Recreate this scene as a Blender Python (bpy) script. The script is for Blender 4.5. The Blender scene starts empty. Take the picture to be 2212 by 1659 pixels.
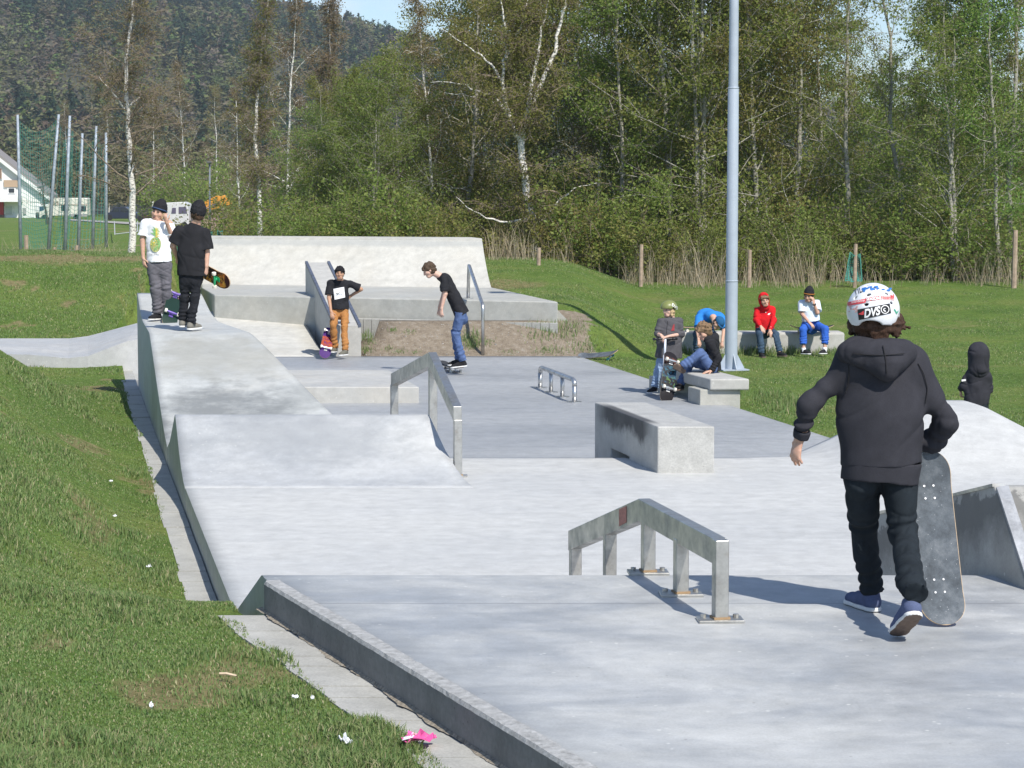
import bpy, bmesh, math, random
import numpy as np
from mathutils import Vector, Matrix, Euler

scene = bpy.context.scene
COL = scene.collection
rng = np.random.default_rng(7)
random.seed(7)

# ------------------------------------------------------------------ camera
CAM_Z = 2.5
FPX = 4800.0                       # focal length in pixels of a 2212 px wide frame
PITCH = math.atan((829.5 - 410.0) / FPX)
cam_d = bpy.data.cameras.new('camera')
cam = bpy.data.objects.new('camera', cam_d)
COL.objects.link(cam)
cam.location = (0, 0, CAM_Z)
cam.rotation_euler = (math.pi / 2 - PITCH, 0, 0)
cam_d.sensor_width = 36.0
cam_d.lens = 36.0 * FPX / 2212.0
cam_d.clip_start = 0.1
cam_d.clip_end = 6000
scene.camera = cam

# ------------------------------------------------------------------ light
SUN_TO = Vector((0.482, -0.876, 0)).normalized()      # horizontal direction towards the sun
SUN_EL = math.radians(48)
sun_vec = Vector((SUN_TO.x * math.cos(SUN_EL), SUN_TO.y * math.cos(SUN_EL), math.sin(SUN_EL)))
sd = bpy.data.lights.new('sun', 'SUN')
sd.energy = 4.6
sd.angle = math.radians(0.53)
sd.color = (1.0, 0.95, 0.87)
sun = bpy.data.objects.new('sun', sd)
COL.objects.link(sun)
sun.rotation_euler = sun_vec.to_track_quat('Z', 'Y').to_euler()
sun.location = (20, -30, 60)

world = bpy.data.worlds.new('World')
scene.world = world
world.use_nodes = True
wn, wl = world.node_tree.nodes, world.node_tree.links
wn.clear()
w_out = wn.new('ShaderNodeOutputWorld')
w_bg = wn.new('ShaderNodeBackground')
w_bg.inputs['Strength'].default_value = 0.12
sky = wn.new('ShaderNodeTexSky')
sky.sky_type = 'NISHITA'
sky.sun_disc = False
sky.sun_elevation = SUN_EL
sky.sun_rotation = math.atan2(SUN_TO.x, SUN_TO.y)
sky.air_density = 1.0
sky.dust_density = 0.3
sky.ozone_density = 1.5
w_tc = wn.new('ShaderNodeTexCoord')
w_map = wn.new('ShaderNodeMapping')
w_map.inputs['Scale'].default_value = (7, 7, 16)
w_noise = wn.new('ShaderNodeTexNoise')
w_noise.inputs['Scale'].default_value = 1.3
w_noise.inputs['Detail'].default_value = 7
w_noise.inputs['Roughness'].default_value = 0.6
w_ramp = wn.new('ShaderNodeValToRGB')
w_ramp.color_ramp.elements[0].position = 0.5
w_ramp.color_ramp.elements[1].position = 0.72
w_ramp.color_ramp.elements[1].color = (0.6, 0.6, 0.6, 1)
w_mix = wn.new('ShaderNodeMixRGB')
w_mix.inputs['Color2'].default_value = (6.6, 7.0, 7.6, 1)
wl.new(w_tc.outputs['Generated'], w_map.inputs['Vector'])
wl.new(w_map.outputs['Vector'], w_noise.inputs['Vector'])
wl.new(w_noise.outputs['Fac'], w_ramp.inputs['Fac'])
wl.new(w_ramp.outputs['Color'], w_mix.inputs['Fac'])
w_tint = wn.new('ShaderNodeMixRGB'); w_tint.blend_type = 'MULTIPLY'; w_tint.inputs['Fac'].default_value = 1.0
w_tint.inputs['Color2'].default_value = (0.84, 0.92, 1.04, 1)
wl.new(sky.outputs['Color'], w_tint.inputs['Color1'])
wl.new(w_tint.outputs['Color'], w_mix.inputs['Color1'])
wl.new(w_mix.outputs['Color'], w_bg.inputs['Color'])
wl.new(w_bg.outputs['Background'], w_out.inputs['Surface'])

vs = scene.view_settings
vs.view_transform = 'Standard'
vs.look = 'None'
vs.gamma = 1
vs.exposure = 0.3
scene.cycles.max_bounces = 6
scene.cycles.diffuse_bounces = 3
scene.cycles.transparent_max_bounces = 6

# ------------------------------------------------------------------ helpers
def ray(x, y):
    r, u = x - 1106.0, -(y - 829.5)
    c, s = math.cos(PITCH), math.sin(PITCH)
    return Vector((r, FPX * c + u * s, -FPX * s + u * c))

def P(x, y, z):
    """photo point (2212 px frame) on the horizontal plane at height z"""
    d = ray(x, y)
    return Vector((0, 0, CAM_Z)) + d * ((z - CAM_Z) / d.z)

def PY(x, y, Y):
    """photo point at distance Y along the view axis"""
    d = ray(x, y)
    return Vector((0, 0, CAM_Z)) + d * (Y / d.y)

def W(u, t, z):
    """park frame: u = metres right of the left border, t = distance, z = height"""
    return Vector((u + 0.96 - 0.2 * t, t, z))

def S(x):
    x = np.clip(x, 0, 1)
    return x * x * (3 - 2 * x)

def tag(o, label=None, cat=None, group=None, kind=None):
    if label: o['label'] = label
    if cat: o['category'] = cat
    if group: o['group'] = group
    if kind: o['kind'] = kind
    return o

def empty(name, loc, label=None, cat=None, group=None):
    o = bpy.data.objects.new(name, None)
    o.empty_display_size = 0.2
    COL.objects.link(o)
    o.location = loc
    return tag(o, label, cat, group)

def mk(name, V, F, mat=None, parent=None, smooth=False, mi=None, local=False):
    """one mesh object from points and faces; V is in world space unless local"""
    me = bpy.data.meshes.new(name)
    V = np.asarray([tuple(v) for v in V] if not isinstance(V, np.ndarray) else V, dtype=np.float32)
    if parent is not None and not local:
        V = V - np.array(parent_loc(parent), dtype=np.float32)
    if isinstance(F, np.ndarray):
        n, k = F.shape
        me.vertices.add(len(V)); me.vertices.foreach_set('co', V.ravel())
        me.loops.add(n * k); me.loops.foreach_set('vertex_index', F.astype(np.int32).ravel())
        me.polygons.add(n)
        me.polygons.foreach_set('loop_start', np.arange(0, n * k, k, dtype=np.int32))
        me.polygons.foreach_set('loop_total', np.full(n, k, dtype=np.int32))
    else:
        me.from_pydata(V.tolist(), [], F)
    mats = mat if isinstance(mat, (list, tuple)) else [mat]
    for m in mats:
        if m: me.materials.append(m)
    if mi is not None:
        me.polygons.foreach_set('material_index', np.asarray(mi, dtype=np.int32))
    if smooth:
        me.polygons.foreach_set('use_smooth', np.array([p.loop_total <= 4 for p in me.polygons], dtype=bool) if len(me.polygons) < 3000 else np.ones(len(me.polygons), dtype=bool))
    me.update(calc_edges=True)
    me.validate()
    o = bpy.data.objects.new(name, me)
    COL.objects.link(o)
    if parent is not None:
        o.parent = parent
    return o

def parent_loc(o):
    l = Vector(o.location)
    while o.parent is not None:
        o = o.parent
        l = l + Vector(o.location)
    return l

def bevel(o, w=0.01, seg=2, ang=25):
    bm = bmesh.new(); bm.from_mesh(o.data)
    bmesh.ops.recalc_face_normals(bm, faces=bm.faces)
    ed = [e for e in bm.edges if len(e.link_faces) == 2 and e.calc_face_angle(0) > math.radians(ang)]
    bmesh.ops.bevel(bm, geom=ed, offset=w, segments=seg, profile=0.5, affect='EDGES', clamp_overlap=True)
    bm.to_mesh(o.data); bm.free()
    return o

def fixn(o):
    bm = bmesh.new(); bm.from_mesh(o.data)
    bmesh.ops.recalc_face_normals(bm, faces=bm.faces)
    bm.to_mesh(o.data); bm.free()
    return o

class MB:
    """collects shapes and links them as one mesh object"""
    def __init__(s): s.V, s.F = [], []
    def add(s, V, F):
        b = len(s.V); s.V += [tuple(v) for v in V]; s.F += [[i + b for i in f] for f in F]
        return s
    def box(s, c, size, M=None):
        x, y, z = size[0] / 2, size[1] / 2, size[2] / 2
        V = [Vector((a, b, d)) for d in (-z, z) for a, b in ((-x, -y), (x, -y), (x, y), (-x, y))]
        if M is not None: V = [M @ v for v in V]
        V = [v + Vector(c) for v in V]
        return s.add(V, [[3, 2, 1, 0], [4, 5, 6, 7], [0, 1, 5, 4], [1, 2, 6, 5], [2, 3, 7, 6], [3, 0, 4, 7]])
    def bar(s, a, b, w, h, up=Vector((0, 0, 1))):
        a, b = Vector(a), Vector(b)
        d = (b - a).normalized(); e = d.cross(up)
        e = e.normalized() if e.length > 1e-5 else Vector((1, 0, 0)); n = e.cross(d)
        V = [p + e * (i * w / 2) + n * (j * h / 2) for p in (a, b) for i, j in ((-1, -1), (1, -1), (1, 1), (-1, 1))]
        return s.add(V, [[0, 1, 2, 3], [7, 6, 5, 4], [0, 4, 5, 1], [1, 5, 6, 2], [2, 6, 7, 3], [3, 7, 4, 0]])
    def tube(s, pts, radii, n=8, caps=True):
        V, F = tube_arrays([Vector(p) for p in pts], radii, n, caps)
        return s.add(V, F)
    def cyl(s, a, b, r, n=14, r2=None):
        return s.tube([a, b], [r, r if r2 is None else r2], n)
    def build(s, name, mat, parent=None, smooth=False, local=False, bev=0):
        o = mk(name, s.V, s.F, mat, parent, smooth, local=local)
        fixn(o)
        if bev: bevel(o, bev)
        return o

def tube_arrays(pts, radii, n=8, caps=True):
    V, F = [], []
    up = Vector((0, 0, 1))
    prev = None
    m = len(pts)
    for i, p in enumerate(pts):
        d = (pts[min(i + 1, m - 1)] - pts[max(i - 1, 0)])
        d = d.normalized() if d.length > 1e-9 else Vector((0, 0, 1))
        e = prev - d * prev.dot(d) if prev is not None else d.cross(up if abs(d.z) < 0.95 else Vector((1, 0, 0)))
        if e.length < 1e-6: e = d.orthogonal()
        e.normalize(); prev = e
        g = d.cross(e)
        r = radii[i] if hasattr(radii, '__len__') else radii
        for k in range(n):
            a = 2 * math.pi * k / n
            V.append(p + e * (r * math.cos(a)) + g * (r * math.sin(a)))
    for i in range(m - 1):
        for k in range(n):
            F.append([i * n + k, i * n + (k + 1) % n, (i + 1) * n + (k + 1) % n, (i + 1) * n + k])
    if caps:
        F.append(list(range(n))[::-1]); F.append([(m - 1) * n + k for k in range(n)])
    return V, F

def skirt(o, z):
    """drop a wall from the rim of a sheet down to height z"""
    bm = bmesh.new(); bm.from_mesh(o.data)
    be = [e for e in bm.edges if e.is_boundary]
    r = bmesh.ops.extrude_edge_only(bm, edges=be)
    for v in r['geom']:
        if isinstance(v, bmesh.types.BMVert): v.co.z = z
    for f in r['geom']:
        if isinstance(f, bmesh.types.BMFace): f.smooth = False
    bmesh.ops.recalc_face_normals(bm, faces=bm.faces)
    bm.to_mesh(o.data); bm.free()
    return o

def sheet(name, us, ts, fn, mat, keep=None, parent=None, bottom=-0.9, smooth=True):
    """height sheet over a park-frame grid with walls down to bottom"""
    V = []; idx = {}
    for i, t in enumerate(ts):
        for j, u in enumerate(us):
            V.append(fn(u, t))
    n = len(us); F = []
    for i in range(len(ts) - 1):
        for j in range(n - 1):
            if keep is None or keep((us[j] + us[j + 1]) / 2, (ts[i] + ts[i + 1]) / 2):
                F.append([i * n + j, i * n + j + 1, (i + 1) * n + j + 1, (i + 1) * n + j])
    o = mk(name, V, F, mat, parent, smooth)
    bm = bmesh.new(); bm.from_mesh(o.data)
    bmesh.ops.delete(bm, geom=[v for v in bm.verts if not v.link_faces], context='VERTS')
    bm.to_mesh(o.data); bm.free()
    skirt(o, bottom)
    return o

def copy_tree(o, parent=None):
    c = o.copy(); COL.objects.link(c); c.parent = parent
    for ch in list(o.children): copy_tree(ch, c)
    return c

# ------------------------------------------------------------------ materials
def nodes(name):
    m = bpy.data.materials.new(name); m.use_nodes = True
    nt = m.node_tree
    return m, nt.nodes, nt.links, nt.nodes['Principled BSDF']

def setin(b, **kw):
    for k, v in kw.items():
        n = k.replace('_', ' ')
        if n in b.inputs: b.inputs[n].default_value = v

def noise(N, L, scale, detail=4, rough=0.55, vec=None, dist=0.0):
    t = N.new('ShaderNodeTexNoise')
    t.inputs['Scale'].default_value = scale; t.inputs['Detail'].default_value = detail
    t.inputs['Roughness'].default_value = rough; t.inputs['Distortion'].default_value = dist
    if vec is not None: L.new(vec, t.inputs['Vector'])
    return t.outputs['Fac']

def ramp(N, L, fac, stops):
    r = N.new('ShaderNodeValToRGB')
    e = r.color_ramp.elements
    while len(e) < len(stops): e.new(0.5)
    for i, (p, c) in enumerate(stops):
        e[i].position = p
        e[i].color = (c, c, c, 1) if isinstance(c, (int, float)) else (*c, 1)
    L.new(fac, r.inputs['Fac'])
    return r.outputs['Color']

def mixc(N, L, fac, a, b, mode='MIX'):
    m = N.new('ShaderNodeMixRGB'); m.blend_type = mode
    for s, v in (('Fac', fac), ('Color1', a), ('Color2', b)):
        if isinstance(v, bpy.types.NodeSocket): L.new(v, m.inputs[s])
        elif isinstance(v, (int, float)): m.inputs[s].default_value = v if s == 'Fac' else (v, v, v, 1)
        else: m.inputs[s].default_value = (*v, 1)
    return m.outputs['Color']

def math_n(N, L, op, a, b=0.0):
    m = N.new('ShaderNodeMath'); m.operation = op
    for i, v in enumerate((a, b)):
        if isinstance(v, bpy.types.NodeSocket): L.new(v, m.inputs[i])
        else: m.inputs[i].default_value = v
    return m.outputs[0]

def bump(N, L, b, h, strength=0.3, dist=0.01):
    n = N.new('ShaderNodeBump'); n.inputs['Strength'].default_value = strength
    n.inputs['Distance'].default_value = dist
    L.new(h, n.inputs['Height']); L.new(n.outputs['Normal'], b.inputs['Normal'])

def wpos(N):
    return N.new('ShaderNodeNewGeometry').outputs['Position']

def plain(name, col, rough=0.6, metal=0.0, var=0.15, scale=30, bmp=0.0, spec=None):
    m, N, L, b = nodes(name)
    tc = N.new('ShaderNodeTexCoord').outputs['Object']
    f = noise(N, L, scale, 4, 0.6, tc)
    lo = tuple(c * (1 - var) for c in col); hi = tuple(min(1, c * (1 + var)) for c in col)
    L.new(ramp(N, L, f, [(0.3, lo), (0.7, hi)]), b.inputs['Base Color'])
    setin(b, Roughness=rough, Metallic=metal)
    if spec is not None: b.inputs['Specular IOR Level'].default_value = spec
    if bmp: bump(N, L, b, f, bmp, 0.01)
    return m

def concrete(name, base=(0.44, 0.44, 0.44), dark=(0.25, 0.27, 0.31), amount=0.5, warm=0.0, rough=0.6,
             stretch=(1, 1, 1), blot=0.5, grain=0.5, joints=(), extra=None):
    """cast concrete: cloudy polish marks, fine speckle, pits, pale scuffs, saw cuts"""
    m, N, L, b = nodes(name)
    pos = wpos(N)
    mp = N.new('ShaderNodeMapping'); mp.inputs['Scale'].default_value = stretch
    L.new(pos, mp.inputs['Vector'])
    big = noise(N, L, blot, 8, 0.68, mp.outputs['Vector'], 0.4)
    c = mixc(N, L, ramp(N, L, big, [(0.40, 0.0), (0.62, amount)]), base, dark)
    streak_m = N.new('ShaderNodeMapping'); streak_m.inputs['Scale'].default_value = (0.35, 2.6, 1.5)
    L.new(pos, streak_m.inputs['Vector'])
    st = noise(N, L, 1.6, 6, 0.65, streak_m.outputs['Vector'], 0.3)
    c = mixc(N, L, ramp(N, L, st, [(0.42, 0.0), (0.68, 0.24)]), c, tuple(x * 1.22 for x in base))
    med = noise(N, L, 6.0, 5, 0.7, pos)
    c = mixc(N, L, 0.75, c, ramp(N, L, med, [(0.3, 0.8), (0.7, 1.12)]), 'MULTIPLY')
    fine = noise(N, L, 90.0, 3, 0.7, pos)
    c = mixc(N, L, grain, c, ramp(N, L, fine, [(0.3, 0.82), (0.7, 1.15)]), 'MULTIPLY')
    if warm:
        wn_ = noise(N, L, 1.1, 4, 0.6, pos)
        c = mixc(N, L, ramp(N, L, wn_, [(0.45, 0.0), (0.7, warm)]), c, (0.47, 0.42, 0.34))
    # pale chips and dark specks
    vo = N.new('ShaderNodeTexVoronoi'); vo.inputs['Scale'].default_value = 11.0
    L.new(pos, vo.inputs['Vector'])
    chip = ramp(N, L, vo.outputs['Distance'], [(0.0, 1.0), (0.07, 1.0), (0.11, 0.0)])
    sel = noise(N, L, 0.9, 3, 0.6, pos)
    chip = math_n(N, L, 'MULTIPLY', chip, ramp(N, L, sel, [(0.40, 0.0), (0.55, 0.7)]))
    c = mixc(N, L, chip, c, (0.62, 0.62, 0.6))
    vd = N.new('ShaderNodeTexVoronoi'); vd.inputs['Scale'].default_value = 7.0
    L.new(pos, vd.inputs['Vector'])
    c = mixc(N, L, ramp(N, L, vd.outputs['Distance'], [(0.0, 0.5), (0.03, 0.4), (0.05, 0.0)]), c, (0.12, 0.11, 0.1))
    sx = N.new('ShaderNodeSeparateXYZ'); L.new(pos, sx.inputs[0])
    for ax, v0 in joints:
        d = math_n(N, L, 'ABSOLUTE', math_n(N, L, 'SUBTRACT', sx.outputs[ax], v0))
        c = mixc(N, L, ramp(N, L, d, [(0.0, 0.6), (0.004, 0.6), (0.007, 0.0)]), c, (0.13, 0.13, 0.14))
    if extra: c = extra(N, L, pos, sx, c)
    c = mixc(N, L, 1.0, c, (1.0, 1.0, 0.972), 'MULTIPLY')
    L.new(c, b.inputs['Base Color'])
    L.new(ramp(N, L, big, [(0.35, rough + 0.15), (0.65, rough - 0.1)]), b.inputs['Roughness'])
    b.inputs['Specular IOR Level'].default_value = 0.35
    h = mixc(N, L, 0.5, fine, med)
    bump(N, L, b, h, 0.22, 0.006)
    return m
# ------------------------------------------------------------------ materials of the park
def stain_extra(cx, cy, rx, ry, strength, col):
    """a stain with a shape of its own, worn into the slab at one place"""
    def f(N, L, pos, sx, c):
        nz = N.new('ShaderNodeTexNoise'); nz.inputs['Scale'].default_value = 2.4; nz.inputs['Detail'].default_value = 7
        nz.inputs['Roughness'].default_value = 0.68
        L.new(pos, nz.inputs['Vector'])
        a = math_n(N, L, 'DIVIDE', math_n(N, L, 'SUBTRACT', sx.outputs[0], cx), rx)
        b_ = math_n(N, L, 'DIVIDE', math_n(N, L, 'SUBTRACT', sx.outputs[1], cy), ry)
        r2 = math_n(N, L, 'ADD', math_n(N, L, 'MULTIPLY', a, a), math_n(N, L, 'MULTIPLY', b_, b_))
        v = math_n(N, L, 'ADD', r2, math_n(N, L, 'MULTIPLY', math_n(N, L, 'SUBTRACT', nz.outputs['Fac'], 0.5), 3.2))
        return mixc(N, L, ramp(N, L, v, [(0.05, strength), (0.5, strength * 0.6), (1.25, 0.0)]), c, col)
    return f

def chain(*fs):
    def f(N, L, pos, sx, c):
        for g in fs: c = g(N, L, pos, sx, c)
        return c
    return f

M = {}
M['tyre'] = plain('tyre rubber', (0.02, 0.02, 0.02), 0.9)
LIGHT = (0.50, 0.50, 0.495)
M['deck'] = concrete('polished deck concrete', (0.455, 0.46, 0.46), (0.26, 0.275, 0.30), 0.72, rough=0.5, stretch=(0.8, 1.1, 1), blot=1.1,
                     joints=((1, 10.12),))
M['light'] = concrete('pale brushed concrete', LIGHT, (0.42, 0.425, 0.43), 0.3, rough=0.62, stretch=(0.5, 1, 1))
M['grey'] = concrete('grey polished concrete', (0.345, 0.355, 0.37), (0.25, 0.262, 0.285), 0.7, rough=0.5, stretch=(0.4, 0.8, 1), blot=0.45)
M['hip'] = concrete('hip concrete', (0.48, 0.485, 0.49), (0.33, 0.345, 0.37), 0.6, rough=0.6,
                    extra=stain_extra(-1.9, 19.75, 1.15, 0.75, 0.55, (0.25, 0.262, 0.28)))
M['stained'] = concrete('stained concrete', (0.48, 0.49, 0.485), (0.36, 0.375, 0.38), 0.55, warm=0.25, rough=0.65,
                        extra=chain(stain_extra(-3.0, 23.0, 0.85, 1.3, 0.8, (0.17, 0.18, 0.185)),
                                    stain_extra(-3.4, 25.2, 1.0, 1.1, 0.5, (0.29, 0.28, 0.24)), stain_extra(-2.3, 23.6, 0.5, 0.7, 0.5, (0.2, 0.21, 0.21))))
M['white'] = concrete('pale cast concrete', (0.53, 0.52, 0.49), (0.42, 0.415, 0.39), 0.4, warm=0.2, rough=0.7, blot=0.8)
M['wall'] = concrete('weathered cast wall', (0.44, 0.435, 0.405), (0.33, 0.325, 0.29), 0.6, warm=0.3, rough=0.7, blot=1.4)
M['paver'] = concrete('paving slab concrete', (0.40, 0.395, 0.375), (0.32, 0.315, 0.295), 0.5, rough=0.8, blot=2.0, grain=0.9)
M['ledge'] = concrete('ledge concrete', (0.40, 0.40, 0.395), (0.31, 0.31, 0.31), 0.5, rough=0.65, blot=2.0, grain=1.0)
M['bench'] = concrete('bench concrete', (0.46, 0.45, 0.43), (0.36, 0.355, 0.335), 0.4, rough=0.7, blot=1.5)

def steel(name, col=(0.50, 0.49, 0.46), rough=0.38, rust=0.3, metal=0.9):
    m, N, L, b = nodes(name)
    pos = wpos(N)
    f = noise(N, L, 7, 6, 0.7, pos)
    c = ramp(N, L, f, [(0.3, tuple(x * 0.62 for x in col)), (0.55, col), (0.8, tuple(min(1, x * 1.25) for x in col))])
    r = noise(N, L, 16, 5, 0.7, pos)
    c = mixc(N, L, ramp(N, L, r, [(0.58, 0.0), (0.74, rust)]), c, (0.22, 0.15, 0.08))
    L.new(c, b.inputs['Base Color'])
    L.new(ramp(N, L, f, [(0.3, rough + 0.2), (0.7, rough - 0.08)]), b.inputs['Roughness'])
    b.inputs['Metallic'].default_value = metal
    g = noise(N, L, 60, 3, 0.6, pos)
    bump(N, L, b, g, 0.12, 0.003)
    return m
M['steel'] = steel('worn stainless steel')
M['pole'] = plain('dull galvanised pole', (0.36, 0.41, 0.475), 0.5, var=.06, scale=6, bmp=.05)
M['steel_clean'] = steel('galvanised pipe', (0.58, 0.58, 0.57), 0.3, 0.15)
M['galv'] = steel('galvanised pole steel', (0.36, 0.41, 0.47), 0.6, 0.0, 0.25)
M['darksteel'] = steel('dark steel edge', (0.13, 0.15, 0.20), 0.45, 0.1, 0.4)
M['rust'] = plain('rusty weld', (0.30, 0.20, 0.11), 0.8)
M['red_paint'] = plain('faded red sticker', (0.42, 0.17, 0.13), 0.7, var=0.3, scale=60)

def frange(a, b, n):
    return [a + (b - a) * i / (n - 1) for i in range(n)]

def interp(tab):
    xs = [a for a, _ in tab]; ys = [b for _, b in tab]
    def f(t):
        if t <= xs[0]: return ys[0]
        for i in range(len(xs) - 1):
            if t <= xs[i + 1]:
                return ys[i] + (ys[i + 1] - ys[i]) * (t - xs[i]) / (xs[i + 1] - xs[i])
        return ys[-1]
    return f

# ------------------------------------------------------------------ plaza floor: pale upper level, bank down to the grey level, round bank on the right
def floor_z(u, t):
    X = u + 0.96 - 0.2 * t
    z = -0.35 * float(S((t - 20.62) / 1.5))
    q = 0.445 * float(S((X - 2.85) / 1.1)) * float(S((t - 18.9) / 2.3)) * (1 - 0.9 * float(S((X - 4.4) / 1.0)))
    if X > 2.2 and t > 20.62:
        z += (0.0 - z) * float(S((X - 2.2) / 0.9)) * (1 if t < 21.8 else 0)
    return W(u, t, z + q)

us = frange(0, 7.8, 66) + [8.4, 9.0, 9.6]
ts1 = sorted(set(frange(12.9, 18.8, 20) + frange(18.9, 21.7, 29)))
o = sheet('plaza_floor', us, ts1, floor_z, M['light'], keep=lambda u, t: t < 20.7 or u + 0.96 - 0.2 * t > 2.2)
tag(o, kind='structure')
ts2 = sorted(set(frange(20.62, 22.2, 12) + frange(22.5, 38.1, 40)))
def grey_z(u, t):
    return W(u, t, -0.35 * float(S((t - 20.62) / 1.5)) - (0.3 if (t < 21.9 and u + 0.96 - 0.2 * t > 2.6) else 0) - (0.004 if t < 22.3 else 0))
o = sheet('grey_plaza_floor', frange(0.003, 7.8, 40), ts2, grey_z, M['grey'])
tag(o, kind='structure')

# ------------------------------------------------------------------ raised deck in the foreground
DZ = 0.6
e1, e0 = P(575, 1257, DZ), P(1240, 1659, DZ)
ed = (e0 - e1) / (e0.y - e1.y)                      # edge direction per metre towards the camera
def deck_left(t):
    return e1.x + ed.x * (t - e1.y) if t <= e1.y else e1.x + (-1.665 - e1.x) * (t - e1.y) / (13.0 - e1.y)
deck_prof = interp([(2, DZ), (10.86, DZ), (10.94, DZ - .012), (11.05, DZ - .045), (12.8, 0.03), (13.05, -0.004)])
tsd = frange(2, 10.8, 24) + [10.86, 10.94, 11.05, 11.4, 12.0, 12.5, 12.8, 13.05]
V, F = [], []
nu = 24
for t in tsd:
    xl, xr = deck_left(t), 9.0
    for j in range(nu):
        k = j / (nu - 1)
        V.append((xl + (xr - xl) * k, t, deck_prof(t)))
for i in range(len(tsd) - 1):
    for j in range(nu - 1):
        F.append([i * nu + j, i * nu + j + 1, (i + 1) * nu + j + 1, (i + 1) * nu + j])
o = mk('raised_deck', V, F, M['deck'], smooth=True)
skirt(o, -0.9)
tag(o, 'grey polished concrete deck in the foreground that the helmeted boy walks on', 'skate ramp')
# worn nosing along the left rim of the deck (rough pale strip) 
m, N_, L_, b_ = nodes('chipped nosing concrete')
pos = wpos(N_)
f1 = noise(N_, L_, 26, 6, 0.75, pos)
L_.new(ramp(N_, L_, f1, [(0.3, (0.22, 0.22, 0.21)), (0.5, (0.36, 0.36, 0.35)), (0.72, (0.52, 0.52, 0.51))]), b_.inputs['Base Color'])
setin(b_, Roughness=0.85); bump(N_, L_, b_, f1, 0.6, 0.02)
M['nosing'] = m
m, N_, L_, b_ = nodes('shade-darkened wall concrete')  # deck side wall: its shade is put into the colour as darker concrete
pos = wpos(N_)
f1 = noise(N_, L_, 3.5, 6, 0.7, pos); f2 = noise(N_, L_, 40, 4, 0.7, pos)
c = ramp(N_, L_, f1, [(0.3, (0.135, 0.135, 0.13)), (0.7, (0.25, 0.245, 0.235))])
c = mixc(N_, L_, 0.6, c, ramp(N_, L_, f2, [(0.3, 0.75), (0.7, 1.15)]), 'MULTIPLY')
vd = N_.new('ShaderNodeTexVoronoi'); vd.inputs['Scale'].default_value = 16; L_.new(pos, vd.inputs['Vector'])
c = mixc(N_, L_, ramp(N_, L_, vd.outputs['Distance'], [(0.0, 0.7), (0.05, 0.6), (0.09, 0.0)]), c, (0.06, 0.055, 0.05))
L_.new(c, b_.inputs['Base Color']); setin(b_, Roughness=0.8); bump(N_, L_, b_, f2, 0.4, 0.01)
M['shadewall'] = m
V, F = [], []
rs = np.random.default_rng(3)
for i, t in enumerate(frange(2, e1.y + 0.03, 260)):
    xl = deck_left(min(t, e1.y))
    j1, j2, j3 = rs.normal(0, 0.004), rs.normal(0, 0.0025), rs.normal(0, 0.003)
    V += [(xl - 0.012, t, -0.5), (xl - 0.012, t, DZ - 0.012 + j2 * .4), (xl - 0.002 + j3 * .4, t, DZ + 0.003), (xl + 0.07 + j1 * .6, t, DZ + 0.005), (xl + 0.078 + j1 * .6, t, DZ - 0.02)]
    if i:
        b = (i - 1) * 5
        for k in range(4): F.append([b + k, b + 5 + k, b + 6 + k, b + 1 + k])
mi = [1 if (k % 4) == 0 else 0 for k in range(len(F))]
o2 = mk('deck_curb', V, F, [M['nosing'], M['shadewall']], o, smooth=False, mi=mi)

# ------------------------------------------------------------------ hip with its two banks
prof = interp([(18.55, 0.003), (18.8, 0.025), (19.1, 0.085), (19.5, 0.21), (20.02, 0.44), (20.12, 0.463), (20.2, 0.44), (21.2, 0.1), (21.75, -0.02)])
ts = sorted(set(frange(18.55, 19.6, 12) + [19.8, 20.02, 20.07, 20.12, 20.2] + frange(20.5, 21.75, 6)))
def hip_z(k, t):
    ur = interp([(18.55, 2.43), (20.1, 2.30), (21.75, 2.5)])(t)
    return W(-0.003 + (ur + 0.003) * k, t, prof(t))
o = sheet('skate_hip', frange(0, 1, 24), ts, hip_z, M['hip'])
tag(o, 'low pale concrete hip with worn grey face, left of the long steel rail', 'skate ramp')

# ------------------------------------------------------------------ tall left bank with the platform two boys stand on
prof_l = interp([(21.72, -0.03), (22.2, 0.02), (22.8, 0.12), (23.5, 0.26), (25.6, 0.715), (26.05, 0.80), (26.2, 0.82), (28.2, 0.82), (28.7, 0.835), (29.3, 0.89), (30.2, 1.05), (30.45, 1.09), (30.6, 1.085)])
wid_l = interp([(21.72, 2.15), (22.9, 1.80), (26.2, 1.18), (28.2, 0.97), (30.6, 0.86)])
ts = sorted(set(frange(21.72, 23.6, 14) + frange(23.9, 26.0, 8) + [26.05, 26.2, 26.4] + frange(26.8, 30.6, 16)))
o = sheet('tall_bank', frange(0, 1, 20), ts, lambda k, t: W(-0.006 + (wid_l(t) + 0.006) * k, t, prof_l(t)), M['stained'])
tag(o, 'tall stained concrete bank with a platform on top where two boys stand', 'skate ramp')

# low manual pad between the tall bank and the grey floor
pz = P(905, 836, -0.135)
o = MB()
uf = pz.x - 0.96 + 0.2 * pz.y
tf, tb = pz.y, 32.5
V = [W(0.9, tf, -0.6), W(uf, tf, -0.6), W(uf, tb, -0.6), W(0.9, tb, -0.6), W(0.9, tf, -0.135), W(uf, tf, -0.135), W(uf, tb, -0.135), W(0.9, tb, -0.135)]
o.add(V, [[3, 2, 1, 0], [4, 5, 6, 7], [0, 1, 5, 4], [1, 2, 6, 5], [2, 3, 7, 6], [3, 0, 4, 7]])
m, N_, L_, b_ = nodes('pad concrete')
o = o.build('manual_pad', concrete('manual pad concrete', (0.47, 0.465, 0.45), (0.34, 0.345, 0.345), 0.5, warm=0.25), bev=0.012)
tag(o, 'low flat concrete pad on the grey floor behind the long steel rail', 'skate ramp')

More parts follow.
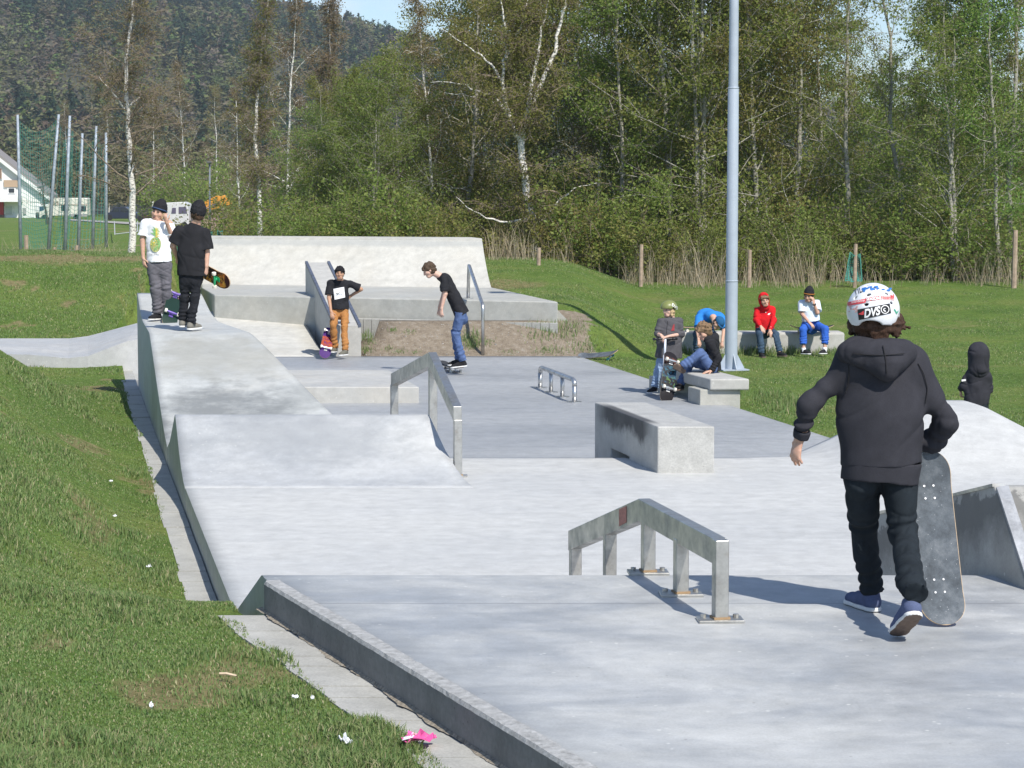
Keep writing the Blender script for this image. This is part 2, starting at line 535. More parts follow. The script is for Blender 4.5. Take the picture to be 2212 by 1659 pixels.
# ------------------------------------------------------------------ far end: bank, upper platform, slanted ledge, curved back wall
UZ = 0.53
PL, PR = P(463, 637, UZ), P(1205, 652, UZ)
pbr, pbl = P(1062, 622, UZ), P(432, 614, UZ)
lb = P(436, 621, UZ)
V = []; F = []
top = [PL, PR, pbr + Vector((0, .3, 0)), pbl + Vector((0, .3, 0)), lb]
n = len(top)
V = [Vector((p.x, p.y, -0.9)) for p in top] + [Vector(p) for p in top]
F = [list(range(n))[::-1], list(range(n, 2 * n))] + [[i, (i + 1) % n, n + (i + 1) % n, n + i] for i in range(n)]
o = mk('upper_platform', V, F, concrete('upper platform concrete', (0.42, 0.42, 0.40), (0.32, 0.32, 0.30), 0.6, warm=0.25, rough=0.65, blot=1.2))
fixn(o); bevel(o, 0.02, 2)
tag(o, 'raised concrete platform with a blocky front wall below the curved back wall', 'skate ramp')

# far bank left of the slanted ledge
bx0, bx1 = -7.4, P(700, 768, -0.35).x + 0.05
zb = 0.18
Yb = PL.y
V, F = [], []
tsb = frange(0, 1, 14)
pf = interp([(0, -0.352), (0.06, -0.345), (0.15, -0.315), (0.3, -0.24), (1, 0.19)])
for k in tsb:
    y = 37.95 + (Yb + 0.6 - 37.95) * k
    for j in range(12):
        x = bx0 + (bx1 - bx0) * j / 11 - 0.2 * (y - 38.0) * (1 if j == 11 else 1)
        V.append((x, y, pf(k)))
for i in range(13):
    for j in range(11):
        F.append([i * 12 + j, i * 12 + j + 1, (i + 1) * 12 + j + 1, (i + 1) * 12 + j])
o = mk('far_bank', V, F, M['white'], smooth=True); skirt(o, -0.9)
tag(o, 'smooth white concrete bank at the far side, left of the slanted ledge', 'skate ramp')

# slanted ledge with steel edges (hubba)
fl, fr = P(722, 769, -0.35), P(780, 769, -0.35)
y0 = 38.08
x0, x1 = PY(722, 760, y0).x, PY(780, 760, y0).x
zt0 = PY(750, 704, y0).z
yk = 42.6
xs = -0.2 * (yk - y0)
ztop = PY(722, 567, yk).z
root = empty('slanted_ledge', (x0, y0, -0.35), 'sloping concrete ledge with dark steel edges behind the boy in brown trousers', 'skate ledge')
mb = MB()
V = [(x0, y0, -0.9), (x1, y0, -0.9), (x1 + xs, yk, -0.9), (x0 + xs, yk, -0.9), (x0, y0, zt0), (x1, y0, zt0), (x1 + xs, yk, ztop), (x0 + xs, yk, ztop)]
mb.add(V, [[3, 2, 1, 0], [4, 5, 6, 7], [0, 1, 5, 4], [1, 2, 6, 5], [2, 3, 7, 6], [3, 0, 4, 7]])
mb.build('ledge_body', M['bench'], root)
for s_, xa in ((1, x0), (-1, x1)):
    a = Vector((xa + s_ * 0.018, y0 - 0.012, zt0 + 0.004)); b = Vector((xa + s_ * 0.018 + xs, yk, ztop + 0.004))
    MB().bar(a, b, 0.05, 0.05).build('steel_edge', M['darksteel'], root)

# curved back wall
prof_b = [(0.0, 0.0), (0.04, 0.012), (0.12, 0.06), (0.25, 0.155), (0.42, 0.31), (0.6, 0.50), (0.75, 0.68), (0.88, 0.86), (0.93, 0.925), (0.94, 0.965), (1.0, 0.972), (2.0, 0.972)]
V, F = [], []
nb = 16
for j in range(nb):
    k = j / (nb - 1)
    base = Vector(pbl) * (1 - k) + Vector(pbr) * k
    for d, h in prof_b:
        V.append((base.x - 0.2 * d * 1.1, base.y + d * 1.15, UZ + h))
npf = len(prof_b)
for j in range(nb - 1):
    for i in range(npf - 1):
        F.append([j * npf + i, (j + 1) * npf + i, (j + 1) * npf + i + 1, j * npf + i + 1])
def rim_extra(N, L, pos, sx, c):
    d = sx.outputs[2]
    nz = noise(N, L, 2.2, 5, 0.6, pos)
    e = math_n(N, L, 'ADD', d, math_n(N, L, 'MULTIPLY', math_n(N, L, 'SUBTRACT', nz, 0.5), 0.16))
    return mixc(N, L, ramp(N, L, e, [(0.0, 0.0), (0.86 * 1.0, 0.0)]) if False else ramp(N, L, math_n(N, L, 'SUBTRACT', e, 0.9), [(0.40, 0.0), (0.46, 0.55), (0.53, 0.5), (0.585, 0.0)]), c, (0.33, 0.34, 0.34))
o = mk('back_wall', V, F, concrete('back wall concrete', (0.52, 0.505, 0.47), (0.42, 0.41, 0.38), 0.5, warm=0.25, rough=0.7, blot=0.7, extra=rim_extra), smooth=False)
skirt(o, -0.5)
tag(o, 'long curved white concrete quarter wall at the far end of the park', 'skate ramp')

# ------------------------------------------------------------------ paving strips along the left border
def slabs(name, path, w0, w1, zf, slab, kind='structure'):
    """rows of small slabs following a line; path: list of (x, y); offsets w0..w1 to the left"""
    mb = MB(); r_ = random.Random(5)
    pts = [Vector((x, y, 0)) for x, y in path]
    Ls = [(pts[i + 1] - pts[i]).length for i in range(len(pts) - 1)]
    tot = sum(Ls); nseg = int(tot / slab)
    def at(s):
        for i, l in enumerate(Ls):
            if s <= l or i == len(Ls) - 1:
                return pts[i] + (pts[i + 1] - pts[i]) * (s / l)
            s -= l
    for i in range(nseg):
        a, b = at(i * slab + 0.003), at((i + 1) * slab - 0.003)
        for r in range(1, 2):
            wa, wb = w0 + 0.002, w1 - 0.002
            dz = r_.uniform(-0.004, 0.004)
            if r == 1: wb += r_.uniform(-0.012, 0.012)
            q = [a + Vector((-wa, 0, 0)), b + Vector((-wa, 0, 0)), b + Vector((-wb, 0, 0)), a + Vector((-wb, 0, 0))]
            V = [Vector((p.x, p.y, zf(p.y) - 0.3)) for p in q] + [Vector((p.x, p.y, zf(p.y) + dz)) for p in q]
            mb.add(V, [[0, 1, 2, 3], [7, 6, 5, 4], [0, 4, 5, 1], [1, 5, 6, 2], [2, 6, 7, 3], [3, 7, 4, 0]])
    o = mb.build(name, M['paver'])
    tag(o, kind=kind)
slabs('paving_strip', [(deck_left(t) - 0.012, t) for t in frange(4, 10.78, 10)], 0.0, 0.27, lambda y: 0.45, 0.21)
slabs('paving_strip', [(W(-0.008, t, 0).x, t) for t in (11.5, 14.6, 20, 26, 32, 35.6)], 0.0, 0.205, lambda y: -0.2 + 0.6 * float(S((14.0 - y) / 3)) * 0.0, 0.42)
slabs('paving_strip', [(x, 0) for x in (0, 1)], 0, 0, lambda y: -5, 2) if False else None
# grit that has gathered along the foot of the deck wall
rg = np.random.default_rng(15); V = []; F = []
for i, t in enumerate(frange(4, 10.75, 240)):
    xl = deck_left(t) - 0.013; w_g = 0.008 + 0.022 * abs(math.sin(t * 3.1) * math.sin(t * 7.7)) + abs(rg.normal(0, 0.005))
    V += [(xl, t, 0.466), (xl - w_g, t, 0.4545)]
    if i: F.append([2 * i - 2, 2 * i - 1, 2 * i + 1, 2 * i])
o = mk('soil_strip', V, F, plain('brown grit', (0.26, 0.225, 0.175), 0.95, var=0.5, scale=60, bmp=0.5)); tag(o, kind='structure')
# paving at the foot of the upper platform
mb = MB()
for i in range(24):
    k0, k1 = i / 24, (i + 1) / 24 - 0.002
    a0 = Vector((x1 - 0.25, PL.y - (PL.y - PR.y) * 0.46, 0)); a1 = Vector((PR.x, PR.y, 0))
    a = a0 + (a1 - a0) * k0; b = a0 + (a1 - a0) * k1
    for p, q, zz in ((a, b, 0.165),):
        V = [(p.x, p.y - 0.34, -0.3), (q.x, q.y - 0.34, -0.3), (q.x, q.y - 0.02, -0.3), (p.x, p.y - 0.02, -0.3),
             (p.x, p.y - 0.34, zz), (q.x, q.y - 0.34, zz), (q.x, q.y - 0.02, zz), (p.x, p.y - 0.02, zz)]
        mb.add(V, [[3, 2, 1, 0], [4, 5, 6, 7], [0, 1, 5, 4], [1, 2, 6, 5], [2, 3, 7, 6], [3, 0, 4, 7]])
o = mb.build('paving_strip', M['paver']); tag(o, kind='structure')
# sloping paved end right of the platform
ya = PR.y + 0.12
tri = [PY(1203, 668, ya), PY(1238, 704, ya), PY(1238, 712, ya), PY(1203, 712, ya)]
V = [Vector(p) for p in tri] + [Vector(p) + Vector((-0.12, 0.6, 0)) for p in tri]
o = mk('paving_slope', V, [[0, 1, 2, 3], [7, 6, 5, 4], [0, 4, 5, 1], [1, 5, 6, 2], [2, 6, 7, 3], [3, 7, 4, 0]], M['paver']); fixn(o); tag(o, kind='structure')

# ------------------------------------------------------------------ side run coming in from the left (pale kinked path with a kerb face)
yA = 33.0
def sp(x, y, Y): return PY(x, y, Y)
front = [PY(-120, 762, 33.0), PY(60, 766, 33.0), PY(148, 774, 33.0), PY(190, 769, 33.0), PY(240, 750, 33.1), PY(275, 737, 33.2), PY(300, 733, 33.3)]
back = [PY(-120, 731, 36.2), PY(60, 731, 36.2), PY(150, 731, 36.2), PY(190, 726, 36.2), PY(225, 717, 36.2), PY(262, 707, 36.2), PY(300, 697, 36.2)]
V = front + back + [Vector((p.x, p.y - .03, -0.9)) for p in front] + [Vector((p.x, p.y, -0.9)) for p in back]
nf = len(front); F = []
for i in range(nf - 1):
    F += [[i, i + 1, nf + i + 1, nf + i], [2 * nf + i, 2 * nf + i + 1, i + 1, i], [nf + i, nf + i + 1, 3 * nf + i + 1, 3 * nf + i]]
o = mk('side_path', V, F, concrete('side path concrete', (0.44, 0.44, 0.44), (0.33, 0.34, 0.36), 0.5, warm=0.1, stretch=(0.5, 1.5, 1)))
fixn(o)
tag(o, kind='structure')

# ------------------------------------------------------------------ box ledge on the plaza
zl = 0.415
n0, n1 = P(1420, 1022, 0), P(1543, 1022, 0)
dirx = -0.21
Ll = 2.25
def lv(p, k, z): return Vector((p.x + dirx * k, p.y + k, z))
root = empty('box_ledge', (n0.x, n0.y, 0), 'heavy concrete box ledge with wax-blackened side in the middle of the plaza', 'skate ledge')
mb = MB()
# body with an opening below where the floor drops away
gap0, gap1 = 0.95, 1.62
def pr(k0, k1, zb0):
    V = [lv(n0, k0, zb0), lv(n1, k0, zb0), lv(n1, k1, zb0), lv(n0, k1, zb0), lv(n0, k0, zl), lv(n1, k0, zl), lv(n1, k1, zl), lv(n0, k1, zl)]
    mb.add(V, [[3, 2, 1, 0], [4, 5, 6, 7], [0, 1, 5, 4], [1, 2, 6, 5], [2, 3, 7, 6], [3, 0, 4, 7]])
ks = [0, gap0, gap1, Ll]
z_ = [-0.02, -0.01, -0.4]
prof2 = [(0, -0.02), (gap0, -0.02), (gap0, 0.03), (gap1, 0.03), (gap1, -0.42), (Ll, -0.42), (Ll, zl), (0, zl)]
V = [lv(n0, k, z) for k, z in prof2] + [lv(n1, k, z) for k, z in prof2]
npf = len(prof2)
F = [list(range(npf)), list(range(npf, 2 * npf))[::-1]] + [[i, npf + i, npf + (i + 1) % npf, (i + 1) % npf] for i in range(npf)]
def wax_extra(N, L, pos, sx, c):
    # wax and board marks rubbed into the upper part of the left side and the rim
    nz = noise(N, L, 3.2, 6, 0.7, pos)
    e = math_n(N, L, 'ADD', sx.outputs[2], math_n(N, L, 'MULTIPLY', math_n(N, L, 'SUBTRACT', nz, 0.5), 0.34))
    along = ramp(N, L, math_n(N, L, 'MULTIPLY', math_n(N, L, 'SUBTRACT', sx.outputs[1], n0.y), 1 / Ll), [(0.06, 0.0), (0.22, 1.0), (0.8, 1.0), (0.98, 0.1)])
    side = ramp(N, L, math_n(N, L, 'SUBTRACT', math_n(N, L, 'ADD', sx.outputs[0], math_n(N, L, 'MULTIPLY', sx.outputs[1], 0.21)), n0.x + 0.21 * n0.y - 0.02), [(0.0, 1.0), (0.09, 0.9), (0.13, 0.0)])
    k = math_n(N, L, 'MULTIPLY', ramp(N, L, e, [(0.20, 0.0), (0.30, 0.95), (0.43, 0.95)]), along)
    k = math_n(N, L, 'MULTIPLY', k, side)
    return mixc(N, L, k, c, (0.045, 0.045, 0.048))
ob = mk('ledge_block', V, F, concrete('waxed ledge concrete', (0.44, 0.435, 0.42), (0.36, 0.355, 0.345), 0.4, rough=0.6, blot=2.5, grain=1.0, extra=wax_extra), root)
fixn(ob); bevel(ob, 0.012, 2)

# ------------------------------------------------------------------ concrete ledge going down the bank right of the boy
def rl(Y, z, off=0.0):
    return Vector((4.545 - 0.2 * Y + off, Y, z))
root = empty('ramp_ledge', (2.4, 11.5, 0.3), 'dark concrete ledge with a scuffed metal rim beside the upright skateboard', 'skate ledge')
pk = [(10.42, DZ - 0.02), (10.46, DZ + 0.004), (10.80, 1.0), (10.86, 1.045), (10.95, 1.04), (12.47, 0.672), (12.5, 0.655), (12.5, -0.3), (10.42, -0.3)]
Wd = 0.75
V = [rl(y, z) for y, z in pk] + [rl(y, z, Wd) for y, z in pk]
npf = len(pk)
F = [list(range(npf)), list(range(npf, 2 * npf))[::-1]] + [[i, npf + i, npf + (i + 1) % npf, (i + 1) % npf] for i in range(npf)]
def ledge_dirt(N, L, pos, sx, c):
    nz = noise(N, L, 2.6, 7, 0.72, pos)
    e = math_n(N, L, 'ADD', math_n(N, L, 'ADD', sx.outputs[2], math_n(N, L, 'MULTIPLY', math_n(N, L, 'SUBTRACT', sx.outputs[1], 10.9), 0.24)),
               math_n(N, L, 'MULTIPLY', math_n(N, L, 'SUBTRACT', nz, 0.5), 0.5))
    return mixc(N, L, ramp(N, L, e, [(0.68, 0.0), (0.86, 0.8), (0.98, 0.75), (1.01, 0.15)]), c, (0.09, 0.09, 0.09))
ob = mk('ledge_block', V, F, concrete('dirty ledge concrete', (0.40, 0.395, 0.38), (0.26, 0.26, 0.255), 0.7, warm=0.1, blot=1.8, extra=ledge_dirt), root)
fixn(ob); bevel(ob, 0.01, 2)
mb = MB()
rimp = [(10.44, DZ + 0.01), (10.78, 0.985), (10.835, 1.04)]
for a, b in zip(rimp, rimp[1:]):
    mb.bar(rl(*a, 0.03) + Vector((0, -0.004, 0.004)), rl(*b, 0.03) + Vector((0, -0.004, 0.004)), 0.06, 0.02, up=Vector((0, -1, 0.6)))
mb.build('metal_rim', steel('scuffed rim steel', (0.30, 0.315, 0.34), 0.5, 0.1, 0.5), root)
mb = MB()
mb.bar(rl(10.87, 1.05, 0.03), rl(12.48, 0.67, 0.03), 0.07, 0.016)
mb.build('metal_rim', M['steel'], root)

# ------------------------------------------------------------------ steel rails
def post_with_plate(root, p, zb, zt, w, plate, bolts=True, bank=0.0):
    d = Vector((-0.2, 1, 0)).normalized()
    mb = MB()
    mb.bar(Vector((p.x, p.y, zb)), Vector((p.x, p.y, zt)), w, w, up=d)
    po = mb.build('post', M['steel'], root, bev=0.004)
    # rusty weld bead at the foot
    mb = MB(); mb.bar(Vector((p.x, p.y, zb + .012)), Vector((p.x, p.y, zb + 0.022)), w + 0.012, w + 0.012, up=d)
    mb.build('weld', M['rust'], po)
    if plate:
        mb = MB(); mb.box((p.x, p.y, zb + 0.006), (plate, plate * 0.62, 0.014), Matrix.Rotation(0.05, 4, 'Z'))
        pl = mb.build('base_plate', M['steel'], root, bev=0.002)
        if bolts:
            for sx_ in (-1, 1):
                MB().cyl((p.x + sx_ * plate * 0.36, p.y + 0.02, zb + 0.012), (p.x + sx_ * plate * 0.36, p.y + 0.02, zb + 0.028), 0.013, 8).build('bolt', M['steel'], pl)

# foreground rail
root = empty('grind_rail', (0.88, 9.7, DZ), 'low square steel rail bolted to the foreground deck, bent down over its edge', 'grind rail')
def r1x(Y): return 2.86 - 0.2 * Y
def r1(x, y, Y): return Vector((r1x(Y), Y, PY(x, y, Y).z))
w = 0.062; bh = 0.115
Ya = 9.70
a = Vector((r1x(Ya), Ya, 0.965 - 0)); k1 = Vector((r1x(11.0), 11.0, 0.965)); k2 = Vector((r1x(12.55), 12.55, 0.565))
def beam(mb, pts, w, h):
    """mitred rectangular beam through pts (top edge line)"""
    V, F = [], []
    lat = Vector((1, 0.2, 0)).normalized()
    for i, p in enumerate(pts):
        for sx_ in (-1, 1):
            V += [p + lat * (sx_ * w / 2), p + lat * (sx_ * w / 2) - Vector((0, 0, h))]
    for i in range(len(pts) - 1):
        b = i * 4
        F += [[b, b + 2, b + 6, b + 4], [b + 1, b + 5, b + 7, b + 3], [b, b + 4, b + 5, b + 1], [b + 2, b + 3, b + 7, b + 6]]
    F += [[0, 1, 3, 2], [len(V) - 4, len(V) - 2, len(V) - 1, len(V) - 3]]
    mb.add(V, F)
mb = MB(); beam(mb, [a + Vector((0, 0.03, 0)), k1, k2], w, bh)
bo = mb.build('beam', M['steel'], root, bev=0.004)
s0 = k1 + (k2 - k1) * 0.14 + Vector((-w / 2 - 0.0025, 0, -0.012)); s1 = k1 + (k2 - k1) * 0.24 + Vector((-w / 2 - 0.0025, 0, -0.012))
mk('sticker', [s0, s1, s1 - Vector((0, 0, 0.09)), s0 - Vector((0, 0, 0.085))], [[0, 1, 2, 3]], M['red_paint'], bo)
for Yp in (9.70, 10.33, 10.92):
    post_with_plate(root, Vector((r1x(Yp), Yp, 0)), DZ, 0.965 - bh + 0.02 if Yp > 9.8 else 0.9645, w, 0.2)
for Yp in (11.7, 12.5):
    zt = 0.965 - (Yp - 11.0) * 0.258
    post_with_plate(root, Vector((r1x(Yp), Yp, 0)), deck_prof(Yp) - 0.02, zt - bh + 0.02, w, None)

# long A-frame rail beside the hip
def r2x(Y): return -0.475 - 0.2 * (Y - 19.3)
root = empty('grind_rail', (r2x(19.3), 19.3, 0), 'long square steel rail rising to a point beside the low hip', 'grind rail')
a = Vector((r2x(19.3), 19.27, 0.62)); k1 = Vector((r2x(20.62), 20.62, 0.995)); k2 = Vector((r2x(23.05), 23.05, 0.595))
mb = MB(); beam(mb, [a, k1, k2], 0.075, 0.13)
mb.build('beam', M['steel'], root, bev=0.004)
post_with_plate(root, Vector((r2x(19.3), 19.3, 0)), 0.0, 0.5, 0.07, 0.17, bolts=False)
post_with_plate(root, Vector((r2x(20.62), 20.62, 0)), -0.02, 0.88, 0.075, None)
post_with_plate(root, Vector((r2x(23.05), 23.02, 0)), -0.36, 0.48, 0.075, None)

# small round rail on the grey floor
root = empty('grind_rail', (0.83, 29.9, -0.35), 'small round pipe rail with four legs on the grey floor', 'grind rail')
bA, bB = P(1241, 869, -0.35), P(1167, 838, -0.35)
hz = 0.30
r = 0.032
pts = []
def L3(k, z): return Vector((bA.x + (bB.x - bA.x) * k, bA.y + (bB.y - bA.y) * k, -0.35 + z))
pts = [L3(0, hz - 0.08), L3(0.004, hz - 0.04), L3(0.02, hz - 0.01), L3(0.045, hz), L3(0.5, hz), L3(0.955, hz), L3(0.98, hz - 0.01), L3(0.996, hz - 0.04), L3(1, hz - 0.08)]
MB().tube(pts, r, 12).build('bar', M['steel_clean'], root, smooth=True)
for k in (0, 0.34, 0.67, 1):
    lo = MB().cyl(L3(k, 0), L3(k, hz - (0.08 if k in (0, 1) else 0.01)), r * (1 if k in (0, 1) else 0.9), 12).build('leg', M['steel_clean'], root, smooth=True)
    MB().cyl(L3(k, 0), L3(k, 0.012), 0.1, 18).build('base_plate', M['steel_clean'], lo)

# handrail beside the platform
y0h = 38.0
f0 = P(1043, 768, -0.35); t0 = PY(1043, 660, f0.y); tb_ = P(1011, 645, UZ); tt = PY(1013, 572, tb_.y)
root = empty('handrail', tuple(f0), 'bent steel pipe handrail rising from the grey floor to the platform beside the bent skater', 'handrail')
c1 = t0 + (f0 - t0) * 0.09; c2 = t0 + (tt - t0) * 0.035; c3 = tt + (t0 - tt) * 0.035; c4 = tt + (tb_ - tt) * 0.12
MB().tube([f0, c1, t0 + Vector((0, 0.01, -0.01)), c2, c3, tt + Vector((0, -0.01, -0.012)), c4, tb_], 0.031, 12).build('pipe', M['steel_clean'], root, smooth=True)
MB().cyl(tb_, tb_ + Vector((0, 0, 0.012)), 0.1, 16).build('base_plate', M['steel_clean'], root)

# ------------------------------------------------------------------ concrete bench by the lamp pole
bz = -0.35
q0, q1 = P(1512, 875, bz), P(1599, 875, bz)
root = empty('slab_bench', (q0.x, q0.y, bz), 'concrete slab bench beside the lamp pole with a curly haired boy seated on it', 'bench')
Yn = q0.y - 0.06
def bb(x, y, Y): return PY(x, y, Y)
tl, tr = PY(1534, 818.5, Yn), PY(1619, 819, Yn)
zt = tl.z; th = tl.z - PY(1540, 843, Yn).z
Lb = 2.4
sl = -0.24
V = []
for z in (zt - th, zt):
    V += [(tl.x, Yn, z), (tr.x, Yn, z), (tr.x + sl * Lb, Yn + Lb, z), (tl.x + sl * Lb, Yn + Lb, z)]
ob = mk('seat_slab', V, [[3, 2, 1, 0], [4, 5, 6, 7], [0, 1, 5, 4], [1, 2, 6, 5], [2, 3, 7, 6], [3, 0, 4, 7]], M['bench'], root)
fixn(ob); bevel(ob, 0.022, 3)
BENCH_Z = zt
for k in (0.0, 1.75):
    V = []
    for z in (bz - 0.1, zt - th + 0.002):
        V += [(q0.x + sl * k, q0.y + k, z), (q1.x + sl * k, q0.y + k, z), (q1.x + sl * (k + .5), q0.y + k + .5, z), (q0.x + sl * (k + .5), q0.y + k + .5, z)]
    ob = mk('support', V, [[3, 2, 1, 0], [4, 5, 6, 7], [0, 1, 5, 4], [1, 2, 6, 5], [2, 3, 7, 6], [3, 0, 4, 7]], M['wall'], root)
    fixn(ob); bevel(ob, 0.01, 2)

# low seat wall on the lawn
Yw = 39.6
wl_, wr_ = PY(1425, 718, Yw), PY(1825, 718, Yw)
mb = MB()
V = []
for z in (-0.8, wl_.z):
    V += [(wl_.x, Yw, z), (wr_.x, Yw, z), (wr_.x, Yw + 0.55, z), (wl_.x, Yw + 0.55, z)]
mb.add(V, [[3, 2, 1, 0], [4, 5, 6, 7], [0, 1, 5, 4], [1, 2, 6, 5], [2, 3, 7, 6], [3, 0, 4, 7]])
o = mb.build('seat_wall', M['bench'], bev=0.04)
tag(o, 'low concrete seat wall on the lawn under the red and white clad boys', 'seat wall')
SEATW_Z = wl_.z

# ------------------------------------------------------------------ lamp pole
pb = P(1579, 797, -0.41)
root = empty('lamp_pole', (pb.x, pb.y, -0.43), 'tall galvanised steel lamp pole on the lawn beside the slab bench', 'lamp pole')
r0 = 0.103
yy = pb.y
z_step = PY(1580, 607, yy).z; z_col = PY(1580, 190, yy).z
MB().tube([(pb.x, yy, -0.45), (pb.x, yy, z_step)], [r0, r0 * 0.97], 24, False).build('lower_tube', M['pole'], root, smooth=True)
MB().tube([(pb.x, yy, z_step), (pb.x, yy, z_col - .01), (pb.x, yy, z_col)], [r0 * 0.93, r0 * 0.85, r0 * 0.82], 24, False).build('middle_tube', M['pole'], root, smooth=True)
MB().tube([(pb.x, yy, z_col), (pb.x, yy, 9.4)], [r0 * 0.76, r0 * 0.6], 24, False).build('upper_tube', M['pole'], root, smooth=True)
MB().tube([(pb.x, yy, z_step - .012), (pb.x, yy, z_step + .01)], [r0 * 1.0, r0 * 1.0], 24).build('collar', M['pole'], root, smooth=True)
MB().tube([(pb.x, yy, z_col - .014), (pb.x, yy, z_col + .012)], [r0 * 0.86, r0 * 0.86], 24).build('collar', M['pole'], root, smooth=True)
for a_ in (0.3, math.pi / 2 + .3, math.pi + .3, 1.5 * math.pi + .3):
    d = Vector((math.cos(a_), math.sin(a_), 0)); e = Vector((-d.y, d.x, 0)) * 0.006
    c_ = Vector((pb.x, yy, -0.42))
    tri = [c_ + d * 0.09, c_ + d * 0.22, c_ + d * 0.23 + Vector((0, 0, 0.03)), c_ + d * 0.095 + Vector((0, 0, 0.27))]
    V = [p + e for p in tri] + [p - e for p in tri]
    ob = mk('foot_gusset', V, [[0, 1, 2, 3], [7, 6, 5, 4], [0, 4, 5, 1], [1, 5, 6, 2], [2, 6, 7, 3], [3, 7, 4, 0]], M['pole'], root); fixn(ob)
MB().box((pb.x, yy, -0.415), (0.46, 0.46, 0.02), Matrix.Rotation(0.3, 4, 'Z')).build('foot_plate', M['pole'], root)
lh = MB().box((pb.x, yy - 0.3, 9.42), (0.3, 0.7, 0.12)).build('lamp_head', M['pole'], root, bev=0.03)
# ------------------------------------------------------------------ terrain
def vnoise(x, y, seed, octaves=4, lac=2.0, gain=0.5):
    """smooth value noise (numpy), about -1..1"""
    r = np.random.default_rng(seed)
    tab = r.uniform(-1, 1, (256, 256))
    out = np.zeros_like(x, dtype=float); amp = 1.0; tot = 0
    fx, fy = np.asarray(x, float), np.asarray(y, float)
    for _ in range(octaves):
        ix, iy = np.floor(fx).astype(int), np.floor(fy).astype(int)
        tx, ty = S(fx - ix), S(fy - iy)
        a = tab[ix % 256, iy % 256]; b = tab[(ix + 1) % 256, iy % 256]
        c = tab[ix % 256, (iy + 1) % 256]; d = tab[(ix + 1) % 256, (iy + 1) % 256]
        out += amp * ((a * (1 - tx) + b * tx) * (1 - ty) + (c * (1 - tx) + d * tx) * ty)
        tot += amp; amp *= gain; fx = fx * lac + 17.3; fy = fy * lac + 5.1
    return out / tot * 1.6

def ub(t):
    return np.where(t < 10.8, 0.2 * (10.8 - t), 0.0)

def ground(X, Y):
    X = np.asarray(X, float); Y = np.asarray(Y, float)
    u = X + 0.2 * Y - 0.96 - ub(Y)
    # left of the park
    d = np.clip(-u - (0.3 - 0.1 * S((Y - 10.6) / 2.5)), 0, None)
    zb = 0.44 - 0.645 * S((Y - 10.75) / 3.0)
    zb = zb + (0.15) * S((Y - 31) / 4)
    A = 0.28 + 0.80 * S((Y - 9.5) / 7)
    A = A * (1 - S((Y - 25.5) / 6.0))
    zl = zb + A * S((d + 0.03) / 2.3) + 0.12 * np.clip(d - 1.5, 0, 6) * (1 - S((Y - 26) / 6))
    zl = zl + (1.22 + 0.03 * np.clip(-X - 8, 0, 10)) * S((Y - 36.5) / 9.0) * (1 - S((Y - 46.5) / 12))
    far = -0.0055 * np.clip(Y - 95, 0, 260)
    zl = zl + far + (0.05 + 0.0) * S((Y - 50) / 10)
    # right of and behind the park
    lawn = -0.43 + 0.62 * S((Y - 38) / 20)
    mound = -0.365 + 0.56 * S((Y - 38.1) / 1.3) + 0.22 * S((Y - 39.2) / 1.6) + 0.35 * S((Y - 41) / 14)
    k = S((X - 0.9) / 2.4)
    zr = mound * (1 - k) + lawn * k
    zr = zr + (-0.0055 * np.clip(Y - 80, 0, 280) - 0.15 * S((Y - 62) / 12))
    bumps = 0.03 * vnoise(X * 0.8, Y * 0.5, 11, 3)
    zr = zr + bumps * S((Y - 39.5) / 3); zl = zl + bumps * S((d - 0.1) / 0.6)
    kl = np.where(Y < 38, (u < 0).astype(float), np.where(Y < 58, (X < -6.3).astype(float), 1 - S((X + 8) / 14)))
    z = zl * kl + zr * (1 - kl)
    inside = (u > -0.15) & (u < 7.78) & (Y < 38.08)
    inside |= (u > -0.15) & (Y < 21.8)
    inside |= (X > -6.9) & (X < -2.62) & (Y < 47.5) & (Y >= 38.0)
    inside |= (X >= -2.7) & (X < 0.62) & (Y > 39.35) & (Y < 46.3) & (X < 1.0 - 0.2 * (Y - 38.8))
    return np.where(inside, np.minimum(z, -0.95), z)

def soil_mask(X, Y):
    n = vnoise(X * 1.3, Y * 2.2, 21, 4)
    m = S((Y - 38.05) / 0.05) * (1 - S((Y - 39.9) / 0.5)) * (1 - S((X - 1.0 + 0.5 * n) / 0.8))
    m = m * (X > -2.8)
    return np.clip(m, 0, 1)

def dirt_mask(X, Y):
    """bare or dry places in the turf: on the crest path, on the left slope, near the deck"""
    n = vnoise(X * 0.9, Y * 0.6, 31, 5); n2 = vnoise(X * 2.6, Y * 1.6, 41, 4)
    m = 0.95 * S((n2 * 0.7 + n * 0.6 - 0.16) / 0.5)
    left = (X + 0.2 * Y - 0.96 < 0)
    m = m * np.where(left & (Y < 30), 0.75, np.where(X < -5, 0.9, 0.55))
    crest = S(1 - np.abs(Y - 44.4 - 0.5 * n) / 1.0) * (X < -5.5)
    m = np.maximum(m, 0.95 * crest)
    # trampled places by the deck
    for cx, cy, r in ((0.05, 7.7, 0.42), (-0.4, 7.55, 0.3), (-2.05, 9.5, 0.4), (-1.3, 8.6, 0.3), (-1.4, 9.0, 0.18)):
        q = 1 - (((X - cx) / r) ** 2 + ((Y - cy) / (r * 1.3)) ** 2)
        m = np.maximum(m, S((q + 1.7 * n2 + .6 * n) / 1.6) * 0.8)
    md = S(1 - ((X + 0.2) / 1.4) ** 2 - ((Y - 45.8) / 2.6) ** 2 + 0.5 * n) * 0.7
    return np.clip(np.maximum(m, md), 0, 1)

